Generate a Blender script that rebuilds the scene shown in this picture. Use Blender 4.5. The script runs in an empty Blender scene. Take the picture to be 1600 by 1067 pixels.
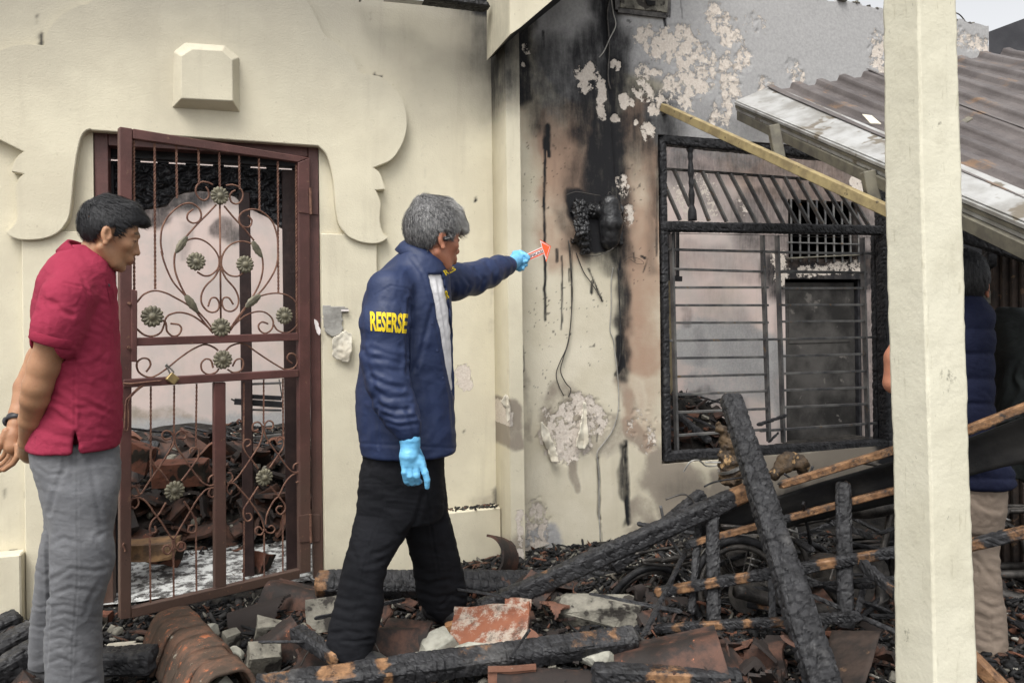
import bpy, bmesh, math, random
import numpy as np
from mathutils import Vector, Matrix

# ------------------------------------------------------------------ camera, sky, sun, exposure
SC = bpy.context.scene
COL = SC.collection
RHO = math.radians(0.7)
F = 1155.0
CAM = np.array([0.0, 0.0, 1.35])
RV = np.array([math.cos(RHO), 0.0, -math.sin(RHO)])
UV = np.array([math.sin(RHO), 0.0, math.cos(RHO)])
FV = np.array([0.0, 1.0, 0.0])
cd = bpy.data.cameras.new("camera"); cam = bpy.data.objects.new("camera", cd); COL.objects.link(cam)
cd.sensor_width = 36.0; cd.lens = F / 1600.0 * 36.0; cd.shift_y = -38.5 / 1600.0
cd.clip_start = 0.05; cd.clip_end = 500.0
cam.matrix_world = Matrix(((RV[0], UV[0], -FV[0], CAM[0]), (RV[1], UV[1], -FV[1], CAM[1]), (RV[2], UV[2], -FV[2], CAM[2]), (0, 0, 0, 1)))
SC.camera = cam

w = bpy.data.worlds.new("World"); SC.world = w; w.use_nodes = True
nt = w.node_tree; nt.nodes.clear()
sky = nt.nodes.new("ShaderNodeTexSky"); sky.sky_type = 'NISHITA'; sky.sun_disc = False
sky.sun_elevation = math.radians(58); sky.sun_rotation = math.radians(200); sky.air_density = 1.0; sky.dust_density = 4.0
hs = nt.nodes.new("ShaderNodeHueSaturation"); hs.inputs['Saturation'].default_value = 0.10; hs.inputs['Value'].default_value = 1.0
bg = nt.nodes.new("ShaderNodeBackground"); bg.inputs['Strength'].default_value = 0.15
wo = nt.nodes.new("ShaderNodeOutputWorld")
nt.links.new(sky.outputs[0], hs.inputs['Color']); nt.links.new(hs.outputs[0], bg.inputs['Color']); nt.links.new(bg.outputs[0], wo.inputs['Surface'])

sl = bpy.data.lights.new("sun", 'SUN'); sl.energy = 1.15; sl.angle = math.radians(28); sl.color = (1.0, 0.965, 0.90)
sun = bpy.data.objects.new("sun", sl); COL.objects.link(sun)
_az, _el = math.radians(200), math.radians(58)      # sky rotation 200: sun behind the camera, a little to the left
sd = Vector((math.sin(_az) * math.cos(_el), math.cos(_az) * math.cos(_el), math.sin(_el)))
sun.rotation_euler = sd.to_track_quat('Z', 'Y').to_euler()
SC.view_settings.view_transform = 'Standard'; SC.view_settings.look = 'None'
SC.view_settings.exposure = 0.74; SC.view_settings.gamma = 1.0
SC.cycles.max_bounces = 6; SC.cycles.diffuse_bounces = 3

# ------------------------------------------------------------------ photograph pixels <-> place
def ray(px, py):
    px = np.asarray(px, float); py = np.asarray(py, float)
    return FV * F + RV * (px[..., None] - 800.0) + UV * (495.0 - py[..., None])
def pt(px, py, Y):                                   # the point at distance Y in front of the camera
    return CAM + ray(px, py) * (np.asarray(Y, float)[..., None] / F)
def proj(P):
    D = np.asarray(P, float) - CAM
    y = np.maximum(D[..., 1], 1e-6)
    return 800.0 + F * (D @ RV) / y, 495.0 - F * (D @ UV) / y
WA = math.radians(19)
WD = np.array([math.cos(WA), math.sin(WA), 0.0])     # along the house front
WN = np.array([math.sin(WA), -math.cos(WA), 0.0])    # out of the house front
ZZ = np.array([0.0, 0.0, 1.0])
O0 = np.array([-1.43, 3.50, 0.0])
def onw(px, py, off=0.0):                            # ray meets the house front (or a plane parallel to it)
    d = ray(px, py); p0 = O0 + WN * off
    t = ((p0 - CAM) @ WN) / (d @ WN)
    return CAM + d * t[..., None]
def sz(px, py, off=0.0):
    P = onw(px, py, off) - O0
    return P @ WD, P[..., 2]
def W(s, z, off=0.0):
    s = np.asarray(s, float); z = np.asarray(z, float)
    return O0 + s[..., None] * WD + z[..., None] * ZZ + np.asarray(off, float)[..., None] * WN

# ------------------------------------------------------------------ noise
_rng = np.random.RandomState(7)
_T = _rng.rand(64, 64, 64).astype(np.float32)
def vn(x, y, z):                                     # value noise, 0..1
    x = np.asarray(x, np.float32); y = np.asarray(y, np.float32); z = np.asarray(z, np.float32)
    xi = np.floor(x).astype(int); yi = np.floor(y).astype(int); zi = np.floor(z).astype(int)
    fx = x - xi; fy = y - yi; fz = z - zi
    fx = fx * fx * (3 - 2 * fx); fy = fy * fy * (3 - 2 * fy); fz = fz * fz * (3 - 2 * fz)
    r = 0
    for a in (0, 1):
        for b in (0, 1):
            for c in (0, 1):
                r = r + _T[(xi + a) & 63, (yi + b) & 63, (zi + c) & 63] * (fx if a else 1 - fx) * (fy if b else 1 - fy) * (fz if c else 1 - fz)
    return r
def fbm(x, y, z=0.0, o=4, g=0.5):
    x = np.asarray(x, float); y = np.asarray(y, float) + 0 * x; z = np.asarray(z, float) + 0 * x
    r = 0; a = 1; t = 0
    for i in range(o):
        r = r + a * vn(x * 2 ** i + 11.3 * i, y * 2 ** i + 5.7 * i, z * 2 ** i + 3.1 * i); t += a; a *= g
    return r / t
def worley(u, v, seed=0, jit=0.8):                   # f2-f1 of jittered cells
    ui = np.floor(u).astype(int); vi = np.floor(v).astype(int)
    d1 = np.full(u.shape, 9.0); d2 = np.full(u.shape, 9.0); cid = np.zeros(u.shape)
    for a in (-1, 0, 1):
        for b in (-1, 0, 1):
            ca = ui + a; cb = vi + b
            rx = _T[ca & 63, cb & 63, (seed) & 63]; ry = _T[ca & 63, cb & 63, (seed + 17) & 63]
            d = np.hypot(ca + 0.5 + jit * (rx - 0.5) - u, cb + 0.5 + jit * (ry - 0.5) - v)
            n = d < d1
            d2 = np.where(n, d1, np.minimum(d2, d)); cid = np.where(n, rx, cid); d1 = np.where(n, d, d1)
    return d2 - d1, cid
def sstep(a, b, x):
    t = np.clip((x - a) / (b - a), 0, 1); return t * t * (3 - 2 * t)
def seg_dist(px, py, a, b):
    ax, ay = a; bx, by = b; dx, dy = bx - ax, by - ay
    t = np.clip(((px - ax) * dx + (py - ay) * dy) / max(dx * dx + dy * dy, 1e-9), 0, 1)
    return np.hypot(px - ax - t * dx, py - ay - t * dy), t
def poly_dist(px, py, pts):
    d = np.full(np.shape(px), 1e9)
    for a, b in zip(pts[:-1], pts[1:]): d = np.minimum(d, seg_dist(px, py, a, b)[0])
    return d
def in_poly(px, py, pts):
    r = np.zeros(np.shape(px), bool); n = len(pts)
    for i in range(n):
        x1, y1 = pts[i]; x2, y2 = pts[(i + 1) % n]
        c = ((y1 > py) != (y2 > py)) & (px < (x2 - x1) * (py - y1) / ((y2 - y1) if y2 != y1 else 1e-9) + x1)
        r ^= c
    return r
def poly_sd(px, py, pts):                            # signed distance, negative inside
    d = poly_dist(px, py, list(pts) + [pts[0]]); return np.where(in_poly(px, py, pts), -d, d)

# ------------------------------------------------------------------ mesh helpers
def raw(name, V, FC, smooth=False):
    me = bpy.data.meshes.new(name)
    V = np.asarray(V, np.float32)
    if isinstance(FC, np.ndarray):
        k = FC.shape[1]
        me.vertices.add(len(V)); me.vertices.foreach_set("co", V.ravel())
        me.loops.add(FC.size); me.loops.foreach_set("vertex_index", FC.astype(np.int32).ravel())
        me.polygons.add(len(FC)); me.polygons.foreach_set("loop_start", (np.arange(len(FC)) * k).astype(np.int32))
        me.update(calc_edges=True); me.validate()
    else:
        me.from_pydata([tuple(map(float, v)) for v in V], [], FC); me.update()
    if smooth: me.polygons.foreach_set("use_smooth", np.ones(len(me.polygons), bool))
    return me
def setattr_f(me, name, arr):
    a = me.attributes.new(name, 'FLOAT', 'POINT'); a.data.foreach_set("value", np.asarray(arr, np.float32).ravel())
def link(name, me, m=None, parent=None, label=None, cat=None, group=None, kind=None):
    o = bpy.data.objects.new(name, me); COL.objects.link(o)
    if m is not None and me is not None and not me.materials: me.materials.append(m)
    if parent is not None: o.parent = parent
    if label: o['label'] = label
    if cat: o['category'] = cat
    if group: o['group'] = group
    if kind: o['kind'] = kind
    return o
def thing(name, label, cat, group=None, loc=None):
    o = bpy.data.objects.new(name, None); COL.objects.link(o); o.empty_display_size = 0.05
    o['label'] = label; o['category'] = cat
    if group: o['group'] = group
    if loc is not None: o.location = Vector([float(c) for c in loc])
    return o
def localize(root):                                  # children are built in world coordinates: keep them there
    bpy.context.view_layer.update()
    inv = root.matrix_world.inverted()
    for c in root.children: c.matrix_parent_inverse = inv
class MB:                                            # collects simple solids for ONE mesh
    def __init__(s): s.v = []; s.f = []
    def add(s, V, FC):
        b = sum(len(x) for x in s.v); s.v.append(np.asarray(V, float)); s.f += [tuple(b + i for i in f) for f in FC]; return s
    def prism(s, A, B):                              # two matching rings (n,3), both capped
        n = len(A); V = np.vstack([A, B])
        FC = [tuple(range(n - 1, -1, -1)), tuple(range(n, 2 * n))] + [(i, (i + 1) % n, n + (i + 1) % n, n + i) for i in range(n)]
        return s.add(V, FC)
    def bar(s, a, b, w, h, up=(0, 0, 1), roll=0.0):
        a = np.asarray(a, float); b = np.asarray(b, float); d = b - a; d = d / np.linalg.norm(d)
        up = np.asarray(up, float); x = np.cross(d, up)
        if np.linalg.norm(x) < 1e-4: x = np.cross(d, np.array([0, 1.0, 0]))
        x /= np.linalg.norm(x); y = np.cross(x, d)
        if roll: x, y = x * math.cos(roll) + y * math.sin(roll), y * math.cos(roll) - x * math.sin(roll)
        c = [(-1, -1), (1, -1), (1, 1), (-1, 1)]
        A = np.array([a + x * i * w / 2 + y * j * h / 2 for i, j in c]); B = np.array([b + x * i * w / 2 + y * j * h / 2 for i, j in c])
        return s.prism(A, B)
    def tube(s, P, r, n=8, twist=0.0, cap=True):
        P = np.asarray(P, float); m = len(P); r = np.broadcast_to(np.asarray(r, float), (m,))
        T = np.gradient(P, axis=0); T /= np.maximum(np.linalg.norm(T, axis=1), 1e-9)[:, None]
        x = np.cross(T[0], [0.31, -0.9, 0.21]); x /= np.linalg.norm(x); V = []
        for i in range(m):
            x = x - T[i] * (x @ T[i]); x /= max(np.linalg.norm(x), 1e-9); y = np.cross(T[i], x)
            for k in range(n):
                a = 2 * math.pi * k / n + twist * i
                V.append(P[i] + (x * math.cos(a) + y * math.sin(a)) * r[i])
        FC = [(i * n + k, i * n + (k + 1) % n, (i + 1) * n + (k + 1) % n, (i + 1) * n + k) for i in range(m - 1) for k in range(n)]
        if cap: FC += [tuple(range(n - 1, -1, -1)), tuple((m - 1) * n + k for k in range(n))]
        return s.add(V, FC)
    def mesh(s, name, smooth=False, bevel=0.0, segs=1):
        me = raw(name, np.vstack(s.v), s.f, smooth)
        bm = bmesh.new(); bm.from_mesh(me)
        bmesh.ops.recalc_face_normals(bm, faces=bm.faces)
        if bevel:
            es = [e for e in bm.edges if len(e.link_faces) == 2 and e.calc_face_angle() > 0.6]
            bmesh.ops.bevel(bm, geom=es, offset=bevel, segments=segs, affect='EDGES', clamp_overlap=True)
        if smooth:
            for f in bm.faces: f.smooth = True
        bm.to_mesh(me); bm.free(); return me
def build(name, mb, m, parent=None, smooth=False, bevel=0.0, segs=1, **kw):
    return link(name, mb.mesh(name, smooth, bevel, segs), m, parent, **kw)
def spline(pts, n=8, closed=False):                  # Catmull-Rom through any-dimension points
    P = np.asarray(pts, float); m = len(P)
    if m < 3: return np.array([P[0] + (P[-1] - P[0]) * t for t in np.linspace(0, 1, n + 1)])
    out = []
    for i in range(m - 1):
        p0 = P[max(i - 1, 0)]; p1 = P[i]; p2 = P[i + 1]; p3 = P[min(i + 2, m - 1)]
        for t in np.arange(n) / n:
            out.append(0.5 * (2 * p1 + (p2 - p0) * t + (2 * p0 - 5 * p1 + 4 * p2 - p3) * t * t + (3 * p1 - p0 - 3 * p2 + p3) * t ** 3))
    out.append(P[-1]); return np.array(out)

# ------------------------------------------------------------------ implicit surfaces (people, cloth, gloves)
class Field:
    def __init__(s, lo, hi, h):
        s.h = h; s.lo = np.array(lo, float) - 3 * h
        s.n = (np.ceil((np.array(hi) + 3 * h - s.lo) / h)).astype(int) + 1
        ax = [s.lo[i] + h * np.arange(s.n[i]) for i in range(3)]
        s.X, s.Y, s.Z = np.meshgrid(*ax, indexing='ij', sparse=True)
        s.ax = ax; s.d = np.full(tuple(s.n), 1.0, np.float32)
    def win(s, lo, hi):
        i0 = np.clip(np.floor((np.array(lo) - s.lo) / s.h).astype(int), 0, s.n); i1 = np.clip(np.ceil((np.array(hi) - s.lo) / s.h).astype(int) + 1, 0, s.n)
        sl = tuple(slice(a, max(b, a)) for a, b in zip(i0, i1))
        g = np.meshgrid(s.ax[0][sl[0]], s.ax[1][sl[1]], s.ax[2][sl[2]], indexing='ij', sparse=True)
        return sl, g
    def put(s, sl, v, k=0.0, op='u'):
        d = s.d[sl]; v = v.astype(np.float32)
        if op == 'u':
            if k > 0:
                h = np.clip(0.5 + 0.5 * (d - v) / k, 0, 1); r = d + (v - d) * h - k * h * (1 - h)
            else: r = np.minimum(d, v)
        elif op == 's':                              # subtract v
            if k > 0:
                h = np.clip(0.5 - 0.5 * (d + v) / k, 0, 1); r = d + (-v - d) * h + k * h * (1 - h)
            else: r = np.maximum(d, -v)
        else: r = np.maximum(d, v)
        s.d[sl] = r
    def cap(s, a, b, ra, rb=None, k=0.0, op='u'):
        a = np.asarray(a, float); b = np.asarray(b, float); rb = ra if rb is None else rb; m = max(ra, rb) + 2 * k + 3 * s.h
        sl, (X, Y, Z) = s.win(np.minimum(a, b) - m, np.maximum(a, b) + m)
        if 0 in s.d[sl].shape: return
        e = b - a; L = max(e @ e, 1e-12)
        t = np.clip(((X - a[0]) * e[0] + (Y - a[1]) * e[1] + (Z - a[2]) * e[2]) / L, 0, 1)
        v = np.sqrt((X - a[0] - t * e[0]) ** 2 + (Y - a[1] - t * e[1]) ** 2 + (Z - a[2] - t * e[2]) ** 2) - (ra + (rb - ra) * t)
        s.put(sl, v, k, op)
    def chain(s, pts, k=0.0, op='u'):                # (point, radius) list
        for (a, ra), (b, rb) in zip(pts[:-1], pts[1:]): s.cap(a, b, ra, rb, k, op)
    def ell(s, c, r, M=None, k=0.0, op='u'):
        c = np.asarray(c, float); r = np.asarray(r, float); m = r.max() + 2 * k + 3 * s.h
        sl, (X, Y, Z) = s.win(c - m, c + m)
        if 0 in s.d[sl].shape: return
        x, y, z = X - c[0], Y - c[1], Z - c[2]
        if M is not None: x, y, z = (M[0][0] * x + M[1][0] * y + M[2][0] * z, M[0][1] * x + M[1][1] * y + M[2][1] * z, M[0][2] * x + M[1][2] * y + M[2][2] * z)
        q = np.sqrt((x / r[0]) ** 2 + (y / r[1]) ** 2 + (z / r[2]) ** 2)
        q2 = np.sqrt((x / r[0] ** 2) ** 2 + (y / r[1] ** 2) ** 2 + (z / r[2] ** 2) ** 2)
        s.put(sl, q * (q - 1) / np.maximum(q2, 1e-6), k, op)
    def loft(s, rows, k=0.0, op='u', e=2.3):         # rows of (z, cx, cy, rx, ry), any order; horizontal slices turned towards the viewer
        R = np.array(sorted(rows)); m = 2 * k + 3 * s.h + .04; al = math.atan2(R[:, 1].mean(), R[:, 2].mean()); ca, sa = math.cos(al), math.sin(al); R[:, 3] *= ca
        lo = [(R[:, 1] - R[:, 3] - .09).min() - m, (R[:, 2] - R[:, 4]).min() - m - .05, R[0, 0] - m]; hi = [(R[:, 1] + R[:, 3]).max() + m + .09, (R[:, 2] + R[:, 4]).max() + m + .05, R[-1, 0] + m]
        sl, (X, Y, Z) = s.win(lo, hi)
        if 0 in s.d[sl].shape: return
        zz = np.clip(Z, R[0, 0], R[-1, 0]); C = []
        fine = np.linspace(R[0, 0], R[-1, 0], 200)
        for j in (1, 2, 3, 4):
            f = np.interp(fine, R[:, 0], R[:, j]); kk = np.hanning(15); kk /= kk.sum(); f = np.convolve(np.pad(f, 7, mode='edge'), kk, 'valid')
            C.append(np.interp(zz, fine, f))
        cx, cy, rx, ry = C
        uu = (X - cx) * ca - (Y - cy) * sa; vv = (X - cx) * sa + (Y - cy) * ca; q = (np.abs(uu / rx) ** e + np.abs(vv / ry) ** e) ** (1 / e)
        v = (q - 1) * np.minimum(rx, ry) * 0.9
        v = np.where((Z < R[0, 0]) | (Z > R[-1, 0]), np.sqrt(np.maximum(v, 0) ** 2 + (Z - zz) ** 2), v)
        v = np.maximum(v, np.maximum(R[0, 0] - Z, Z - R[-1, 0]))
        s.put(sl, v, k, op)
    def plane(s, p, n, k=0.0):                       # keep what lies behind the plane (n points to the removed side)
        n = np.asarray(n, float); n = n / np.linalg.norm(n); p = np.asarray(p, float)
        v = (s.X - p[0]) * n[0] + (s.Y - p[1]) * n[1] + (s.Z - p[2]) * n[2]
        s.put((slice(None),) * 3, v + 0 * s.d, k, 'i')
    def net(s):                                      # naive surface nets
        d = s.d; ins = d < 0; n0, n1, n2 = d.shape
        c = [ins[i:n0 - 1 + i, j:n1 - 1 + j, k:n2 - 1 + k] for i in (0, 1) for j in (0, 1) for k in (0, 1)]
        sm = sum(x.astype(np.int8) for x in c); act = (sm > 0) & (sm < 8)
        I = np.argwhere(act); idx = np.full(act.shape, -1, np.int64); idx[act] = np.arange(len(I))
        acc = np.zeros((len(I), 3)); cnt = np.zeros(len(I))
        offs = [(i, j, k) for i in (0, 1) for j in (0, 1) for k in (0, 1)]
        val = {o: d[I[:, 0] + o[0], I[:, 1] + o[1], I[:, 2] + o[2]] for o in offs}
        for a in offs:
            for ax in range(3):
                if a[ax] == 0:
                    b = list(a); b[ax] = 1; b = tuple(b); va, vb = val[a], val[b]; x = (va < 0) != (vb < 0)
                    t = np.where(x, va / np.where(x, va - vb, 1), 0); p = np.tile(np.array(a, float), (len(I), 1)); p[:, ax] += t
                    acc += p * x[:, None]; cnt += x
        V = s.lo + s.h * (I + acc / np.maximum(cnt, 1)[:, None]); Q = []
        for ax in range(3):
            o1, o2 = (ax + 1) % 3, (ax + 2) % 3
            A = [slice(1, -1)] * 3; A[ax] = slice(0, -1); B = [slice(1, -1)] * 3; B[ax] = slice(1, None)
            a, b = ins[tuple(A)], ins[tuple(B)]
            for flip, msk in ((False, a & ~b), (True, b & ~a)):
                J = np.argwhere(msk)
                if not len(J): continue
                J = J + 1; J[:, ax] -= 1
                def g(e1, e2):
                    K = J.copy(); K[:, o1] -= e1; K[:, o2] -= e2; return idx[K[:, 0], K[:, 1], K[:, 2]]
                q = np.stack([g(1, 1), g(0, 1), g(0, 0), g(1, 0)], 1)
                Q.append(q[:, ::-1] if flip else q)
        Q = np.vstack(Q); Q = Q[(Q >= 0).all(1)]
        return V, Q
def vnormals(V, Q):
    n = np.cross(V[Q[:, 2]] - V[Q[:, 0]], V[Q[:, 3]] - V[Q[:, 1]]); N = np.zeros_like(V)
    for k in range(4): np.add.at(N, Q[:, k], n)
    return N / np.maximum(np.linalg.norm(N, axis=1), 1e-12)[:, None]
def relax(V, Q, it=2, a=0.5):
    for _ in range(it):
        S = np.zeros_like(V); c = np.zeros(len(V))
        for k in range(4):
            i, j = Q[:, k], Q[:, (k + 1) % 4]
            np.add.at(S, i, V[j]); np.add.at(S, j, V[i]); np.add.at(c, i, 1); np.add.at(c, j, 1)
        V = V + a * (S / np.maximum(c, 1)[:, None] - V)
    return V
# ------------------------------------------------------------------ materials
def srgb(h):
    h = h.lstrip('#'); c = [int(h[i:i + 2], 16) / 255 for i in (0, 2, 4)]
    return tuple((x / 12.92 if x <= 0.04045 else ((x + 0.055) / 1.055) ** 2.4) for x in c) + (1,)
class NT:
    def __init__(s, name, rough=0.7, spec=0.4, metal=0.0):
        s.m = bpy.data.materials.new(name); s.m.use_nodes = True; s.t = s.m.node_tree; s.p = s.t.nodes['Principled BSDF']
        s.p.inputs['Roughness'].default_value = rough; s.p.inputs['Specular IOR Level'].default_value = spec; s.p.inputs['Metallic'].default_value = metal
        s.g = s.t.nodes.new('ShaderNodeNewGeometry'); s.tc = s.t.nodes.new('ShaderNodeTexCoord')
    def L(s, a, b): s.t.links.new(a, b)
    def val(s, x, sock):
        if hasattr(x, 'links'): s.L(x, sock)
        else: sock.default_value = x
    def coord(s, kind='Object', scale=(1, 1, 1), rot=(0, 0, 0)):
        mp = s.t.nodes.new('ShaderNodeMapping'); mp.inputs['Scale'].default_value = scale; mp.inputs['Rotation'].default_value = rot
        s.L(s.g.outputs['Position'] if kind == 'World' else s.tc.outputs[kind], mp.inputs['Vector']); return mp.outputs[0]
    def noise(s, scale, detail=4, rough=0.55, vec=None, dist=0.0):
        n = s.t.nodes.new('ShaderNodeTexNoise'); n.inputs['Scale'].default_value = scale; n.inputs['Detail'].default_value = detail
        n.inputs['Roughness'].default_value = rough; n.inputs['Distortion'].default_value = dist
        s.L(vec if vec is not None else s.coord(), n.inputs['Vector']); return n.outputs[0]
    def voro(s, scale, feat='F1', vec=None, rnd=1.0):
        n = s.t.nodes.new('ShaderNodeTexVoronoi'); n.feature = feat; n.inputs['Scale'].default_value = scale; n.inputs['Randomness'].default_value = rnd
        s.L(vec if vec is not None else s.coord(), n.inputs['Vector']); return n.outputs[0]
    def ramp(s, f, a, b, c0=0.0, c1=1.0):
        n = s.t.nodes.new('ShaderNodeMapRange'); n.interpolation_type = 'SMOOTHSTEP'
        s.L(f, n.inputs[0]); n.inputs[1].default_value = a; n.inputs[2].default_value = b; n.inputs[3].default_value = c0; n.inputs[4].default_value = c1; return n.outputs[0]
    def math(s, op, a, b=0.0, c=0.0):
        n = s.t.nodes.new('ShaderNodeMath'); n.operation = op; s.val(a, n.inputs[0]); s.val(b, n.inputs[1]); s.val(c, n.inputs[2]); return n.outputs[0]
    def mix(s, f, a, b, mode='MIX'):
        n = s.t.nodes.new('ShaderNodeMix'); n.data_type = 'RGBA'; n.blend_type = mode; s.val(f, n.inputs[0]); s.val(a, n.inputs[6]); s.val(b, n.inputs[7]); return n.outputs[2]
    def attr(s, name):
        n = s.t.nodes.new('ShaderNodeAttribute'); n.attribute_name = name; return n.outputs['Fac']
    def rand(s):
        n = s.t.nodes.new('ShaderNodeObjectInfo'); return n.outputs['Random']
    def island(s): return s.g.outputs['Random Per Island']
    def bump(s, h, dist=0.002, strength=1.0):
        n = s.t.nodes.new('ShaderNodeBump'); n.inputs['Distance'].default_value = dist; n.inputs['Strength'].default_value = strength
        s.L(h, n.inputs['Height'])
        if s.p.inputs['Normal'].links: s.L(s.p.inputs['Normal'].links[0].from_socket, n.inputs['Normal'])
        s.L(n.outputs[0], s.p.inputs['Normal'])
    def sep(s, vec):
        n = s.t.nodes.new('ShaderNodeSeparateXYZ'); s.L(vec, n.inputs[0]); return n.outputs
    def color(s, c): s.val(c, s.p.inputs['Base Color'])
    def rough(s, r): s.val(r, s.p.inputs['Roughness'])
M = {}
def lin(r, g, b): return (r, g, b, 1)
def simple(name, c1, c2, rough=0.7, scale=8, bump=0.0015, bscale=60, spec=0.35, metal=0.0, kind='Object', speck=None):
    n = NT(name, rough, spec, metal); v = n.coord(kind)
    c = n.mix(n.ramp(n.noise(scale, 5, 0.6, v), 0.35, 0.68), c1, c2)
    if speck: c = n.mix(n.ramp(n.noise(speck[0], 3, 0.6, v), speck[1], speck[1] + 0.06), c, speck[2])
    n.color(c); n.bump(n.noise(bscale, 4, 0.6, v), bump); M[name] = n.m; return n
# --- plastered wall: soot / heat / peel / stain come from attributes laid on the mesh, edges broken up by noise
def wall_mat(name, base, base2, soot_top=None, bmp=0.0015):
    n = NT(name, 0.85, 0.25); v = n.coord('World')
    c = n.mix(n.ramp(n.noise(3.0, 5, 0.6, v), 0.35, 0.65), base, base2)
    c = n.mix(n.ramp(n.noise(45, 4, 0.7, v), 0.64, 0.72, 0, 0.35), c, lin(0.30, 0.26, 0.19))          # dirt specks
    c = n.mix(n.ramp(n.noise(1.6, 6, 0.7, v), 0.5, 0.72, 0, 0.30), c, lin(0.46, 0.41, 0.31)); c = n.mix(n.ramp(n.noise(9, 6, 0.8, v), 0.66, 0.72, 0, 0.35), c, lin(0.36, 0.32, 0.25))
    st = n.noise(1.0, 4, 0.6, n.coord('World', (14, 14, 1.2)))
    c = n.mix(n.ramp(st, 0.55, 0.75, 0, 0.16), c, lin(0.34, 0.30, 0.23))                                 # faint runs
    fine = n.noise(26, 6, 0.72, v); mid = n.noise(7, 5, 0.65, v)
    a = n.attr('stain'); c = n.mix(n.ramp(n.math('ADD', a, n.math('MULTIPLY', n.math('SUBTRACT', mid, 0.5), 0.9)), 0.25, 0.75), c, lin(0.30, 0.26, 0.21))
    a = n.attr('scorch'); c = n.mix(n.ramp(n.math('ADD', a, n.math('MULTIPLY', n.math('SUBTRACT', mid, 0.5), 0.5)), 0.1, 0.9), c, lin(0.40, 0.275, 0.20))
    if soot_top:
        z = n.sep(v)[2]; zz = n.math('ADD', z, n.math('MULTIPLY', n.math('SUBTRACT', n.noise(1.3, 4, 0.5, v), 0.5), 0.9))
        c = n.mix(n.ramp(zz, soot_top[0], soot_top[1], 0, soot_top[2]), c, lin(0.150, 0.142, 0.135))
    a = n.attr('gray'); gc = n.mix(n.ramp(n.noise(60, 4, 0.7, v), 0.3, 0.7), lin(0.34, 0.335, 0.335), lin(0.42, 0.415, 0.41))
    c = n.mix(n.ramp(n.math('ADD', a, n.math('MULTIPLY', n.math('SUBTRACT', fine, 0.5), 0.7)), 0.2, 0.8), c, gc)
    a = n.attr('soot'); sn = n.math('ADD', n.math('MULTIPLY', n.noise(9, 8, 0.72, v), 0.55), n.math('MULTIPLY', n.noise(1.0, 6, 0.7, n.coord('World', (42, 42, 7))), 0.45)); s_ = n.math('ADD', a, n.math('MULTIPLY', n.math('SUBTRACT', sn, 0.5), n.math('MULTIPLY', n.math('MINIMUM', a, 0.8), 1.5)))
    c = n.mix(n.ramp(s_, 0.0, 1.0), c, lin(0.016, 0.016, 0.018))
    a = n.attr('peel'); fine2 = n.noise(75, 6, 0.8, v); p_ = n.math('ADD', n.math('ADD', a, n.math('MULTIPLY', n.math('SUBTRACT', fine, 0.5), 2.2)), n.math('MULTIPLY', n.math('SUBTRACT', fine2, 0.5), n.math('MULTIPLY', a, 1.6)))
    pm = n.ramp(p_, 0.56, 0.66)
    pc = n.mix(n.ramp(n.noise(90, 3, 0.6, v), 0.3, 0.7), lin(0.56, 0.49, 0.425), lin(0.68, 0.62, 0.55))
    pc = n.mix(n.math('MULTIPLY', n.ramp(n.attr('soot'), 0.7, 1.3), 0.45), pc, lin(0.10, 0.09, 0.085))
    c = n.mix(pm, c, pc)
    n.color(c)
    n.bump(n.noise(3.5, 4, 0.5, n.coord('World', (1, 1, 2))), 0.003); n.bump(n.noise(120, 4, 0.7, v), bmp); n.bump(n.math('SUBTRACT', 1.0, pm), 0.002)
    M[name] = n.m; return n
CREAM, CREAM2 = lin(0.68, 0.63, 0.485), lin(0.61, 0.56, 0.43)
wall_mat('cream_wall', CREAM, CREAM2, (1.95, 3.1, 0.66))
wall_mat('cream_beam', CREAM, CREAM2)
wall_mat('burnt_wall', lin(0.66, 0.61, 0.49), lin(0.58, 0.53, 0.41))
wall_mat('room_wall', lin(0.63, 0.515, 0.475), lin(0.53, 0.465, 0.435))
n = simple('pillar_paint', lin(0.69, 0.66, 0.53), lin(0.61, 0.58, 0.455), 0.7, 3, 0.001, 90, kind='World')
n.color(n.mix(n.ramp(n.noise(1.0, 6, 0.7, n.coord('World', (60, 60, 9))), 0.58, 0.74, 0, 0.6), n.p.inputs['Base Color'].links[0].from_socket, lin(0.36, 0.33, 0.23)))
n.color(n.mix(n.ramp(n.noise(14, 6, 0.75, n.coord('World', (1, 1, 0.7))), 0.63, 0.70, 0, 0.7), n.p.inputs['Base Color'].links[0].from_socket, lin(0.17, 0.16, 0.12)))
n.color(n.mix(n.ramp(n.noise(3.2, 6, 0.72, n.coord('World', (1, 1, .6))), 0.50, 0.72, 0, 0.45), n.p.inputs['Base Color'].links[0].from_socket, lin(0.40, 0.37, 0.27)))
n.color(n.mix(n.ramp(n.noise(24, 6, 0.8, n.coord('World', (1, 1, .35))), 0.66, 0.71, 0, 0.8), n.p.inputs['Base Color'].links[0].from_socket, lin(0.12, 0.11, 0.09)))
n.bump(n.noise(6, 3, 0.5, n.coord('World')), 0.004); n.bump(n.noise(24, 5, 0.7, n.coord('World')), 0.0012)
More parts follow.
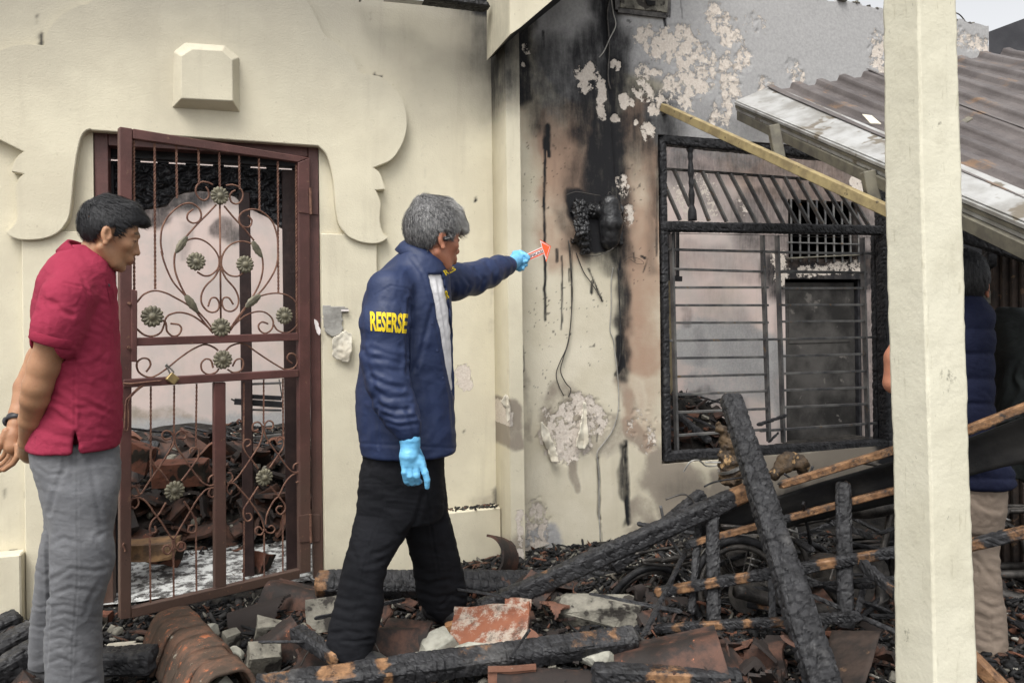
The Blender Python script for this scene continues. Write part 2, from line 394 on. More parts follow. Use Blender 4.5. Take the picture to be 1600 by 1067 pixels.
# --- charred timber
n = NT('charred_wood', 0.6, 0.32); v = n.coord('World')
ch = n.mix(n.ramp(n.noise(25, 6, 0.7, v), 0.3, 0.72), lin(0.008, 0.008, 0.009), lin(0.040, 0.040, 0.043))
ch = n.mix(n.ramp(n.noise(4, 4, 0.6, v), 0.62, 0.75, 0, 0.5), ch, lin(0.16, 0.155, 0.15))
wd = n.mix(n.ramp(n.noise(30, 5, 0.6, v), 0.3, 0.7), lin(0.15, 0.075, 0.036), lin(0.34, 0.19, 0.095))
wd = n.mix(n.ramp(n.noise(19, 6, 0.75, v), 0.50, 0.66), wd, lin(0.055, 0.028, 0.016))
wm = n.ramp(n.math('ADD', n.attr('wood'), n.math('MULTIPLY', n.math('SUBTRACT', n.noise(22, 6, 0.75, v), 0.5), 1.9)), 0.55, 0.95)
wd = n.mix(n.ramp(n.noise(1.0, 5, 0.65, n.coord('World', (9, 9, 60))), 0.42, 0.68, 0, 0.55), wd, lin(0.10, 0.055, 0.03))
n.color(n.mix(wm, ch, wd)); n.rough(n.ramp(n.noise(40, 4, 0.6, v), 0.3, 0.7, 0.42, 0.75)); n.bump(n.noise(110, 5, 0.7, v), 0.002); M['charred_wood'] = n.m
simple('black_paint_wood', lin(0.010, 0.010, 0.012), lin(0.030, 0.030, 0.034), 0.45, 14, 0.002, 60, 0.5)
simple('soot_door', lin(0.020, 0.019, 0.018), lin(0.085, 0.080, 0.075), 0.8, 2.6, 0.002, 40, 0.2, kind='World', speck=(7, 0.64, lin(.13, .12, .11)))
simple('maroon_dark', lin(0.028, 0.016, 0.015), lin(0.05, 0.028, 0.025), 0.5, 10, 0.002, 60)
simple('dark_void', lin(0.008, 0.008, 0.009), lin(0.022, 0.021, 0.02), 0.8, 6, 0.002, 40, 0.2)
simple('yellow_timber', lin(0.36, 0.285, 0.14), lin(0.22, 0.17, 0.09), 0.7, 14, 0.001, 80, speck=(20, 0.63, lin(0.10, 0.08, 0.05)))
simple('olive_steel', lin(0.20, 0.185, 0.14), lin(0.12, 0.11, 0.09), 0.6, 14, 0.001, 90)
simple('plank_brown', lin(0.055, 0.038, 0.030), lin(0.022, 0.018, 0.016), 0.75, 14, 0.004, 50, speck=(22, 0.64, lin(.13, .08, .05)))
# --- terracotta, concrete, brick, ash
n = NT('terracotta', 0.8, 0.3); v = n.coord('Object')
c = n.mix(n.rand(), lin(0.17, 0.078, 0.05), lin(0.085, 0.05, 0.038))
c = n.mix(n.ramp(n.noise(9, 5, 0.65, v), 0.35, 0.7), c, lin(0.22, 0.11, 0.075))
bm_ = n.math('ADD', n.math('MULTIPLY', n.rand(), 0.55), n.noise(5, 6, 0.7, v))
c = n.mix(n.ramp(bm_, 0.52, 0.78), c, lin(0.028, 0.022, 0.020))
c = n.mix(n.ramp(n.noise(13, 6, 0.7, n.coord('Object', (1, 1.4, 1))), 0.66, 0.72), c, lin(0.42, 0.39, 0.34))
n.color(c); n.bump(n.noise(90, 5, 0.7, v), 0.002); M['terracotta'] = n.m
n = NT('terracotta_clean', 0.75, 0.3); v = n.coord('Object')
c = n.mix(n.ramp(n.noise(12, 5, 0.65, v), 0.35, 0.7), lin(0.25, 0.095, 0.052), lin(0.20, 0.075, 0.045))
c = n.mix(n.ramp(n.noise(9, 6, 0.8, v), 0.48, 0.60, 0, .9), c, lin(0.40, 0.35, 0.29)); c = n.mix(n.ramp(n.noise(13, 6, 0.75, v), 0.55, 0.66, 0, .7), c, lin(0.07, 0.05, 0.04))
n.color(c); n.bump(n.noise(90, 5, 0.7, v), 0.002); M['terracotta_clean'] = n.m
n = NT('terracotta_burnt', 0.7, 0.35); v = n.coord('Object')
c = n.mix(n.ramp(n.noise(8, 6, 0.7, v), 0.42, 0.66), lin(0.025, 0.02, 0.018), lin(0.105, 0.052, 0.036))
c = n.mix(n.ramp(n.noise(18, 5, 0.7, v), 0.66, 0.70), c, lin(0.40, 0.15, 0.08))
n.color(c); n.bump(n.noise(90, 5, 0.7, v), 0.002); M['terracotta_burnt'] = n.m
simple('concrete', lin(0.25, 0.235, 0.195), lin(0.10, 0.094, 0.08), 0.9, 14, 0.007, 60, 0.2, speck=(16, 0.54, lin(0.05, 0.045, 0.04)))
simple('mortar', lin(0.42, 0.41, 0.35), lin(0.22, 0.215, 0.18), 0.9, 12, 0.006, 50, 0.2, speck=(18, 0.60, lin(0.12, 0.11, 0.09)))
simple('brick_wall_red', lin(0.17, 0.072, 0.048), lin(0.075, 0.038, 0.028), 0.85, 10, 0.004, 60, 0.2, speck=(9, 0.52, lin(0.03, 0.025, 0.02)))
n = NT('ash_ground', 0.95, 0.15); v = n.coord('World')
c = n.mix(n.ramp(n.noise(12, 6, 0.7, v), 0.35, 0.65), lin(0.012, 0.011, 0.011), lin(0.045, 0.041, 0.036))
c = n.mix(n.ramp(n.noise(30, 5, 0.7, v), 0.64, 0.72), c, lin(0.13, 0.12, 0.10)); n.color(c); n.bump(n.noise(60, 6, 0.75, v), 0.012); M['ash_ground'] = n.m
n = NT('char_bits', 0.8, 0.25); v = n.coord('World'); i_ = n.island()
c = n.mix(n.ramp(i_, 0.55, 0.62), lin(0.015, 0.015, 0.016), lin(0.05, 0.047, 0.045))
c = n.mix(n.ramp(i_, 0.74, 0.745), c, lin(0.10, 0.055, 0.038)); c = n.mix(n.ramp(i_, 0.85, 0.855), c, lin(0.16, 0.15, 0.125)); c = n.mix(n.ramp(i_, 0.93, 0.935), c, lin(0.15, 0.065, 0.04))
c = n.mix(n.ramp(i_, 0.978, 0.98), c, lin(0.34, 0.32, 0.28))
c = n.mix(n.ramp(n.noise(30, 5, 0.7, v), 0.45, 0.65), c, n.mix(0.55, c, lin(0.02, 0.02, 0.02))); n.color(c); n.bump(n.noise(90, 5, 0.7, v), 0.003); M['char_bits'] = n.m
n = NT('white_ash', 0.6, 0.4); v = n.coord('World')
c = n.mix(n.ramp(n.noise(13, 6, 0.8, v), 0.43, 0.56), lin(0.62, 0.63, 0.61), lin(0.07, 0.066, 0.062)); n.color(c); n.bump(n.noise(60, 5, 0.7, v), 0.003); M['white_ash'] = n.m
# --- metals
n = NT('maroon_paint', 0.5, 0.45); v = n.coord('World')
c = n.mix(n.ramp(n.noise(6, 5, 0.6, v), 0.35, 0.65), lin(0.085, 0.036, 0.031), lin(0.125, 0.052, 0.045))
z = n.sep(v)[2]
c = n.mix(n.ramp(n.math('ADD', z, n.math('MULTIPLY', n.noise(5, 5, 0.6, v), 0.8)), 0.5, 1.5, 0.75, 0), c, lin(0.10, 0.068, 0.050))
c = n.mix(n.ramp(n.noise(35, 6, 0.75, v), 0.60, 0.68, 0, 0.8), c, lin(0.20, 0.11, 0.07)); c = n.mix(n.ramp(n.noise(50, 5, 0.7, v), 0.66, 0.70, 0, 0.7), c, lin(0.03, 0.02, 0.018))
n.color(c); n.bump(n.noise(70, 5, 0.7, v), 0.0015); M['maroon_paint'] = n.m
n = NT('rusty_iron', 0.75, 0.3); v = n.coord('World')
c = n.mix(n.ramp(n.noise(30, 6, 0.7, v), 0.35, 0.65), lin(0.115, 0.055, 0.042), lin(0.23, 0.125, 0.085)); n.color(c); n.bump(n.noise(150, 5, 0.7, v), 0.0015); M['rusty_iron'] = n.m
n = NT('olive_cast', 0.55, 0.5); v = n.coord('World')
c = n.mix(n.ramp(n.noise(40, 6, 0.7, v), 0.35, 0.65), lin(0.215, 0.195, 0.13), lin(0.11, 0.10, 0.07)); n.color(c); n.bump(n.noise(150, 5, 0.7, v), 0.001); M['olive_cast'] = n.m
n = NT('scorched_steel', 0.5, 0.5, 0.35); v = n.coord('World')
c = n.mix(n.ramp(n.noise(6, 6, 0.65, v), 0.35, 0.65), lin(0.065, 0.065, 0.068), lin(0.19, 0.185, 0.175)); c = n.mix(n.ramp(n.noise(16, 5, 0.7, v), 0.60, 0.70), c, lin(0.17, 0.11, 0.06)); n.color(c); n.bump(n.noise(120, 5, 0.7, v), 0.001); M['scorched_steel'] = n.m
n = NT('burnt_metal', 0.5, 0.5, 0.6); v = n.coord('World')
c = n.mix(n.ramp(n.noise(12, 6, 0.7, v), 0.35, 0.65), lin(0.03, 0.028, 0.027), lin(0.12, 0.11, 0.10)); c = n.mix(n.ramp(n.noise(20, 5, 0.7, v), 0.62, 0.70), c, lin(0.16, 0.075, 0.035)); n.color(c); n.bump(n.noise(120, 5, 0.7, v), 0.002); M['burnt_metal'] = n.m
simple('bright_metal', lin(0.45, 0.44, 0.42), lin(0.25, 0.24, 0.22), 0.35, 20, 0.001, 100, 0.5, 0.8)
n = NT('roof_sheet', 0.45, 0.5, 0.15); v = n.coord('World')
c = n.mix(n.ramp(n.noise(3, 5, 0.65, v), 0.35, 0.65), lin(0.080, 0.068, 0.065), lin(0.135, 0.118, 0.112))
c = n.mix(n.ramp(n.noise(2.2, 6, 0.7, n.coord('World', (4, 0.6, 4))), 0.56, 0.68), c, lin(0.21, 0.135, 0.085)); c = n.mix(n.ramp(n.noise(70, 3, 0.6, v), 0.55, 0.7, 0, 0.4), c, lin(0.07, 0.055, 0.055))
n.color(c); n.rough(n.ramp(n.noise(9, 5, 0.6, v), 0.3, 0.7, 0.38, 0.65)); n.bump(n.noise(90, 4, 0.6, v), 0.0015); M['roof_sheet'] = n.m
simple('flashing', lin(0.44, 0.44, 0.43), lin(0.25, 0.24, 0.22), 0.4, 7, 0.001, 50, 0.5, 0.15, speck=(8, 0.58, lin(0.17, 0.145, 0.11)))
simple('roof_dark', lin(0.03, 0.03, 0.035), lin(0.045, 0.045, 0.05), 0.6, 5)
# --- skin, hair, cloth
def skin(name, c1, c2):
    n = NT(name, 0.5, 0.4); v = n.coord('World')
    c = n.mix(n.ramp(n.noise(14, 4, 0.6, v), 0.3, 0.7), c1, c2); c = n.mix(n.ramp(n.noise(160, 3, 0.6, v), 0.55, 0.75, 0, 0.25), c, lin(c1[0] * .5, c1[1] * .42, c1[2] * .4))
    c = n.mix(n.math('MULTIPLY', n.attr('dark'), 0.9), c, lin(0.025, 0.016, 0.013)); c = n.mix(n.math('MULTIPLY', n.attr('lip'), 0.6), c, lin(0.24, 0.09, 0.07))
    n.color(c); n.p.inputs['Subsurface Weight'].default_value = 0.12; n.p.inputs['Subsurface Radius'].default_value = (0.012, 0.005, 0.003); n.p.inputs['Subsurface Scale'].default_value = 0.6
    n.bump(n.noise(260, 3, 0.6, v), 0.0006); M[name] = n.m
skin('skin_tan', lin(0.42, 0.225, 0.125), lin(0.35, 0.18, 0.10)); skin('skin_ruddy', lin(0.46, 0.20, 0.12), lin(0.38, 0.155, 0.095))
def hairm(name, c1, c2, f=0.5):
    n = NT(name, 0.42, 0.5); v = n.coord('World', (1, 1, 0.25)); i = n.island()
    n.color(n.mix(n.math('MULTIPLY', n.ramp(n.noise(190, 4, 0.7, v), 0.35, 0.65), 1.0), c1, c2)); n.bump(n.noise(170, 4, 0.7, v), 0.003); M[name] = n.m; return n
hairm('hair_black', lin(0.005, 0.005, 0.006), lin(0.020, 0.020, 0.023)); M['hair_black'].node_tree.nodes['Principled BSDF'].inputs['Roughness'].default_value = 0.6
n = hairm('hair_gray', lin(0.045, 0.045, 0.048), lin(0.24, 0.235, 0.23))
n.color(n.mix(n.ramp(n.math('ADD', n.attr('light'), n.math('MULTIPLY', n.noise(120, 3, 0.6, n.coord('World', (1, 1, .3))), 0.5)), 0.35, 1.2), n.p.inputs['Base Color'].links[0].from_socket, lin(0.42, 0.41, 0.39)))
def cloth(name, c1, c2, rough=0.85, weave=900, bump=0.0006, spec=0.2, sheen=0.0, wr=(6, 0.010)):
    n = NT(name, rough, spec); v = n.coord('World')
    n.color(n.mix(n.ramp(n.noise(7, 5, 0.6, v), 0.3, 0.7), c1, c2)); n.p.inputs['Sheen Weight'].default_value = sheen
    n.bump(n.noise(wr[0], 3, 0.5, v, 0.6), wr[1]); n.bump(n.noise(wr[0] * 5, 4, 0.55, n.coord('World', (1, 1, 1.8)), 0.8), wr[1] * 0.22); n.bump(n.noise(weave, 2, 0.5, v), bump); M[name] = n.m; return n
cloth('polo_red', lin(0.31, 0.033, 0.068), lin(0.265, 0.027, 0.056), 0.85, 700, 0.0006, 0.15, 0.0)
cloth('polo_trim', lin(0.27, 0.026, 0.055), lin(0.24, 0.022, 0.048), 0.88, 700, 0.0006, 0.15, 0.0)
n = cloth('trousers_gray', lin(0.150, 0.152, 0.160), lin(0.110, 0.112, 0.120), 0.9, 800, 0.0006, 0.15, 0.1)
n.color(n.mix(n.ramp(n.noise(20, 5, 0.7, n.coord('World', (0.6, 1, 1.6))), 0.5, 0.75, 0, 0.4), n.p.inputs['Base Color'].links[0].from_socket, lin(0.23, 0.235, 0.25)))
cloth('jacket_navy', lin(0.020, 0.033, 0.088), lin(0.016, 0.027, 0.072), 0.55, 600, 0.0003, 0.35, 0.0, (5, 0.006))
cloth('trousers_black', lin(0.012, 0.0125, 0.0155), lin(0.0075, 0.008, 0.010), 0.85, 800, 0.0004, 0.15, 0.0, (6, 0.006))
cloth('shirt_white', lin(0.78, 0.77, 0.78), lin(0.68, 0.67, 0.68), 0.85, 500)
cloth('vest_navy', lin(0.010, 0.013, 0.034), lin(0.007, 0.009, 0.025), 0.8, 600, 0.0004, 0.15)
cloth('drape_dark', lin(0.020, 0.024, 0.024), lin(0.012, 0.014, 0.014), 0.85)
cloth('trousers_khaki', lin(0.27, 0.215, 0.17), lin(0.21, 0.165, 0.13), 0.85)
simple('glove_blue', lin(0.16, 0.46, 0.72), lin(0.12, 0.40, 0.66), 0.42, 14, 0.003, 45, 0.5, kind='World')
simple('shoe_black', lin(0.012, 0.012, 0.014), lin(0.03, 0.03, 0.03), 0.5, 30, 0.002, 90, 0.4)
simple('text_yellow', lin(0.80, 0.60, 0.02), lin(0.70, 0.50, 0.015), 0.6, 60, 0.0003, 500)
simple('sign_orange', lin(0.80, 0.115, 0.03), lin(0.74, 0.10, 0.028), 0.45, 30, 0.0003, 90)
simple('sign_white', lin(0.78, 0.72, 0.70), lin(0.70, 0.64, 0.62), 0.5, 30, 0.0003, 90)
simple('sign_ink', lin(0.10, 0.05, 0.07), lin(0.07, 0.04, 0.05), 0.5, 30, 0.0003, 90)
simple('watch_black', lin(0.02, 0.02, 0.022), lin(0.035, 0.035, 0.04), 0.4, 30, 0.0003, 90)
simple('brass', lin(0.38, 0.28, 0.12), lin(0.22, 0.17, 0.09), 0.5, 40, 0.001, 90, 0.5, 0.5)
simple('paper', lin(0.66, 0.62, 0.52), lin(0.55, 0.50, 0.40), 0.8, 14, 0.003, 50)
simple('gauze_gray', lin(0.38, 0.37, 0.34), lin(0.24, 0.23, 0.21), 0.8, 14, 0.003, 50)

n = NT('terracotta_mossy', 0.85, 0.2); v = n.coord('World')
c = n.mix(n.ramp(n.noise(14, 6, 0.7, v), 0.4, 0.65), lin(0.075, 0.055, 0.042), lin(0.15, 0.085, 0.058)); c = n.mix(n.ramp(n.noise(22, 6, 0.75, v), 0.58, 0.64), c, lin(0.36, 0.125, 0.06)); c = n.mix(n.ramp(n.noise(17, 6, 0.8, n.coord('World', (1, 1, 1.5))), 0.62, 0.68), c, lin(0.38, 0.35, 0.28)); c = n.mix(n.ramp(n.noise(31, 6, 0.75, v), 0.6, 0.7), c, lin(0.03, 0.026, 0.022))
n.color(c); n.bump(n.noise(60, 5, 0.75, v), 0.004); M['terracotta_mossy'] = n.m
# ------------------------------------------------------------------ plastered wall sheets with depth
def sheet(name, s0, s1, z0, z1, h, off, mat, openings=(), paint=None, thick=0.13, back=True, relief=None, top=None, smooth=True):
    def lines(a, b, ex):
        L = list(np.linspace(a, b, max(2, int(round((b - a) / h)) + 1))); L += [e for e in ex if a < e < b]
        L = sorted(L); out = [L[0]]
        for x in L[1:]:
            if x - out[-1] < h * 0.25:
                if x in ex: out[-1] = x
            else: out.append(x)
        return np.array(out)
    S = lines(s0, s1, [o[0] for o in openings] + [o[1] for o in openings]); Z = lines(z0, z1, [o[2] for o in openings] + [o[3] for o in openings])
    ss, zz = np.meshgrid(S, Z, indexing='ij')
    if top is not None:
        zt = top(S)[:, None]; zz = np.where(zz > zt, zt, zz)
    P = W(ss, zz, off); px, py = proj(P)
    at = paint(px, py, ss, zz) if paint else {}
    if relief is not None: P = P + relief(px, py, ss, zz, at)[..., None] * WN
    i, j = np.meshgrid(np.arange(len(S) - 1), np.arange(len(Z) - 1), indexing='ij'); i = i.ravel(); j = j.ravel()
    cs = (S[i] + S[i + 1]) / 2; cz = (Z[j] + Z[j + 1]) / 2; keep = np.ones(len(i), bool)
    for o in openings: keep &= ~((cs > o[0]) & (cs < o[1]) & (cz > o[2]) & (cz < o[3]))
    if top is not None: keep &= (zz[i, j + 1] - zz[i, j] > 1e-5) | (zz[i + 1, j + 1] - zz[i + 1, j] > 1e-5)
    i = i[keep]; j = j[keep]; m = len(Z)
    Q = np.stack([i * m + j, (i + 1) * m + j, (i + 1) * m + j + 1, i * m + j + 1], 1)
    V = P.reshape(-1, 3); nv = len(V); A = {k: v.ravel() for k, v in at.items()}
    E = np.vstack([Q[:, [0, 1]], Q[:, [1, 2]], Q[:, [2, 3]], Q[:, [3, 0]]]); key = np.sort(E, 1); key = key[:, 0] * nv + key[:, 1]
    u, inv, cnt = np.unique(key, return_inverse=True, return_counts=True); B = E[cnt[inv] == 1]
    V2 = W(ss, zz, off - thick).reshape(-1, 3); V = np.vstack([V, V2, P.reshape(-1, 3)])
    J = np.stack([B[:, 0] + 2 * nv, B[:, 0] + nv, B[:, 1] + nv, B[:, 1] + 2 * nv], 1)
    FQ = [Q, J]
    if back: FQ.append(Q[:, ::-1] + nv)
    FQ = np.vstack(FQ); used = np.unique(FQ); mp = np.full(len(V), -1); mp[used] = np.arange(len(used))
    me = raw(name, V[used], mp[FQ], smooth)
    for k in ('stain', 'scorch', 'gray', 'soot', 'peel'):
        a = A.get(k, np.zeros(nv)); setattr_f(me, k, np.concatenate([a, a, a])[used])
    o = link(name, me, M[mat]); return o
def strokes(px, py, L, mul=1.0):                      # (points, radius px, strength, softness px)
    r = np.zeros(px.shape)
    for pts, rad, st, soft in L:
        d = poly_dist(px, py, pts) if len(pts) > 1 else np.hypot(px - pts[0][0], py - pts[0][1])
        r = np.maximum(r, st * (1 - sstep(rad, rad + soft, d)))
    return r
def wob(px, py, a=10, f=0.03): return px + a * (fbm(px * f, py * f, 1.3, 3) - 0.5) * 2, py + a * (fbm(px * f, py * f, 7.9, 3) - 0.5) * 2

sL, _ = sz(145, 205); sR, _ = sz(498, 228); zT = float((sz(145, 205)[1] + sz(495, 228)[1]) / 2)
sL = float(sL); sR = float(sR)
sC = float(sz(771, 400)[0])                          # inner corner with the pier
sW = float(sz(-260, 400)[0])
def door_paint(px, py, s, z):
    x, y = wob(px, py, 8, 0.04)
    soot = strokes(x, y, [([(640, -22), (700, -10), (765, 14)], 4, 1.0, 26), ([(700, -60), (775, 20), (770, 90)], 12, 0.55, 75), ([(770, 0), (768, 160)], 4, 0.35, 60)])
    x2, y2 = wob(px, py, 4, 0.2); cr_ = wob(px, py, 5, .12)
    soot = np.maximum(soot, strokes(cr_[0], cr_[1], [([(345, 15), (352, 30), (349, 44)], .3, .35, 1.6), ([(238, 40), (262, 46)], .3, .3, 1.6), ([(580, 20), (575, 60)], .3, .3, 1.6), ([(660, 130), (664, 300), (658, 420)], .2, .22, 1.5), ([(430, 205), (440, 214)], .6, .5, 2), ([(540, 210), (538, 218)], 1, .7, 2), ([(515, 225), (536, 232)], .5, .35, 2), ([(108, 141), (110, 143)], .6, .5, 2), ([(241, 104), (243, 106)], .6, .5, 2), ([(5, 760), (8, 775)], .6, .5, 2), ([(38, 770), (44, 778)], .5, .5, 2)]))
    soot = np.maximum(soot, strokes(x2, y2, [([(62, 55), (68, 66), (60, 72)], 1, 0.8, 5), ([(584, 118), (596, 121)], 1.5, 1.0, 3), ([(57, 25), (55, 34)], 1, 0.6, 4), ([(12, 866), (30, 864)], 3, 1.2, 3),
        ([(705, 798), (785, 797)], 1.5, 0.7, 4), ([(774, 766), (778, 790)], 2, 0.6, 8), ([(722, 672), (724, 678)], 1, 0.8, 2), ([(783, 704), (783, 706)], 1, 1, 1.5), ([(742, 313), (743, 315)], 1, 1, 1.5)]))
    peel = strokes(x2, y2, [([(722, 580), (728, 600)], 9, 1.1, 6), ([(515, 500), (525, 530)], 12, 0.9, 6), ([(760, 870), (740, 890)], 16, 0.9, 14), ([(40, 880), (45, 930)], 5, 0.75, 10), ([(525, 900), (500, 905)], 6, 0.7, 12)])
    stain = strokes(x, y, [([(700, 960), (820, 940)], 30, 0.7, 50), ([(0, 900), (50, 940)], 12, 0.6, 30), ([(745, 790), (780, 780)], 6, 0.5, 20), ([(500, 930), (600, 930)], 10, 0.6, 40), ([(768, 420), (768, 520)], 1, 0.35, 10), ([(530, 500), (530, 560)], 8, 0.25, 20)])
    return dict(soot=soot, peel=peel, stain=stain)
dw = sheet('wall_front', sW, sC, -0.1, 3.3, 0.016, 0.0, 'cream_wall', [(sL, sR, -0.2, zT)], door_paint, 0.14)
dw['kind'] = 'structure'

def px_prism(name, px, off0, off1, mat, parent=None, bevel=0.006, inner=None, soft=True, segs=2):
    A = onw([p[0] for p in px], [p[1] for p in px], off1)       # outline read on its own front plane
    s = (A - O0) @ WD; z = A[:, 2]; B = W(s, z, off0)
    me = bpy.data.meshes.new(name); bm = bmesh.new()
    va = [bm.verts.new(Vector(p)) for p in A]; vb = [bm.verts.new(Vector(p)) for p in B]; n = len(va)
    fa = bm.faces.new(va); bm.faces.new(vb[::-1])
    for i in range(n): bm.faces.new((va[i], vb[i], vb[(i + 1) % n], va[(i + 1) % n]))
    bmesh.ops.recalc_face_normals(bm, faces=bm.faces)
    if bevel:
        bmesh.ops.bevel(bm, geom=[e for e in fa.edges], offset=bevel, segments=segs, affect='EDGES', clamp_overlap=True)
    bmesh.ops.triangulate(bm, faces=[f for f in bm.faces if len(f.verts) > 4])
    bm.to_mesh(me); bm.free(); return link(name, me, M[mat], parent)
R_ = [(497, 228), (509, 240), (516, 259), (521, 285), (524, 322), (529, 349), (539, 364), (550, 373), (569, 379.5), (587.5, 380.6), (599, 377), (607, 371)]
R2 = [(607, 371), (599, 364), (594, 349), (594, 334), (595, 319), (592, 307.5), (587, 297)]
R3 = [(602, 296), (599, 285), (593, 270), (584, 262)]
R4 = [(584, 262), (610, 251), (625, 232.5), (634, 210), (636, 187.5), (631, 161), (617.5, 139), (599, 122), (580, 117), (564, 114)]
R5 = [(564, 114), (559, 105), (550, 86), (531, 71), (509, 56), (499, 37.5), (490, 19), (480, 0), (455, -40), (410, -60)]
L5 = [(230, -60), (180, -35), (150, -8), (137, 5.6), (124, 8), (101, 19), (81, 37.5), (71, 56), (69, 71)]
L4 = [(69, 71), (45, 69), (20, 71), (0, 79), (-25, 96), (-45, 125), (-52, 155), (-45, 185), (-25, 207), (0, 219), (36, 237)]
L3 = [(36, 237), (26, 246), (19, 259), (17, 268)]
L2 = [(36, 272), (28, 281), (23, 296), (26, 322), (26, 341), (19, 354), (8, 363)]
L1 = [(8, 363), (19, 371), (37.5, 375), (67.5, 373), (90, 364), (103, 349), (109, 334), (112.5, 307), (116, 270), (122, 232), (129, 210), (139, 202.5), (145, 204)]
out = []
for seg in (R_, R2, R3, R4, R5, L5, L4, L3, L2, L1): out += [tuple(p) for p in spline(seg, 4)[(1 if out and np.hypot(out[-1][0] - seg[0][0], out[-1][1] - seg[0][1]) < 0.1 else 0):]]
orn = px_prism('cloud_relief_panel', out[:-1], 0.002, 0.05, 'cream_wall', dw, 0.007)
# pilasters and plinth
def sbox(name, s0, s1, z0, z1, o0, o1, mat, parent=None, bevel=0.004, **kw):
    m = MB(); m.prism(W([s0, s1, s1, s0], [z0, z0, z1, z1], [o0] * 4), W([s0, s1, s1, s0], [z0, z0, z1, z1], [o1] * 4)); return build(name, m, M[mat], parent, bevel=bevel, **kw)
sbox('pilaster', sR + 0.004, float(sz(589, 400, .025)[0]), -0.1, float(sz(560, 376, .02)[1]) + .03, 0.001, 0.028, 'cream_wall', dw)
sbox('pilaster', float(sz(34, 400, .025)[0]), sL - 0.004, -0.1, float(sz(90, 372, .02)[1]) + .03, 0.001, 0.028, 'cream_wall', dw)
zP = float(sz(740, 797, 0.09)[1])
sbox('plinth', float(sz(589, 400, .025)[0]) + 0.002, sC - 0.002, -0.1, zP, 0.001, 0.085, 'cream_wall', dw, 0.006)
sbox('plinth', sW, float(sz(34, 400, .025)[0]) - 0.002, -0.1, float(sz(15, 868, .09)[1]), 0.001, 0.085, 'cream_wall', dw, 0.006)
# keystone block above the door
ko = [(271, 81), (289, 67), (351, 71), (374, 90), (375, 176), (269, 169)]; kf = [(283, 88), (300, 77), (347, 79.5), (363, 94), (364, 158), (283, 154)]
A = onw([p[0] for p in ko], [p[1] for p in ko], 0.048); B = onw([p[0] for p in kf], [p[1] for p in kf], 0.125)
m = MB(); m.prism(A, B); build('keystone_block', m, M['cream_wall'], dw, bevel=0.003)

# ---- pier between the two walls and the raking beam over the porch
PO = 0.24; PW = float(sz(815, 400, PO)[0] - sz(794, 400, PO)[0])
sP0 = sC; sP1 = float(sz(815, 400, PO)[0])
def pier_paint(px, py, s, z):
    x, y = wob(px, py, 6, 0.05); x2, y2 = wob(px, py, 3, 0.2)
    soot = strokes(x, y, [([(768, -40), (775, 120)], 6, 0.8, 90), ([(812, 20), (800, 130)], 1, 0.35, 60)])
    return dict(soot=soot, stain=strokes(x, y, [([(800, 640), (805, 690)], 8, 0.8, 16), ([(812, 860), (800, 900)], 6, 0.6, 40), ([(790, 580), (788, 600)], 3, 0.4, 12)]),
                peel=strokes(x2, y2, [([(790, 625), (797, 660)], 4, 1.1, 4), ([(812, 800), (814, 880)], 2, 0.8, 8)]))
pier = sheet('wall_pier', sP0, sP1, -0.1, 3.3, 0.012, PO, 'cream_wall', (), pier_paint, PO + 0.1)
pier['kind'] = 'structure'
me = bpy.data.meshes.new('porch_beam'); bm = bmesh.new()
fr = [(797, 54), (812, 44), (866, -2), (960, -78), (1100, -190), (1100, -300), (940, -300), (797, -300)]
BF = .46; A = onw([p[0] for p in fr], [p[1] for p in fr], BF); s = (A - O0) @ WD; z = A[:, 2]
R = [[bm.verts.new(Vector(p)) for p in W(s, z, o)] for o in (BF, BF - .012, BF - .05, .084)]
for a, b in zip(R[:-1], R[1:]):
    for i in range(len(a)): bm.faces.new((a[i], b[i], b[(i + 1) % len(a)], a[(i + 1) % len(a)]))
bm.faces.new(R[0]); bm.faces.new(R[-1][::-1]); bmesh.ops.recalc_face_normals(bm, faces=bm.faces); bm.verts.index_update()
so = np.concatenate([np.full(len(R[0]), v) * np.array([.35, 1, 1, 1, 1, 0, 0, 0]) for v in (0.0, 0.9, 1.2, 1.2)])
bmesh.ops.triangulate(bm, faces=[f for f in bm.faces if len(f.verts) > 4]); bm.to_mesh(me); bm.free(); setattr_f(me, 'soot', so)
ob = link('porch_beam', me, M['cream_beam'], kind='structure')

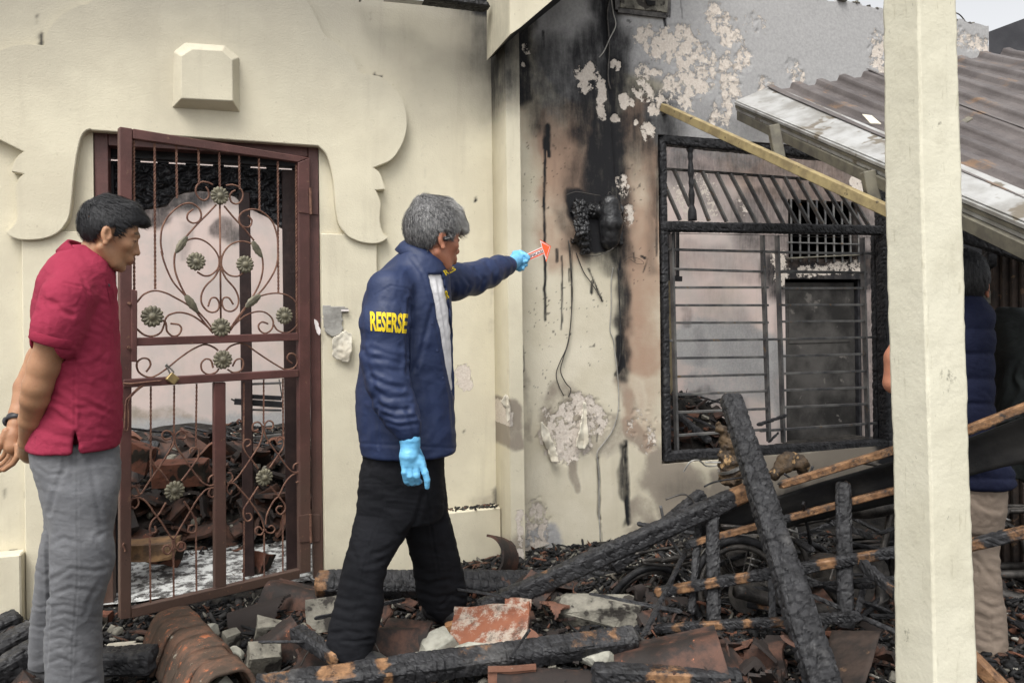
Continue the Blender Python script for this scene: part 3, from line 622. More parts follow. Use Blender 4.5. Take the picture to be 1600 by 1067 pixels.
# ---- fire-damaged wall with the window
BO = 0.08
sB0 = float(sz(790, 400, BO)[0]); sB1 = float(sz(1545, 60, BO)[0])
zB = float(sz(1385, 18, BO)[1])
wL = float(sz(1030, 400, BO)[0]); wR = float(sz(1398, 400, BO)[0]); wT = float((sz(1030, 206, BO)[1] + sz(1260, 232, BO)[1]) / 2); wB = float((sz(1040, 723, BO)[1] + sz(1360, 700, BO)[1]) / 2)
PEEL = [([(1062, 70), (1090, 100), (1085, 122)], 15, 1.0, 18), ([(1045, 85), (1010, 55)], 7, 0.85, 16), ([(1120, 25), (1145, 60)], 9, .85, 14), ([(1140, 90), (1140, 150), (1125, 185)], 6, .85, 12), ([(1162, 85), (1160, 100)], 5, .9, 8),
    ([(1048, 130), (1042, 155)], 7, .85, 8), ([(1068, 140), (1072, 165)], 6, .9, 8), ([(1005, 112), (1000, 140), (1012, 150)], 6, .95, 7), ([(1012, 112), (1030, 112)], 2, .85, 6), ([(903, 112), (906, 120)], 2, 1.0, 5), ([(922, 108), (920, 130), (913, 138)], 5, 1.0, 6),
    ([(938, 130), (940, 142), (940, 182)], 2.5, 1.0, 5), ([(934, 118), (933, 122)], 3, 1, 4), ([(962, 97), (963, 104)], 2.5, 1, 4), ([(974, 152), (976, 162)], 3.5, 1, 4), ([(962, 184), (963, 186)], 2, 1, 4), ([(1012, 202), (1014, 210)], 6, 1.0, 6), ([(1024, 160), (1022, 172)], 4, .9, 6),
    ([(993, 190), (994, 192)], 1, 1, 3), ([(985, 158), (988, 165)], 1, 1, 3), ([(1175, 30), (1185, 40)], 6, .6, 10), ([(1195, 130), (1200, 140)], 6, .75, 8), ([(1240, 105), (1250, 125)], 4, .66, 10), ([(1370, 60), (1375, 110)], 4, .8, 10), ([(972, 280), (975, 300)], 4, .9, 5), ([(983, 325), (982, 345)], 2.5, .9, 5),
    ([(880, 665), (905, 640), (925, 655)], 16, .9, 12), ([(865, 680), (880, 700), (900, 690)], 18, .95, 10), ([(855, 645), (860, 655)], 6, .8, 6), ([(835, 800), (845, 845)], 8, .78, 14), ([(830, 870), (850, 870)], 10, .8, 12), ([(1000, 660), (1010, 690)], 10, .55, 18), ([(1500, 60), (1535, 70)], 3, .7, 12), ([(820, 72), (824, 82)], 2, .8, 3), ([(818, 100), (824, 108)], 1.5, .8, 3)]
def burnt_paint(px, py, s, z):
    x, y = wob(px, py, 14, 0.03); x2, y2 = wob(px, py, 3, 0.15); x3, y3 = wob(px, py, 2.0, 0.06)
    soot = strokes(x, y, [([(812, 0), (812, 150)], 8, .98, 34), ([(850, 60), (870, 20)], 0, .35, 40), ([(948, -20), (952, 60)], 9, .85, 34), ([(955, 60), (962, 200)], 10, .9, 50), ([(860, 120), (1000, 185)], 36, .72, 74), ([(930, 90), (935, 200)], 26, .85, 60), ([(1060, 150), (1110, 190)], 4, .3, 50), ([(825, 120), (845, 190)], 6, .7, 34), ([(880, 200), (985, 240)], 20, .42, 60), ([(1015, 215), (1020, 420)], 1, .4, 16), ([(960, 200), (1020, 230)], 10, .5, 50), ([(860, 95), (910, 150)], 6, .55, 60),
        ([(950, 190), (935, 330)], 12, 1.0, 52), ([(905, 310), (930, 380)], 14, 1.05, 20), ([(900, 240), (890, 320)], 2, .6, 30), ([(1000, 120), (1015, 200)], 8, .45, 60), ([(1020, 205), (1028, 330)], 1, .55, 26), ([(968, 300), (970, 400)], 8, .8, 26), ([(974, 420), (975, 590)], 3, .8, 18), ([(900, 390), (960, 415)], 6, .6, 22), ([(880, 330), (892, 380)], 2, .5, 18),
        ([(1060, 190), (1330, 215)], 2, .3, 30), ([(975, 700), (980, 810)], 1, .75, 9), ([(1380, 150), (1380, 700)], 10, .95, 12), ([(1400, 240), (1560, 330), (1560, 900)], 60, 1.1, 30), ([(1440, 400), (1440, 900)], 60, 1.1, 20), ([(1040, 760), (1380, 740)], 3, .35, 40), ([(1130, 870), (1400, 830)], 60, 1.0, 60), ([(840, 905), (1000, 880)], 6, .5, 18)])  # black below the sill and under the roof is shade painted into the soot
    nar = [([(855, 198), (854, 230)], 3.0, 1.1, 8), ([(853, 200), (850, 300), (851, 400), (852, 500)], .9, 1.0, 3), ([(857, 225), (858, 245)], 2, 1, 3), ([(944, -5), (947, 60), (953, 110), (960, 200), (965, 280), (968, 330)], 2.6, 1.2, 4), ([(848, 50), (852, 110)], 1, .8, 3),
        ([(965, 260), (969, 420)], 1, .9, 4), ([(968, 530), (972, 572)], 4, 1.1, 10), ([(972, 572), (964, 585)], 3, 1, 4), ([(977, 690), (980, 730), (981, 800), (984, 818)], 1.4, 1.0, 5), ([(935, 715), (937, 800), (938, 812)], 1.2, .9, 2.5), ([(938, 815), (941, 845)], .5, .6, 2),
        ([(878, 400), (879, 460), (877, 515)], .8, .8, 2), ([(870, 390), (871, 408)], 2, .8, 3), ([(889, 420), (890, 440)], 1, .8, 2), ([(920, 420), (941, 470)], .8, .9, 2), ([(925, 440), (924, 458)], 2, .9, 2), ([(893, 390), (894, 470)], .8, .6, 2), ([(816, 540), (820, 580)], .5, .6, 2), ([(990, 395), (992, 408)], 1, .8, 2), ([(1002, 400), (1008, 404)], 1.5, .9, 2), ([(942, 640), (932, 690)], .7, .7, 2),
        ([(1012, 405), (1005, 425)], .8, .6, 2), ([(965, 15), (1046, 26), (1048, 0)], 1.0, .9, 2), ([(965, 0), (965, 16)], 1, .9, 2), ([(1038, 26), (1040, 40)], 1.5, .9, 3), ([(1064, 0), (1066, 30)], .7, .5, 1.5), ([(1032, 40), (1030, 100)], .7, .5, 1.5), ([(868, 160), (866, 300)], .5, .25, 6), ([(1028, 208), (1026, 400)], 1, .7, 3), ([(820, 880), (960, 872)], 1, .6, 8)]
    soot = np.maximum(soot, strokes(x3, y3, [(a_, b_ * .55, c_ * .95, d_ * 1.15) for a_, b_, c_, d_ in nar]) * (.62 + .75 * fbm(px * .25, py * .06, 6.1, 3))); sp = (fbm(px * .35, py * .22, 3, 2) > .80) & (x > 815) & (x < 1030) & (y < 640); soot = np.where(sp & (fbm(px * .01, py * .01, 4, 2) > .5), np.maximum(soot, .6), soot)
    gray = strokes(x, y, [([(1030, -60), (1600, 60)], 150, 1.15, 60), ([(880, 20), (900, 110)], 30, 1.0, 50), ([(960, 0), (1010, 60)], 30, .95, 50), ([(850, 120), (870, 160)], 10, .5, 40), ([(850, 845), (835, 880)], 16, .9, 24), ([(1060, 180), (1400, 200)], 30, 1, 40)])
    heat = strokes(x, y, [([(905, 190), (872, 300), (884, 390)], 20, .95, 40), ([(990, 200), (1015, 260)], 10, .9, 30), ([(1000, 190), (1006, 560)], 24, 1.0, 18), ([(985, 560), (990, 660)], 10, .6, 26), ([(838, 180), (855, 330)], 6, .6, 30), ([(870, 200), (890, 310)], 24, 1.0, 24), ([(1005, 260), (1005, 560)], 22, .8, 16), ([(990, 300), (1000, 520)], 6, .9, 20), ([(1000, 620), (1010, 680)], 14, .4, 40), ([(860, 320), (880, 400)], 6, .8, 20), ([(1018, 690), (1024, 560)], 8, .6, 20), ([(818, 150), (830, 210)], 10, .5, 24)])
    stain = strokes(x, y, [([(985, 665), (1010, 690)], 8, .8, 20), ([(880, 640), (940, 680)], 30, .55, 30), ([(1040, 740), (1090, 800), (1060, 850)], 24, .85, 40), ([(1000, 800), (1020, 870)], 12, .6, 30), ([(1150, 760), (1380, 730)], 30, .95, 30), ([(890, 720), (895, 760)], 3, .7, 12), ([(820, 580), (825, 680)], 2, .5, 14), ([(975, 600), (985, 640)], 5, .6, 20)])
    heat = heat * (.35 + .75 * fbm(px * .03, py * .012, 4.4, 4)); return dict(soot=soot, gray=gray, scorch=heat, stain=stain, peel=strokes(x2, y2, [(a, b + 1, c * 1.0, d * 1.9) for a, b, c, d in PEEL]) * (.20 + 1.25 * fbm(px * .13, py * .08, 9.2, 4)) * np.where(in_poly(px, py, [(838, 630), (960, 640), (930, 700), (880, 735), (845, 700)]), 1, 1))
def burnt_relief(px, py, s, z, at):
    x2, y2 = wob(px, py, 3, 0.15); fine = fbm(px * .12, py * .12, 2.2, 4)
    r = -0.004 * sstep(.5, .56, at['peel'] + (fine - .5) * 1.2)
    r -= 0.012 * strokes(*wob(px, py, 2, .06), [([(944, -5), (947, 60), (953, 110), (960, 200), (965, 280)], 2.0, 1.0, 4), ([(977, 700), (980, 730), (981, 800), (984, 818)], 1.6, 1.0, 3), ([(935, 715), (937, 812)], .8, .8, 3)])
    return r + 0.006 * (fbm(s * 2.2, z * 2.2, 3.3, 3) - .5) + 0.0015 * (fbm(s * 30, z * 30, 1.3, 3) - .5)
btop = lambda S: zB + 0.012 * (fbm(S * 22, 0.3, 0, 3) - 0.5) * 2 + 0.012 * np.round(fbm(S * 7, 2.3, 0, 2) * 3)
bw = sheet('wall_burnt', sB0, sB1, -0.1, zB + 0.06, 0.0075, BO, 'burnt_wall', [(wL, wR, wB, wT)], burnt_paint, 0.14, True, burnt_relief, btop)
bw['kind'] = 'structure'
# ragged brick and mortar crumbs along the broken wall top
m = MB(); rnd = random.Random(5)
for k in range(70):
    s = rnd.uniform(float(sz(1200, 5, BO)[0]), sB1 - .03); L = rnd.uniform(.015, .07); hh = rnd.uniform(.006, .022)
    z = float(btop(np.array([s]))[0]); o = BO - rnd.uniform(.0, .1)
    ang = rnd.uniform(-.3, .3); a = W(s, z + hh * .3, o); b = a + (WD * math.cos(ang) + WN * math.sin(ang)) * L + ZZ * rnd.uniform(-.006, .006); m.bar(a, b, rnd.uniform(.02, .05), hh)
build('broken_coping', m, M['concrete'], bw, bevel=0.002)['kind'] = 'stuff'

# ---- the slender cream porch pillar in front
def rect(cx, cy, a, th, z): return np.array([[cx + math.cos(th) * i * a / 2 - math.sin(th) * j * a / 2, cy + math.sin(th) * i * a / 2 + math.cos(th) * j * a / 2, z] for i, j in ((-1, -1), (1, -1), (1, 1), (-1, 1))])
def pill_ring(py, edge_x, xr):                       # near corner seen at edge_x, right corner at xr
    Y = 1.72; c = pt(edge_x, py, Y); th = math.radians(15)
    d = np.array([math.cos(th), math.sin(th), 0]); b = np.array([-math.sin(th), math.cos(th), 0])
    lo, hi = 0.03, 0.4
    for _ in range(40):
        a = (lo + hi) / 2; x = proj(c + d * a)[0]
        if x < xr: lo = a
        else: hi = a
    return np.array([c, c + d * a, c + d * a + b * a, c + b * a])
rows = [(-80, 1434, 1492), (0, 1435, 1495), (250, 1439.5, 1502), (500, 1446, 1509), (750, 1454, 1516), (1067, 1461, 1528), (1290, 1467, 1536)]
RG = []; yy = np.linspace(-80, 1290, 110)
for y in yy:
    e = np.interp(y, [r[0] for r in rows], [r[1] for r in rows]); x = np.interp(y, [r[0] for r in rows], [r[2] for r in rows])
    r4 = pill_ring(y, e, x); r4[:, 2] = r4[0, 2]; fine = []
    for k in range(4):
        a, b = r4[k], r4[(k + 1) % 4]
        for t in (0.0, .02, .06, .25, .5, .75, .94, .98): fine.append(a + (b - a) * t)
    RG.append(np.array(fine))
V = np.array(RG); nn = V.shape[1]; ctr = V.mean(1, keepdims=True)
dirn = V - ctr; L_ = np.linalg.norm(dirn, axis=2, keepdims=True); jit = fbm(V[..., 0] * 40, V[..., 2] * 30 + V[..., 1] * 25, 1.0, 3) - .5; jit2 = fbm(V[..., 0] * 120, V[..., 2] * 90 + V[..., 1] * 80, 1.0, 2) - .5
corner = np.array([(k % 8 in (0,)) for k in range(nn)]) * 1.0
V = V + dirn / L_ * (jit * .0045 + jit2 * .0015)[..., None] - dirn / L_ * (corner[None, :] * (0.0022 + .003 * (np.abs(jit2) * 2)))[..., None]
FC = np.array([(i * nn + k, i * nn + (k + 1) % nn, (i + 1) * nn + (k + 1) % nn, (i + 1) * nn + k) for i in range(len(yy) - 1) for k in range(nn)])
me = raw('porch_pillar', V.reshape(-1, 3), FC[:, ::-1], False)
pil = link('porch_pillar', me, M['pillar_paint'], label='slender square cream painted pillar standing in front of the collapsed roof', cat='pillar')

# ---- rooms behind: back walls seen through door and window
def room_paint(px, py, s, z):
    x, y = wob(px, py, 14, 0.03); x2, y2 = wob(px, py, 4, 0.12)
    soot = strokes(x, y, [([(215, 320), (265, 320), (330, 300)], 6, .8, 26), ([(300, 290), (440, 340)], 2, .5, 26), ([(340, 355), (365, 362)], 8, .65, 12), ([(290, 350), (293, 400)], 2, .35, 10), ([(225, 330), (250, 345)], 10, .7, 16), ([(-50, 350), (60, 700)], 10, .4, 60)])
    gray = strokes(x, y, [([(180, 690), (480, 670)], 14, .85, 30), ([(240, 400), (250, 520)], 4, .3, 26)])
    stain = strokes(x, y, [([(215, 650), (290, 655)], 8, .55, 16), ([(300, 665), (340, 660)], 6, .4, 16), ([(415, 640), (440, 645)], 8, .5, 14)])
    return dict(soot=soot, gray=gray, stain=stain, scorch=strokes(x, y, [([(230, 600), (460, 560)], 60, .0, 40)]), peel=strokes(x2, y2, [([(240, 690), (330, 680)], 8, .45, 20)]))
rw = sheet('wall_room_back', -3.6, 2.3, -0.1, 3.4, 0.03, -3.5, 'room_wall', (), room_paint, 0.14)
rw['kind'] = 'structure'
WO = -2.0                                            # the wall seen through the window
def wroom_paint(px, py, s, z):
    x, y = wob(px, py, 16, 0.03); x2, y2 = wob(px, py, 5, 0.09)
    soot = strokes(x, y, [([(1050, 240), (1380, 250)], 26, .6, 60), ([(1060, 400), (1190, 420)], 6, .35, 40), ([(1120, 470), (1190, 600)], 10, .28, 50), ([(1355, 400), (1365, 700)], 6, .6, 24), ([(1210, 380), (1222, 700)], 3, .35, 14), ([(1190, 340), (1370, 340)], 40, .62, 40), ([(1227, 430), (1350, 430)], 14, .9, 24), ([(1150, 250), (1380, 300)], 14, .62, 60), ([(1050, 260), (1130, 320)], 12, .42, 30), ([(1180, 330), (1230, 340)], 14, .55, 30), ([(1230, 430), (1360, 420)], 30, .8, 30), ([(1215, 470), (1230, 700)], 1, .3, 8), ([(1080, 390), (1180, 400)], 4, .35, 22), ([(1040, 640), (1090, 625)], 6, .7, 16), ([(1110, 620), (1160, 640)], 5, .4, 18), ([(1095, 515), (1100, 560)], 4, .3, 16), ([(1150, 500), (1185, 540)], 8, .32, 26), ([(1070, 480), (1072, 500)], 4, .4, 10), ([(1360, 200), (1380, 260)], 10, .7, 30)])
    gray = strokes(x, y, [([(1090, 530), (1190, 560)], 30, .75, 26), ([(1100, 600), (1190, 600)], 20, .6, 30), ([(1060, 230), (1180, 240)], 10, .5, 30), ([(1205, 600), (1220, 640)], 10, .6, 20), ([(1250, 440), (1360, 430)], 10, .4, 30)])
    heat = strokes(x, y, [([(1180, 260), (1370, 280)], 40, .5, 40), ([(1230, 420), (1350, 410)], 10, .7, 20)])
    peel = strokes(x2, y2, [([(1060, 300), (1075, 340)], 4, .62, 26), ([(1100, 280), (1110, 330)], 4, .58, 26), ([(1160, 310), (1165, 330)], 2, .62, 14), ([(1215, 400), (1225, 440)], 6, .8, 14), ([(1255, 425), (1340, 415)], 5, .72, 12), ([(1075, 640), (1150, 660)], 10, .6, 16), ([(1335, 285), (1345, 300)], 4, .9, 8)])
    return dict(soot=soot, gray=gray, scorch=heat, peel=peel)
ds0, ds1 = float(sz(1227, 500, WO)[0]), float(sz(1349, 500, WO)[0]); dz1 = float(sz(1290, 436, WO)[1])
gs0, gs1 = float(sz(1232, 380, WO)[0]), float(sz(1342, 380, WO)[0]); gz0, gz1 = float(sz(1290, 405, WO)[1]), float(sz(1290, 314, WO)[1])
ww = sheet('wall_room_side', float(sz(1020, 400, WO)[0]) - 1.2, float(sz(1600, 400, WO)[0]) + .6, -0.1, 3.3, 0.02, WO, 'room_wall', [(ds0, ds1, -0.2, dz1), (gs0, gs1, gz0, gz1)], wroom_paint, 0.14)
ww['kind'] = 'structure'
# corridor behind that doorway stays a dark closed box
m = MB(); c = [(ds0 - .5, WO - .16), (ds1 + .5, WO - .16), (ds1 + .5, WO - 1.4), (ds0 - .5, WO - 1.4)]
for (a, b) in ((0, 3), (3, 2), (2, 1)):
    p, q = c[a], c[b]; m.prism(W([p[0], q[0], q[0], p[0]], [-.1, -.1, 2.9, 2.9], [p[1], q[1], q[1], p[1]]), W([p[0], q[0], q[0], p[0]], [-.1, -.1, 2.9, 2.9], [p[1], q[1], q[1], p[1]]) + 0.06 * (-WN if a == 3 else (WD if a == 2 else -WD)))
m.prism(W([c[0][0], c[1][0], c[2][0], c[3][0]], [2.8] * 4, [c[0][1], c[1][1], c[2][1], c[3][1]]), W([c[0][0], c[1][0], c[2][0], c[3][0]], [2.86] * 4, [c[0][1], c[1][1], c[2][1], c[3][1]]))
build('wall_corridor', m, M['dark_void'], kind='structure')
t = thing('scorched_door', 'soot blackened closed door leaf seen behind the right window grille', 'door', None, W((ds0 + ds1) / 2, 0, WO))
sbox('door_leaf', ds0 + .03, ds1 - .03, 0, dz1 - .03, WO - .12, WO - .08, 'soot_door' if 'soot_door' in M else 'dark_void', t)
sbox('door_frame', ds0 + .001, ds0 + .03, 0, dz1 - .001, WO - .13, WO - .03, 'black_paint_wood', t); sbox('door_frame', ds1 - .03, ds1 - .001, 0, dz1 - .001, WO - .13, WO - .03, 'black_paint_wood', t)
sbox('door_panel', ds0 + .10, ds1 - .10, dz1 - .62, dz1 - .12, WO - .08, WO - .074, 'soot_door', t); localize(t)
t = thing('vent_grille', 'small wall opening with a row of upright steel bars above the sooty doorway', 'grille', None, W((gs0 + gs1) / 2, gz0, WO))
for k in range(9):
    s = gs0 + .02 + (gs1 - gs0 - .04) * k / 8; m = MB(); m.bar(W(s, gz0 - .03, WO + .015), W(s, gz1 + .0, WO + .015), .016, .016); build('bar', m, M['scorched_steel'], t)
m = MB(); m.bar(W(gs0 - .04, gz0 + .0, WO + .03), W(gs1 + .05, gz0 + .05, WO + .04), .03, .012); build('sill_strip', m, M['olive_steel'], t)
m = MB(); m.bar(W(gs0 - .04, gz0 + .15, WO + .028), W(gs1 + .03, gz0 + .15, WO + .028), .012, .012); build('bar', m, M['scorched_steel'], t); localize(t)

# ---- ground under everything
def rubble_h(x, y):                                  # height of the rubble surface
    x = np.asarray(x, float); y = np.asarray(y, float)
    o = -((x - O0[0]) * WN[0] + (y - O0[1]) * WN[1])  # metres behind the house front
    s = (x - O0[0]) * WD[0] + (y - O0[1]) * WD[1]
    h = 0.05 + 0.07 * (fbm(x * 2.3, y * 2.3, 1, 3) - .3) + 0.03 * (fbm(x * 7, y * 7, 4, 3) - .5)
    h = h + 0.05 * sstep(-.5, .2, x) * sstep(0.3, -.3, o - 0)
    inr = sstep(.65, 1.2, o) * (s < 1.0)
    h = np.where(s < 1.0, h * (1 - sstep(-.25, .0, o)) + 0.055 * sstep(-.25, 0, o) + inr * (0.30 + .25 * (fbm(x * 1.7, y * 1.7, 8, 3) - .4)), h)
    win = (s >= 1.0) & (o > .0)
    h = np.where(win, 0.12 + sstep(.0, .5, o) * .70 * sstep(wL + 1.35, wL + .55, s) + .10 * (fbm(x * 3, y * 3, 8, 3) - .5), h)
    return h
gx = np.arange(-4.5, 5.0, 0.025); gy = np.arange(1.2, 8.2, 0.025); GX, GY = np.meshgrid(gx, gy, indexing='ij')
H = rubble_h(GX, GY); n0, n1 = GX.shape
i, j = np.meshgrid(np.arange(n0 - 1), np.arange(n1 - 1), indexing='ij'); i = i.ravel(); j = j.ravel()
Q = np.stack([i * n1 + j, (i + 1) * n1 + j, (i + 1) * n1 + j + 1, i * n1 + j + 1], 1)
me = raw('rubble_ground', np.stack([GX, GY, H], -1).reshape(-1, 3), Q, True); link('ground_ash', me, M['ash_ground'], kind='structure')
me = raw('ground', [(-150, -150, -0.03), (150, -150, -0.03), (150, 150, -0.03), (-150, 150, -0.03)], [(0, 1, 2, 3)]); simple('soil', lin(0.13, 0.12, 0.105), lin(0.08, 0.075, 0.065), 0.95, 0.7, kind='World'); link('ground', me, M['soil'], kind='structure')
# white ash and tile strip just inside the threshold
xs = np.arange(sL - .05, sR + .05, .02); os_ = np.arange(-.75, .02, .02); SS, OO = np.meshgrid(xs, os_, indexing='ij')
V = W(SS, 0.066 + 0.008 * fbm(SS * 9, OO * 9, 1, 3), OO).reshape(-1, 3); n0, n1 = SS.shape
i, j = np.meshgrid(np.arange(n0 - 1), np.arange(n1 - 1), indexing='ij'); i = i.ravel(); j = j.ravel()
me = raw('floor_ash', V, np.stack([i * n1 + j, (i + 1) * n1 + j, (i + 1) * n1 + j + 1, i * n1 + j + 1], 1), True); link('floor', me, M['white_ash'], kind='structure')
# ------------------------------------------------------------------ maroon steel door frame in the opening
fr_t = thing('door_frame', 'maroon steel frame lining the doorway, open gate hinged to its right side', 'door frame', None, W((sL + sR) / 2, 0.05, -.03))
sbox('jamb', sL + .002, sL + .058, 0.03, zT - .002, -.085, -.012, 'maroon_paint', fr_t, 0.002)
sbox('jamb', sR - .050, sR - .002, 0.03, zT - .002, -.085, -.004, 'maroon_paint', fr_t, 0.002)
sbox('head', sL + .060, sR - .052, zT - .056, zT - .002, -.085, -.012, 'maroon_paint', fr_t, 0.002); localize(fr_t)
# ---- burnt black inner door frame with carved transom
bf = thing('inner_door_frame', 'fire blackened wooden door frame with carved leafy arched transom behind the gate', 'door frame', None, W((sL + sR) / 2, 0.05, -.17))
def spx(x, y, off): return float(sz(x, y, off)[0])
def zpx(x, y, off): return float(sz(x, y, off)[1])
IO = -0.14
sbox('post', sL + .03, spx(180, 500, IO), 0.05, zT - .1, IO - .05, IO, 'black_paint_wood', bf, 0.004)
sbox('post', spx(375, 500, IO), spx(393, 500, IO), 0.05, zpx(384, 300, IO), IO - .06, IO - .01, 'maroon_dark' if 'maroon_dark' in M else 'black_paint_wood', bf, 0.004)
sbox('post', spx(443, 500, IO), spx(474, 500, IO), 0.05, zT - .1, IO - .05, IO, 'maroon_dark', bf, 0.004)
zh = zpx(320, 256, IO)
for k, (a, b) in enumerate([(0.0, .05), (.056, .09), (.096, .20)]):
    sbox('header_board', sL + .01, sR - .02, zh + .006 + a, min(zh + .006 + b, zT + .06), IO - .05, IO + .01 - .012 * k, 'black_paint_wood', bf, 0.003)
for k in range(7):
    s = sL + .12 + k * .125; sbox('spacer', s, s + .05, zh - .002, zh + .008, IO - .04, IO - .012, 'black_paint_wood', bf, 0)
arc = [(150, 345), (190, 338), (225, 326), (258, 321), (271, 305.5), (287, 299), (312, 296), (345, 299), (366, 305), (378, 316), (394, 326), (419, 338), (436, 353), (444, 357), (474, 354)]
a_s = np.array([spx(x, y, IO) for x, y in arc]); a_z = np.array([zpx(x, y, IO) for x, y in arc])
h = .0045; S = np.arange(sL + .02, sR - .03, h); nz = 70
VV = []; 
for s in S:
    zb = np.interp(s, a_s, a_z); zs = np.linspace(zb, zh, nz); VV.append(np.stack([np.full(nz, s), zs], 1))
VV = np.array(VV); u = VV[..., 0]; v = VV[..., 1]
wx = u + .018 * np.sin(v * 62 + 2 * np.sin(u * 30)); wy = v + .018 * np.sin(u * 55 + 2 * np.sin(v * 35))
f2, cid = worley(wx * 17, wy * 17, 3); rel = sstep(0, .35, f2)
dxc = (wx * 17) - np.floor(wx * 17) - .5; dyc = (wy * 17) - np.floor(wy * 17) - .5
rel = rel * (.65 + .35 * np.sin(np.arctan2(dyc, dxc) * 7 + cid * 9) * sstep(0, .3, np.hypot(dxc, dyc))) + .3 * fbm(u * 60, v * 60, 1, 2)
rel *= sstep(0, .012, zh - v) * sstep(0, .008, v - np.interp(u, a_s, a_z))
P = W(u, v, IO - .045 + .030 * rel); Pb = W(u, v, np.full(u.shape, IO - .065)); n0, n1 = u.shape
i, j = np.meshgrid(np.arange(n0 - 1), np.arange(n1 - 1), indexing='ij'); i = i.ravel(); j = j.ravel(); Q = np.stack([i * n1 + j, (i + 1) * n1 + j, (i + 1) * n1 + j + 1, i * n1 + j + 1], 1)
nb = n0 * n1; low = np.array([(i * n1, i * n1 + nb, (i + 1) * n1 + nb, (i + 1) * n1) for i in range(n0 - 1)])
link('carved_transom', raw('carved_transom', np.vstack([P.reshape(-1, 3), Pb.reshape(-1, 3)]), np.vstack([Q, Q[:, ::-1] + nb, low]), True), M['black_paint_wood'], bf)
# broken mid rail stubs on the right of the doorway
for (x0, y0, x1, y1, ww_, mt) in ((366, 627, 442, 632, .03, 'black_paint_wood'), (385, 619, 440, 622, .022, 'black_paint_wood'), (390, 640, 440, 641, .01, 'scorched_steel'), (392, 600, 440, 598, .012, 'scorched_steel'), (392, 684, 440, 679, .014, 'scorched_steel'), (394, 640, 390, 676, .006, 'burnt_metal'), (436, 592, 441, 622, .006, 'scorched_steel'), (361, 623, 372, 629, .008, 'burnt_metal')):
    m = MB(); m.bar(onw(x0, y0, IO - .08), onw(x1, y1, IO - .08), ww_, ww_); build('broken_rail', m, M[mt], bf, bevel=.002)
localize(bf)

# ------------------------------------------------------------------ wrought iron gate standing ajar
G0 = pt(197, 500, 3.08); G1 = pt(480, 500, 3.62); G1[2] = G0[2]
GD = (G1 - G0) / np.linalg.norm(G1 - G0); GN = np.array([GD[1], -GD[0], 0.0])
def gp(p, off=0.0):
    d = ray(p[0], p[1]); p0 = G0 + GN * off; return CAM + d * (((p0 - CAM) @ GN) / (d @ GN))
gate = thing('wrought_iron_gate', 'rusty maroon wrought iron gate with scrolls and olive flowers, standing ajar', 'gate', None, [*G1[:2], .1])
def gbar(name, quad, t0=-.018, t1=.018, mt='maroon_paint', bev=.003, par=None):
    A = np.array([gp(q, t1) for q in quad]); B = A + GN * (t0 - t1); m = MB(); m.prism(A, B); return build(name, m, M[mt], gate if par is None else par, bevel=bev)
gbar('stile', [(187, 198), (207, 201), (205, 966), (188, 968)])
gbar('stile', [(466, 254), (484, 247), (486, 893), (469, 897)])
gbar('top_rail', [(207.5, 201), (484, 246.5), (466, 253.5), (207.5, 217)], -.017, .017)
gbar('mid_rail', [(205.5, 528), (467, 520), (467, 532), (205.5, 541)], -.016, .016)
gbar('mid_rail', [(193, 593), (467, 577), (467, 589), (193, 606)], -.017, .022)
gbar('centre_post', [(335, 598), (353, 597), (354, 922), (336, 926)], -.015, .015)
gbar('bottom_rail', [(205.5, 950), (469, 889), (469, 903), (205.5, 966)], -.017, .017)
Z1 = lambda L: [(180 + x / 4.848, 190 + y / 4.848) for x, y in L]
Z2 = lambda L: [(180 + x / 4.445, 370 + y / 4.445) for x, y in L]
Z3 = lambda L: [(180 + x / 4.848, 580 + y / 4.848) for x, y in L]
Z4 = lambda L: [(180 + x / 4.848, 760 + y / 4.848) for x, y in L]
def rod(pts, r=.0042, name='scroll', off=0.0, n=6, twist=0, sm=5, mt='rusty_iron'):
    P = np.array([gp(p, off) for p in pts]); P = spline(P, sm) if len(pts) > 2 else P
    if twist:
        k = max(2, int(np.linalg.norm(P[-1] - P[0]) / .006)); P = np.array([P[0] + (P[-1] - P[0]) * t for t in np.linspace(0, 1, k)])
        m = MB(); m.tube(P, r * 1.25, 4, .55); return build(name, m, M[mt], gate, smooth=False)
    m = MB(); m.tube(P, r, n); return build(name, m, M[mt], gate, smooth=True)
for x, y0, y1 in ((209.5, 212, 522), (242, 222, 452), (276, 228, 310), (310.5, 233, 287), (343, 238, 297), (374, 243, 296), (405, 248, 329), (434.5, 252, 457), (463, 258, 522)):
    rod([(x - .5, y0), (x + .5, y1)], name='twisted_bar', twist=1)
rod([(343.5, 318), (345, 500)], name='bar')
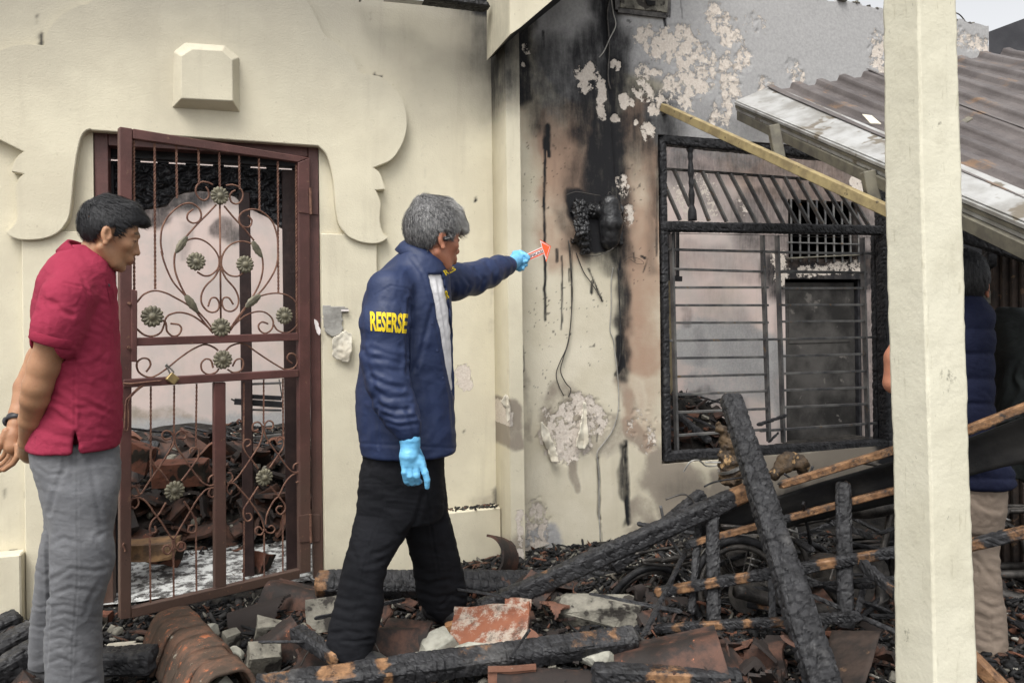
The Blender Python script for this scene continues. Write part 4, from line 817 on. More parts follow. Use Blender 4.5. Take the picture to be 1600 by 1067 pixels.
SCR = [Z1([(740, 480), (700, 462), (650, 460), (615, 495), (612, 540), (640, 585), (680, 597), (708, 570), (705, 525), (685, 495)]),
    Z1([(840, 485), (890, 480), (940, 500), (968, 550), (955, 600), (920, 625), (880, 610), (868, 565), (885, 535), (910, 522)]),
    Z1([(765, 630), (700, 700), (620, 780), (530, 880)]), Z1([(825, 640), (900, 730), (980, 815), (1050, 900)]),
    Z1([(590, 665), (550, 700), (550, 745), (590, 770), (635, 755), (652, 710), (635, 660), (590, 625), (540, 620), (480, 645), (400, 720), (355, 810), (345, 920), (360, 1010)]) + Z2([(320, 100), (345, 190), (400, 310), (490, 415), (560, 500), (640, 590), (690, 660)]),
    Z1([(1005, 712), (1035, 750), (1020, 795), (980, 800), (945, 770), (940, 720), (975, 680), (1050, 665), (1120, 690), (1190, 760), (1225, 860), (1232, 950)]) + Z2([(1125, 180), (1090, 270), (1020, 370), (940, 450), (880, 520), (810, 620), (790, 670)]),
    Z2([(680, 670), (600, 570), (510, 440), (450, 330), (415, 230), (412, 140), (430, 90), (490, 30), (560, 12), (630, 35), (690, 90), (720, 150), (715, 215), (670, 262), (620, 272), (570, 245)]),
    Z2([(800, 650), (860, 560), (940, 440), (1000, 330), (1025, 230), (1020, 140), (990, 80), (950, 50), (880, 32), (810, 50), (760, 100), (738, 160), (745, 220), (790, 265), (850, 275), (890, 250)]),
    Z2([(725, 215), (690, 280), (630, 340), (600, 400), (600, 460), (635, 510), (680, 525), (715, 505), (722, 460), (700, 425), (665, 430), (645, 485)]),
    Z2([(735, 220), (770, 290), (830, 360), (857, 430), (845, 490), (805, 518), (760, 505), (742, 460), (755, 425), (790, 425), (820, 470)]),
    Z2([(130, 480), (155, 450), (200, 400), (270, 375), (350, 390), (430, 430), (500, 470), (560, 520)]),
    Z2([(140, 630), (200, 680), (260, 690), (315, 665), (340, 610), (350, 570), (380, 540), (450, 525), (530, 545), (600, 590), (670, 650)]),
    Z2([(330, 580), (352, 600), (360, 655), (400, 690), (440, 680), (460, 640), (440, 610), (385, 603)]),
    Z2([(905, 470), (960, 430), (1050, 400), (1130, 392), (1200, 410), (1250, 450), (1278, 510), (1275, 590), (1240, 640), (1190, 668), (1130, 650), (1100, 610)]),
    Z2([(800, 640), (840, 600), (900, 550), (980, 520), (1040, 525), (1085, 560), (1098, 605), (1080, 650), (1040, 670), (1005, 650), (995, 615), (1020, 592), (1062, 605)]),
    Z2([(215, 938), (245, 890), (230, 850), (185, 845), (150, 880), (165, 940), (230, 975), (290, 960), (370, 905), (450, 840), (540, 780), (620, 748), (680, 765), (715, 790)]),
    Z2([(680, 910), (665, 860), (630, 848), (598, 880), (605, 930), (650, 955), (700, 940), (720, 915)]),
    Z2([(815, 900), (840, 855), (880, 850), (890, 890), (870, 930), (820, 942), (780, 920)]),
    Z2([(770, 790), (800, 760), (860, 740), (910, 750), (960, 785), (1040, 840), (1120, 890), (1180, 920), (1240, 910), (1265, 870), (1250, 820), (1210, 812), (1195, 850), (1230, 880)]),
    Z3([(425, 505), (380, 515), (355, 490), (370, 455), (410, 455), (440, 490), (440, 550), (400, 620), (330, 730), (260, 830), (200, 920), (150, 945), (125, 935)]),
    Z3([(475, 505), (525, 508), (537, 475), (505, 450), (465, 470), (450, 510), (470, 580), (540, 680), (600, 770), (660, 840), (710, 865), (760, 850), (770, 800), (740, 785), (712, 810), (708, 840)]),
    Z3([(335, 630), (330, 590), (300, 578), (275, 600), (270, 650), (300, 710), (350, 760), (400, 830)]),
    Z3([(570, 620), (570, 590), (600, 578), (632, 595), (630, 650), (590, 710), (540, 780), (500, 830)]),
    Z3([(125, 970), (170, 955), (220, 975), (270, 1030)]) + Z4([(290, 190), (350, 270), (400, 350), (435, 400)]),
    Z4([(720, 15), (705, 55), (735, 80), (770, 50), (760, 15), (730, 10), (680, 30), (620, 100), (560, 200), (500, 300), (445, 400)]),
    Z4([(385, 120), (330, 210), (280, 260), (262, 320), (275, 350), (310, 340), (300, 300)]), Z4([(520, 110), (570, 180), (610, 260), (615, 320), (590, 350), (555, 340), (560, 300), (590, 290)]),
    Z4([(435, 400), (430, 470), (400, 510), (365, 490), (370, 455), (400, 445), (420, 470)]), Z4([(445, 400), (455, 460), (490, 488), (530, 470), (525, 430), (490, 420), (465, 450)]),
    Z3([(125, 870), (160, 880), (182, 930)]), Z4([(125, 150), (150, 165), (178, 130), (170, 90)]),
    Z3([(1085, 440), (1045, 450), (1045, 400), (1085, 385), (1115, 420), (1115, 480), (1090, 560), (1040, 640), (980, 730), (920, 810), (880, 840), (850, 845)]),
    Z3([(1145, 430), (1190, 430), (1195, 390), (1160, 375), (1130, 410), (1135, 480), (1180, 560), (1240, 640), (1300, 720), (1340, 760), (1385, 760), (1408, 720), (1385, 695), (1355, 710), (1350, 740)]),
    Z3([(995, 570), (1025, 550), (1020, 520), (985, 520), (968, 560), (990, 620), (1040, 680), (1085, 740)]), Z3([(1260, 545), (1230, 550), (1222, 515), (1250, 495), (1275, 525), (1270, 580), (1230, 640), (1170, 730)]),
    Z3([(850, 850), (900, 850), (950, 900), (1010, 970)]) + Z4([(1070, 180), (1110, 250), (1130, 320)]), Z3([(1370, 840), (1392, 830), (1408, 775), (1350, 780), (1290, 840), (1240, 940)]) + Z4([(1200, 110), (1150, 210), (1140, 290)]),
    Z3([(1085, 870), (1020, 970)]) + Z4([(975, 170), (975, 230), (1000, 262), (1035, 240), (1020, 205), (990, 205)]), Z3([(1175, 870), (1240, 950), (1285, 1010)]) + Z4([(1285, 180), (1250, 210), (1220, 180), (1235, 150), (1265, 150)]),
    Z4([(1130, 320), (1110, 360), (1070, 360), (1060, 325), (1090, 305), (1115, 330)]), Z4([(1135, 320), (1150, 345), (1190, 350), (1210, 320), (1185, 295), (1160, 310)]),
    Z3([(850, 770), (875, 770), (890, 810), (860, 850), (845, 900), (870, 930), (885, 900)]), Z3([(932, 400), (925, 380), (940, 365), (955, 385)])]
for q in SCR: rod(q)
for a, b in ((Z3([(270, 115)])[0], Z3([(268, 800)])[0]), (Z3([(447, 105)])[0], Z3([(445, 480)])[0]), (Z3([(617, 95)])[0], Z3([(610, 577)])[0]), (Z4([(262, 385)])[0], Z4([(268, 905)])[0]), (Z4([(440, 420)])[0], Z4([(444, 865)])[0]), (Z4([(610, 230)])[0], Z4([(616, 820)])[0]),
             (Z3([(975, 85)])[0], Z3([(972, 530)])[0]), (Z3([(1125, 62)])[0], Z3([(1124, 400)])[0]), (Z3([(1270, 55)])[0], Z3([(1272, 500)])[0]), (Z4([(976, 262)])[0], Z4([(974, 730)])[0]), (Z4([(1128, 350)])[0], Z4([(1128, 698)])[0]), (Z4([(1268, 210)])[0], Z4([(1270, 660)])[0])):
    rod([a, b], .0036, 'bar', twist=1)
def rosette_mesh(r):
    n = 14; V = []; FC = []; rings = (0.0, .26, .36, .62, .86, 1.0); m_ = n * 4
    V.append((0, 0, .34 * r))
    for ri, q in enumerate(rings[1:]):
        for k in range(m_):
            a = 2 * math.pi * k / m_; pet = abs(math.sin(a * n / 2)); rr = r * q * (1 if q < .4 else (.86 + .14 * pet)); hh = (.27, .06, .22 * (.5 + .5 * pet), .20 * (.3 + .7 * pet), .08 * pet)[ri] * r
            V.append((rr * math.cos(a), rr * math.sin(a), hh))
    FC += [(0, 1 + k, 1 + (k + 1) % m_) for k in range(m_)]
    for i in range(4): FC += [(1 + i * m_ + k, 1 + (i + 1) * m_ + k, 1 + (i + 1) * m_ + (k + 1) % m_, 1 + i * m_ + (k + 1) % m_) for k in range(m_)]
    b = len(V)
    for k in range(m_): x, y, z = V[1 + 4 * m_ + k]; V.append((x, y, -.08 * r))
    FC += [(1 + 4 * m_ + k, b + k, b + (k + 1) % m_, 1 + 4 * m_ + (k + 1) % m_) for k in range(m_)]; FC.append(tuple(b + m_ - 1 - k for k in range(m_)))
    me = raw('flower', V, FC, True); me.materials.append(M['olive_cast']); return me
RM = rosette_mesh(1.0); GM = Matrix(((GD[0], 0, GN[0]), (GD[1], 0, GN[1]), (0, 1, 0)))
for (x, y), rp in [(Z1([(793, 562)])[0], 14.5)] + [(Z2([(x, y)])[0], r / 4.445) for x, y, r in ((562, 172, 66), (902, 192, 63), (258, 553, 77), (1175, 548, 62), (735, 630, 68), (747, 853, 68))] + [(Z3([(450, 903)])[0], 15.6), (Z3([(1130, 802)])[0], 14)]:
    o = link('flower', RM, None, gate); c = gp((x, y), .012); Y = c[1]; r = rp * Y / F
    o.matrix_basis = Matrix.Translation(Vector(c)) @ (GM.to_4x4() @ Matrix.Rotation(x, 4, 'Z')) @ Matrix.Diagonal((r, r, r, 1))
def leaf(p, q, wpx):
    a, b = gp(p, .008), gp(q, .008); d = b - a; L = np.linalg.norm(d); d /= L; sd = np.cross(d, GN); wd = wpx * a[1] / F; V = []; FC = []
    T = np.linspace(0, 1, 9)
    for i, t in enumerate(T):
        w_ = wd * math.sin(math.pi * min(.97, .08 + t * .9)) ** .7 * (1 + .15 * (i % 2)); c = a + d * L * t
        for k, (u, hgt) in enumerate(((-1, -.3), (-.6, .35), (-.25, .1), (0, .5), (.25, .1), (.6, .35), (1, -.3))): V.append(c + sd * w_ * u * .5 + GN * w_ * hgt * .6)
    FC = [(i * 7 + k, i * 7 + k + 1, (i + 1) * 7 + k + 1, (i + 1) * 7 + k) for i in range(8) for k in range(6)]; m = MB(); m.add(V, FC); me = m.mesh('leaf', True)
    me.materials.append(M['olive_cast']); return link('leaf', me, None, gate)
for p, q, w_ in ((Z2([(500, 0)])[0], Z2([(420, 115)])[0], 11), (Z2([(955, 30)])[0], Z2([(1022, 145)])[0], 11), (Z2([(490, 405)])[0], Z2([(575, 525)])[0], 12), (Z2([(1010, 405)])[0], Z2([(905, 490)])[0], 12)): leaf(p, q, w_)
gbar('lock_plate', [(205.5, 452), (215, 454), (214.5, 566), (205.5, 565)], .002, .026)
for q in Z2([(95, 462), (92, 768)]): 
    m = MB(); c = gp(q, .02); m.tube([c, c + GN * .012], .006, 8); build('bolt', m, M['rusty_iron'], gate)
rod(Z3([(60, 92), (120, 95), (260, 80), (350, 72)]), .0042, 'latch_rod', .032)
rod(Z3([(215, 100), (170, 130), (110, 190), (82, 230), (75, 330), (70, 430), (85, 450), (98, 425), (100, 330), (100, 230), (130, 180), (190, 125), (225, 105)]), .0035, 'latch_hook', .028)
rod(Z4([(68, 425), (60, 445), (75, 480), (72, 492)]), .004, 'staple', .022)
for q in ([(466.5, 293), (482, 295), (483, 334), (467, 332)], [(466.5, 806), (483, 803), (484, 846), (468, 847)]): gbar('hinge', q, .018, .024, bev=.001)
for q in ([(484, 295), (497, 297), (497, 336), (485, 334)], [(485, 803), (500, 804), (500, 846), (486, 846)]):
    A = onw([p[0] for p in q], [p[1] for p in q], .004); m = MB(); m.prism(A, A - WN * .006); build('hinge_plate', m, M['maroon_paint'], gate, bevel=.001)
for y0, y1 in ((294, 335), (803, 847)):
    m = MB(); a = gp((484.5, y0), .02); b = gp((485.5, y1), .02); m.tube([a, b], .007, 8); build('hinge_knuckle', m, M['rusty_iron'], gate)
localize(gate)
pd = thing('padlock', 'old square padlock hanging tilted from the gate mid rail', 'padlock', None, gp((271, 585), .03))
A = np.array([gp(q, .045) for q in Z2([(395, 940), (452, 985), (410, 1030), (352, 990)])]); m = MB(); m.prism(A, A - GN * .018); build('lock_body', m, M['brass'], pd, bevel=.003)
m = MB(); m.tube(spline([gp(q, .036) for q in Z2([(408, 945), (395, 925), (362, 893)])] + [gp(q, .036) for q in Z2([(355, 885), (352, 898), (370, 925), (385, 958)])], 4), .0035, 8); build('shackle', m, M['bright_metal'], pd, smooth=True); localize(pd)
# torn paper and plaster flake beside the frame
def flake(name, px, Yoff, mat, label, cat, curl=.02, par=None, thick=.002):
    c = np.mean(px, 0); n = 26; xs = [p[0] for p in px]; ys = [p[1] for p in px]
    gx_ = np.linspace(min(xs), max(xs), n); gy_ = np.linspace(min(ys), max(ys), n); U, V_ = np.meshgrid(gx_, gy_, indexing='ij')
    U2, V2 = U + 3 * (fbm(U * .2, V_ * .2, 1, 2) - .5), V_ + 3 * (fbm(U * .2, V_ * .2, 5, 2) - .5); ins = in_poly(U2, V2, px)
    off = Yoff + curl * (np.abs((U - c[0]) / (max(xs) - min(xs))) * 1.4 + (fbm(U * .08, V_ * .08, 3, 3) - .3)) + .0; P = np.array([[onw(U[i, j], V_[i, j], float(off[i, j])) for j in range(n)] for i in range(n)])
    i, j = np.meshgrid(np.arange(n - 1), np.arange(n - 1), indexing='ij'); i = i.ravel(); j = j.ravel(); k = ins[i, j] | ins[i + 1, j + 1]; i = i[k]; j = j[k]
    Q = np.stack([i * n + j, (i + 1) * n + j, (i + 1) * n + j + 1, i * n + j + 1], 1); me = raw(name, P.reshape(-1, 3), Q, True)
    bm = bmesh.new(); bm.from_mesh(me); bmesh.ops.delete(bm, geom=[v for v in bm.verts if not v.link_faces], context='VERTS'); bmesh.ops.solidify(bm, geom=list(bm.faces), thickness=thick); bm.to_mesh(me); bm.free()
    return link(name, me, M[mat], par, label, cat)
flake('torn_paper', [(519, 530), (530, 524), (540, 516), (549, 522), (550, 545), (543, 566), (535, 564), (520, 556)], .04, 'paper', 'torn curling cream paper hanging on the pilaster right of the gate', 'paper', .025)
flake('peeled_poster', [(504, 477), (544, 482), (543, 488), (534, 487), (534, 520), (520, 526), (508, 520)], .034, 'gauze_gray', 'thin grey poster remnant taped above the torn cream paper', 'paper', .003, thick=.001)
m = MB(); m.bar(onw(533, 485, .045), onw(545, 485, .05), .008, .008); o = build('paper_roll', m, M['sign_white'], label='tiny white paper curl at the corner of the grey poster remnant', cat='paper')
flake('plaster_flake', [(491, 499), (496, 501), (502, 521), (499, 524), (494, 516)], .05, 'sign_white', 'narrow white plaster flake stuck to the gate frame edge', 'flake', .003)
flake('plaster_flake', [(846, 659), (856, 672), (868, 700), (873, 722), (862, 722), (853, 700), (845, 680)], BO + .02, 'paper', 'long jagged plaster flake peeling off the burnt wall', 'flake', .03, thick=.005)
flake('plaster_flake', [(908, 660), (912, 628), (916, 628), (920, 690), (913, 702), (900, 698)], BO + .012, 'paper', 'short ragged plaster flake peeling right of the bare patch', 'flake', .02, thick=.004)
flake('plaster_flake', [(782, 628), (790, 616), (795, 620), (797, 655), (793, 660), (790, 640)], PO + .01, 'paper', 'small curled plaster flake on the corner of the pier', 'flake', .02, thick=.003)
# ------------------------------------------------------------------ burnt window: charred wooden frame, grilles
wf = thing('burnt_window', 'large burnt window opening with charred frame and two scorched steel bar grilles', 'window', None, W((wL + wR) / 2, wB, BO - .05))
def charred(name, a, b, w, h, up=(0, 0, 1), roll=0.0, wood=(), par=None, seed=0, amp=1.0, cell=.028, step=.009, taper=(1, 1), bend=0.0, square=True, mat='charred_wood', smooth=False, **kw):
    """timber from a to b, alligator-cracked; wood = (from, to, side) stretches of bare wood along its length"""
    a = np.asarray(a, float); b = np.asarray(b, float); L = np.linalg.norm(b - a); d = (b - a) / L; x = np.cross(d, np.asarray(up, float)); x /= np.linalg.norm(x); y = np.cross(x, d)
    if roll: x, y = x * math.cos(roll) + y * math.sin(roll), y * math.cos(roll) - x * math.sin(roll)
    n = max(6, int(L / step)); per = 2 * (w + h); mper = max(12, int(per / step)); mper += (-mper) % 4
    t = np.linspace(0, 1, n + 1); q = np.arange(mper) / mper * per; cx = []; cy = []
    for v in q:
        if v < w: cx.append(v - w / 2); cy.append(h / 2)
        elif v < w + h: cx.append(w / 2); cy.append(h / 2 - (v - w))
        elif v < 2 * w + h: cx.append(w / 2 - (v - w - h)); cy.append(-h / 2)
        else: cx.append(-w / 2); cy.append(-h / 2 + (v - 2 * w - h))
    cx = np.array(cx); cy = np.array(cy); rr = np.hypot(cx / w, cy / h) * 2; rd = np.where(rr > 1.18, 1.18 / rr, 1.0); cx *= rd; cy *= rd
    T, Qq = np.meshgrid(t, q, indexing='ij'); U = T * L
    f2, cid = worley(U / cell + 3.7 * seed, Qq / (cell * 1.7) + 9 * seed, seed % 40, .75); f3, _ = worley(U / (cell * .42) + 1.3 * seed, Qq / (cell * .8) + 2 * seed, (seed + 5) % 40, .9)
    cr = (1 - sstep(0, .22, f2)) * .0045 + (1 - sstep(0, .2, f3)) * .0016 - cid * .0016 + .004 * (fbm(U * 14, Qq * 14, seed, 3) - .5)
    side = np.where(Qq < w, 0, np.where(Qq < w + h, 1, np.where(Qq < 2 * w + h, 2, 3)))
    wd = np.zeros(T.shape)
    for (f0, f1, sd, st) in wood:
        e = .5 / max(n, 1) + .020 / L; u = sstep(f0 - e, f0 + e, T + .03 / L * (fbm(Qq * 40, T * 9, seed, 2) - .5)) * (1 - sstep(f1 - e, f1 + e, T + .03 / L * (fbm(Qq * 40, T * 9, seed + 4, 2) - .5)))
        if sd >= 0: u = u * np.where(side == sd, 1, np.where(abs(side - sd) % 2 == 1, .55 if True else 0, 0))
        wd = np.maximum(wd, u * st)
    cr = cr * (1 - wd) + wd * (.0025 + .002 * fbm(U * 30, Qq * 60, seed, 2)); cr = cr * amp
    sc = (taper[0] + (taper[1] - taper[0]) * T) * (1 + .10 * (fbm(U * 3.2, 0 * U, seed + .5, 3) - .5) * amp)
    endr = sstep(0, .012, U) * sstep(0, .012, L - U); sc = sc * (.55 + .45 * endr)
    rad = np.hypot(cx, cy)[None, :]; k = sc * (1 - cr / np.maximum(rad, 1e-6)); wv = bend * np.sin(math.pi * T) + .006 * amp * (fbm(U * 1.5, seed * 1.1, 0, 2) - .5)
    P = a + d * U[..., None] + x * (cx * k)[..., None] + y * (cy * k + wv)[..., None]
    # jagged ends
    jag = .018 * amp * (fbm(Qq * 30, seed, 3, 2) - .5); P = P + d * (jag * (T < .5 / n) - jag * (T > 1 - .5 / n))[..., None]
    m_ = mper; FC = [(i * m_ + kk, i * m_ + (kk + 1) % m_, (i + 1) * m_ + (kk + 1) % m_, (i + 1) * m_ + kk) for i in range(n) for kk in range(m_)]
    V = P.reshape(-1, 3); ca = V[:m_].mean(0); cb = V[-m_:].mean(0); nv = len(V); V = np.vstack([V, ca - d * -.004, cb - d * .004])
    FC = [tuple(f) for f in FC]; FC += [(nv, (kk + 1) % m_, kk) for kk in range(m_)]; FC += [(nv + 1, n * m_ + kk, n * m_ + (kk + 1) % m_) for kk in range(m_)]
    me = raw(name, V, FC, smooth); bm = bmesh.new(); bm.from_mesh(me); bmesh.ops.recalc_face_normals(bm, faces=bm.faces); bm.to_mesh(me); bm.free()
    setattr_f(me, 'wood', np.concatenate([wd.ravel(), [wd[0].max(), wd[-1].max()]])); return link(name, me, M[mat], par, **kw)
def wp(x, y, off): return onw(x, y, off)
fo = BO - .035
charred('frame_side', wp(1033, 214, fo), wp(1041, 722, fo), .045, .06, up=WN, par=wf, seed=1, step=.012)
charred('frame_head', wp(1030, 219, fo), wp(1400, 254, fo), .06, .075, up=WN, par=wf, seed=2, step=.012)
charred('frame_sill', wp(1036, 713, fo), wp(1400, 693, fo), .06, .055, up=WN, par=wf, seed=3, step=.012, taper=(1, 1.25))
charred('transom_beam', wp(1032, 354, fo + .01), wp(1400, 361, fo + .01), .06, .06, up=WN, par=wf, seed=4, step=.010)
charred('frame_side', wp(1379, 262, fo), wp(1388, 712, fo), .085, .09, up=WN, par=wf, seed=5, step=.012)
charred('frame_post', wp(1365, 362, fo - .06), wp(1370, 700, fo - .06), .03, .04, up=WN, par=wf, seed=6, step=.014)
# turned baluster
pr = [(0, .022), (.06, .022), (.09, .013), (.15, .017), (.2, .012), (.28, .016), (.36, .019), (.44, .013), (.5, .017), (.56, .012), (.66, .019), (.74, .016), (.8, .013), (.86, .024), (.93, .026), (1, .026)]
a, b = wp(1078, 228, fo), wp(1082, 345, fo); m = MB(); T = np.linspace(0, 1, 40); P = a + (b - a) * T[:, None]; m.tube(P, np.interp(T, [p[0] for p in pr], [p[1] for p in pr]) * (1 + .12 * (fbm(T * 22, 0, 0, 2) - .5)), 12); build('baluster', m, M['charred_wood'], wf, smooth=True)
# upper transom: leaning flat bars below a thin rail
g0 = fo - .05
def wbar(name, p, q, w_=.012, off=None, mt='scorched_steel', t=.014):
    w_ = w_ * 1.75
    o = g0 if off is None else off; m = MB(); m.bar(wp(p[0], p[1], o), wp(q[0], q[1], o), t, w_, up=WN); return build(name, m, M[mt], wf, bevel=.0015)
U5 = lambda x, y: (1020 + x / 4.21, 190 + y / 4.21)
wbar('rail', U5(60, 311), U5(1100, 385), .012, g0 - .01, 'burnt_metal')
for (x0, y0, x1, y1) in ((70, 400, 180, 650), (140, 320, 245, 560), (265, 380, 370, 655), (325, 330, 485, 660), (420, 340, 580, 665), (510, 345, 680, 668), (600, 350, 765, 672), (695, 352, 860, 676), (780, 360, 955, 680), (865, 365, 1035, 682), (950, 372, 1125, 686), (1035, 395, 1215, 690), (1130, 425, 1295, 692), (1220, 450, 1375, 694), (1300, 480, 1425, 696)):
    wbar('leaning_bar', U5(x0, y0), U5(x1, y1), .015)
# lower grilles
U6 = lambda x, y: (1020 + x / 3.334, 420 + y / 3.334)
def stile(top, bot, w_=.020): wbar('grille_stile', top, bot, w_, g0 + .004, 'scorched_steel', .014)
stile((1049, 366), U6(125, 950)); stile((1191, 368), U6(605, 900)); stile((1214, 368), U6(680, 905)); stile((1347, 372), U6(1120, 880)); 
L6 = [(98, 97), (190, 190), (281, 280), (375, 367), (465, 459), (561, 549), (655, 636), (748, 728), (868, 835)]
for k, (y0, y1) in enumerate(L6): wbar('grille_bar', U6(50 if k == 3 else 115, y0), U6(660 if k == 3 else 600, y1), .012)
for y0, y1 in ((849, 858), (970, 988)): wbar('grille_bar', U5(80 if y0 == 849 else 135, y0 - 8 if y0 < 900 else y0), U5(810 if y0 == 849 else 735, y1), .012)
R6 = [(17, 20), (102, 101), (189, 188), (275, 272), (367, 356), (455, 444), (546, 533), (633, 618), (721, 704), (832, 803)]
for k, (y0, y1) in enumerate(R6): wbar('grille_bar', U6(670 if k < 9 else 560, y0 if k < 9 else y0 + 12), U6(1165 if k in (4, 9) else 1110, y1), .012)
wbar('grille_bar', U5(810, 860), U5(1470, 870), .012); wbar('grille_bar', U5(830, 985), U5(1390, 994), .012)
m = MB(); m.tube(spline([wp(*U5(x, y), g0 - .02) for x, y in ((75, 735), (300, 740), (700, 748), (1100, 760), (1450, 762))], 5), .002, 5); build('loose_wire', m, M['burnt_metal'], wf, smooth=True)
localize(wf)
# dark shutter stub and yellowish inner jamb left inside the window
sh = thing('charred_shutter', 'charred louvred shutter leaf hanging inside the upper left of the burnt window', 'shutter', None, W(wL + .05, 1.2, -.05))
for k, x in enumerate((1045, 1052, 1058.5)): m = MB(); m.bar(wp(x, 362, -.06 - .03 * k), wp(x, 437, -.06 - .03 * k), .015, .02, up=WN); build('slat', m, M['charred_wood'], sh)
m = MB(); m.bar(wp(1036, 434, -.1), wp(1064, 436, -.1), .03, .03, up=WN); build('bottom_rail', m, M['charred_wood'], sh); localize(sh)
m = MB(); jx = [(1036, 428), (1051, 428), (1051, 610), (1046, 618), (1036, 602)]; A = wp(np.array([p[0] for p in jx]), np.array([p[1] for p in jx]), -.22); m.prism(A, A - WN * .04)
simple('ochre_board', lin(0.40, 0.33, 0.20), lin(0.27, 0.22, 0.14), .8, 8, speck=(9, .62, lin(.08, .06, .05)))
build('ochre_panel', m, M['ochre_board'], label='narrow ochre board standing behind the left window grille stile', cat='board')
# bits on the bars
o = charred('charred_stick', wp(*U6(545, 815), BO + .01), wp(*U6(695, 765), BO + .03), .02, .022, seed=77, step=.008, label='short charred stick caught in the bars of the right grille', cat='stick')
o = charred('charred_stick', wp(*U6(600, 905), BO - .0), wp(*U6(655, 850), BO + .02), .012, .014, seed=78, step=.008, label='tiny burnt twig wedged low between the two grilles', cat='stick')

# ------------------------------------------------------------------ melted electrical box, cables on the wall
eb = thing('melted_meter_box', 'black melted electric meter box sagging on the burnt wall', 'meter box', None, onw(930, 400, BO))
Fd = Field([-.14, -.10, -.20], [.14, .06, .17], .0045)
def ebp(x, y, o): P = onw(x, y, BO) - onw(930, 355, BO); return np.array([P @ WD, -o, P[2]])
Fd.chain([(ebp(903, 325, .03), .045), (ebp(902, 365, .04), .05), (ebp(912, 390, .02), .03)], .01); Fd.cap(ebp(893, 340, .02), ebp(893, 372, .02), .03, .03, .01)
Fd.chain([(ebp(948, 322, .03), .058), (ebp(950, 350, .035), .064), (ebp(950, 375, .02), .055)], .012); Fd.cap(ebp(925, 330, .0), ebp(975, 330, .0), .04, .04, .01); Fd.cap(ebp(972, 340, .01), ebp(968, 380, .01), .022, .02, .01)
V, Q = Fd.net(); V += vnormals(V, Q) * ((fbm(V[:, 0] * 55, V[:, 1] * 55, V[:, 2] * 40, 4) - .5) * .035 - .012 * (1 - sstep(0, .2, worley(V[:, 0] * 45, V[:, 2] * 30, 3)[0])))[:, None] * (V[:, 0] < -.02)[:, None] + vnormals(V, Q) * ((fbm(V[:, 0] * 30, V[:, 1] * 30, V[:, 2] * 20, 3) - .5) * .012)[:, None]
c = onw(930, 355, BO); V = c + V[:, [0]] * WD - V[:, [1]] * WN * 1 * 1.0 * 1 + V[:, [2]] * ZZ
simple('melted_plastic', lin(.010, .010, .011), lin(.028, .028, .03), .38, 30, .003, 60, .5)
link('melted_shell', raw('melted_shell', V, Q[:, ::-1], True), M['melted_plastic'], eb)
for q in ([(885, 305), (900, 300), (920, 303), (938, 306)], [(940, 318), (948, 326), (955, 316), (968, 322)], [(962, 318), (972, 330), (962, 345), (975, 352)], [(905, 396), (922, 400), (938, 398), (958, 388), (966, 366)], [(948, 318), (952, 300), (962, 312)]):
    m = MB(); m.tube(spline([onw(x, y, BO + .05) for x, y in q], 6), .0025, 6); build('wire_stub', m, M['burnt_metal'], eb, smooth=True)
localize(eb)
def cable(name, q, r, mat, label, o=.008, cat='cable', n=6):
    m = MB(); P = spline([onw(x, y, BO + (o if len(rest) == 0 else rest[0])) for x, y, *rest in q], 6); m.tube(P, r, n); return build(name, m, M[mat], smooth=True, label=label, cat=cat)
cable('hanging_cable', [(888, 375), (890, 400), (893, 450), (892, 500), (886, 540), (874, 568), (869, 585), (873, 602), (881, 618)], .0028, 'burnt_metal', 'thin burnt cable hanging left, curling below the melted meter box', .012)
cable('hanging_cable', [(890, 380), (893, 420), (894, 470), (889, 530), (880, 560), (876, 580), (884, 598), (892, 608), (888, 620)], .0028, 'burnt_metal', 'second thin burnt cable, ending in a hooked loop near the plaster hole', .016)
cable('wall_cable', [(958, 418), (955, 440), (955, 480), (953, 515), (958, 530), (962, 560), (966, 600), (966, 640), (958, 670), (945, 690), (933, 708), (936, 740), (936, 800), (938, 845)], .0032, 'gauze_gray', 'long pale cable running down the burnt wall to the floor', .008)
cable('hanging_cable', [(954, -8), (958, 20), (962, 40), (952, 62), (944, 80), (936, 90)], .0035, 'gauze_gray', 'frayed grey cable dangling over the soot at the wall top', .02)
cable('hanging_cable', [(955, -8), (949, 20), (952, 70), (950, 120), (954, 140)], .005, 'burnt_metal', 'thick charred cable running in the soot crack at the top', .01)
cable('thin_wire', [(976, 408), (985, 402), (1000, 405), (1006, 412), (995, 412), (985, 405)], .0012, 'burnt_metal', 'fine looped wire on the scorched wall beside the window', .012)
cable('hanging_cable', [(900, 395), (912, 425), (926, 445), (941, 470)], .003, 'burnt_metal', 'short slanting burnt cable below the melted meter box', .012)
cable('hanging_cable', [(966, 420), (968, 470), (970, 540), (966, 575)], .0035, 'charred_wood', 'short sooty cable beside the window hanging straight down', .012)
# small box outline at the very top of the wall
vb = thing('wall_vent_box', 'small broken plastered vent box at the top of the burnt wall', 'vent', None, onw(1005, 26, BO))
for a, b in (((965, 16), (1040, 25)), ((1040, 25), (1047, -20)), ((965, 16), (962, -20))): m = MB(); m.bar(onw(*a, BO + .012), onw(*b, BO + .012), .03, .012, up=WN); build('vent_edge', m, M['burnt_metal'], vb)
A = onw(np.array([967, 1040, 1044, 966]), np.array([14, 22, -60, -60]), BO + .004); m = MB(); m.prism(A + WN * .02, A); build('vent_face', m, M['concrete'], vb, bevel=.002)
A = onw(np.array([1008, 1024, 1024, 1012]), np.array([0, 2, 9, 9]), BO + .028); m = MB(); m.prism(A + WN * .002, A); build('vent_hole', m, M['dark_void'], vb); localize(vb)
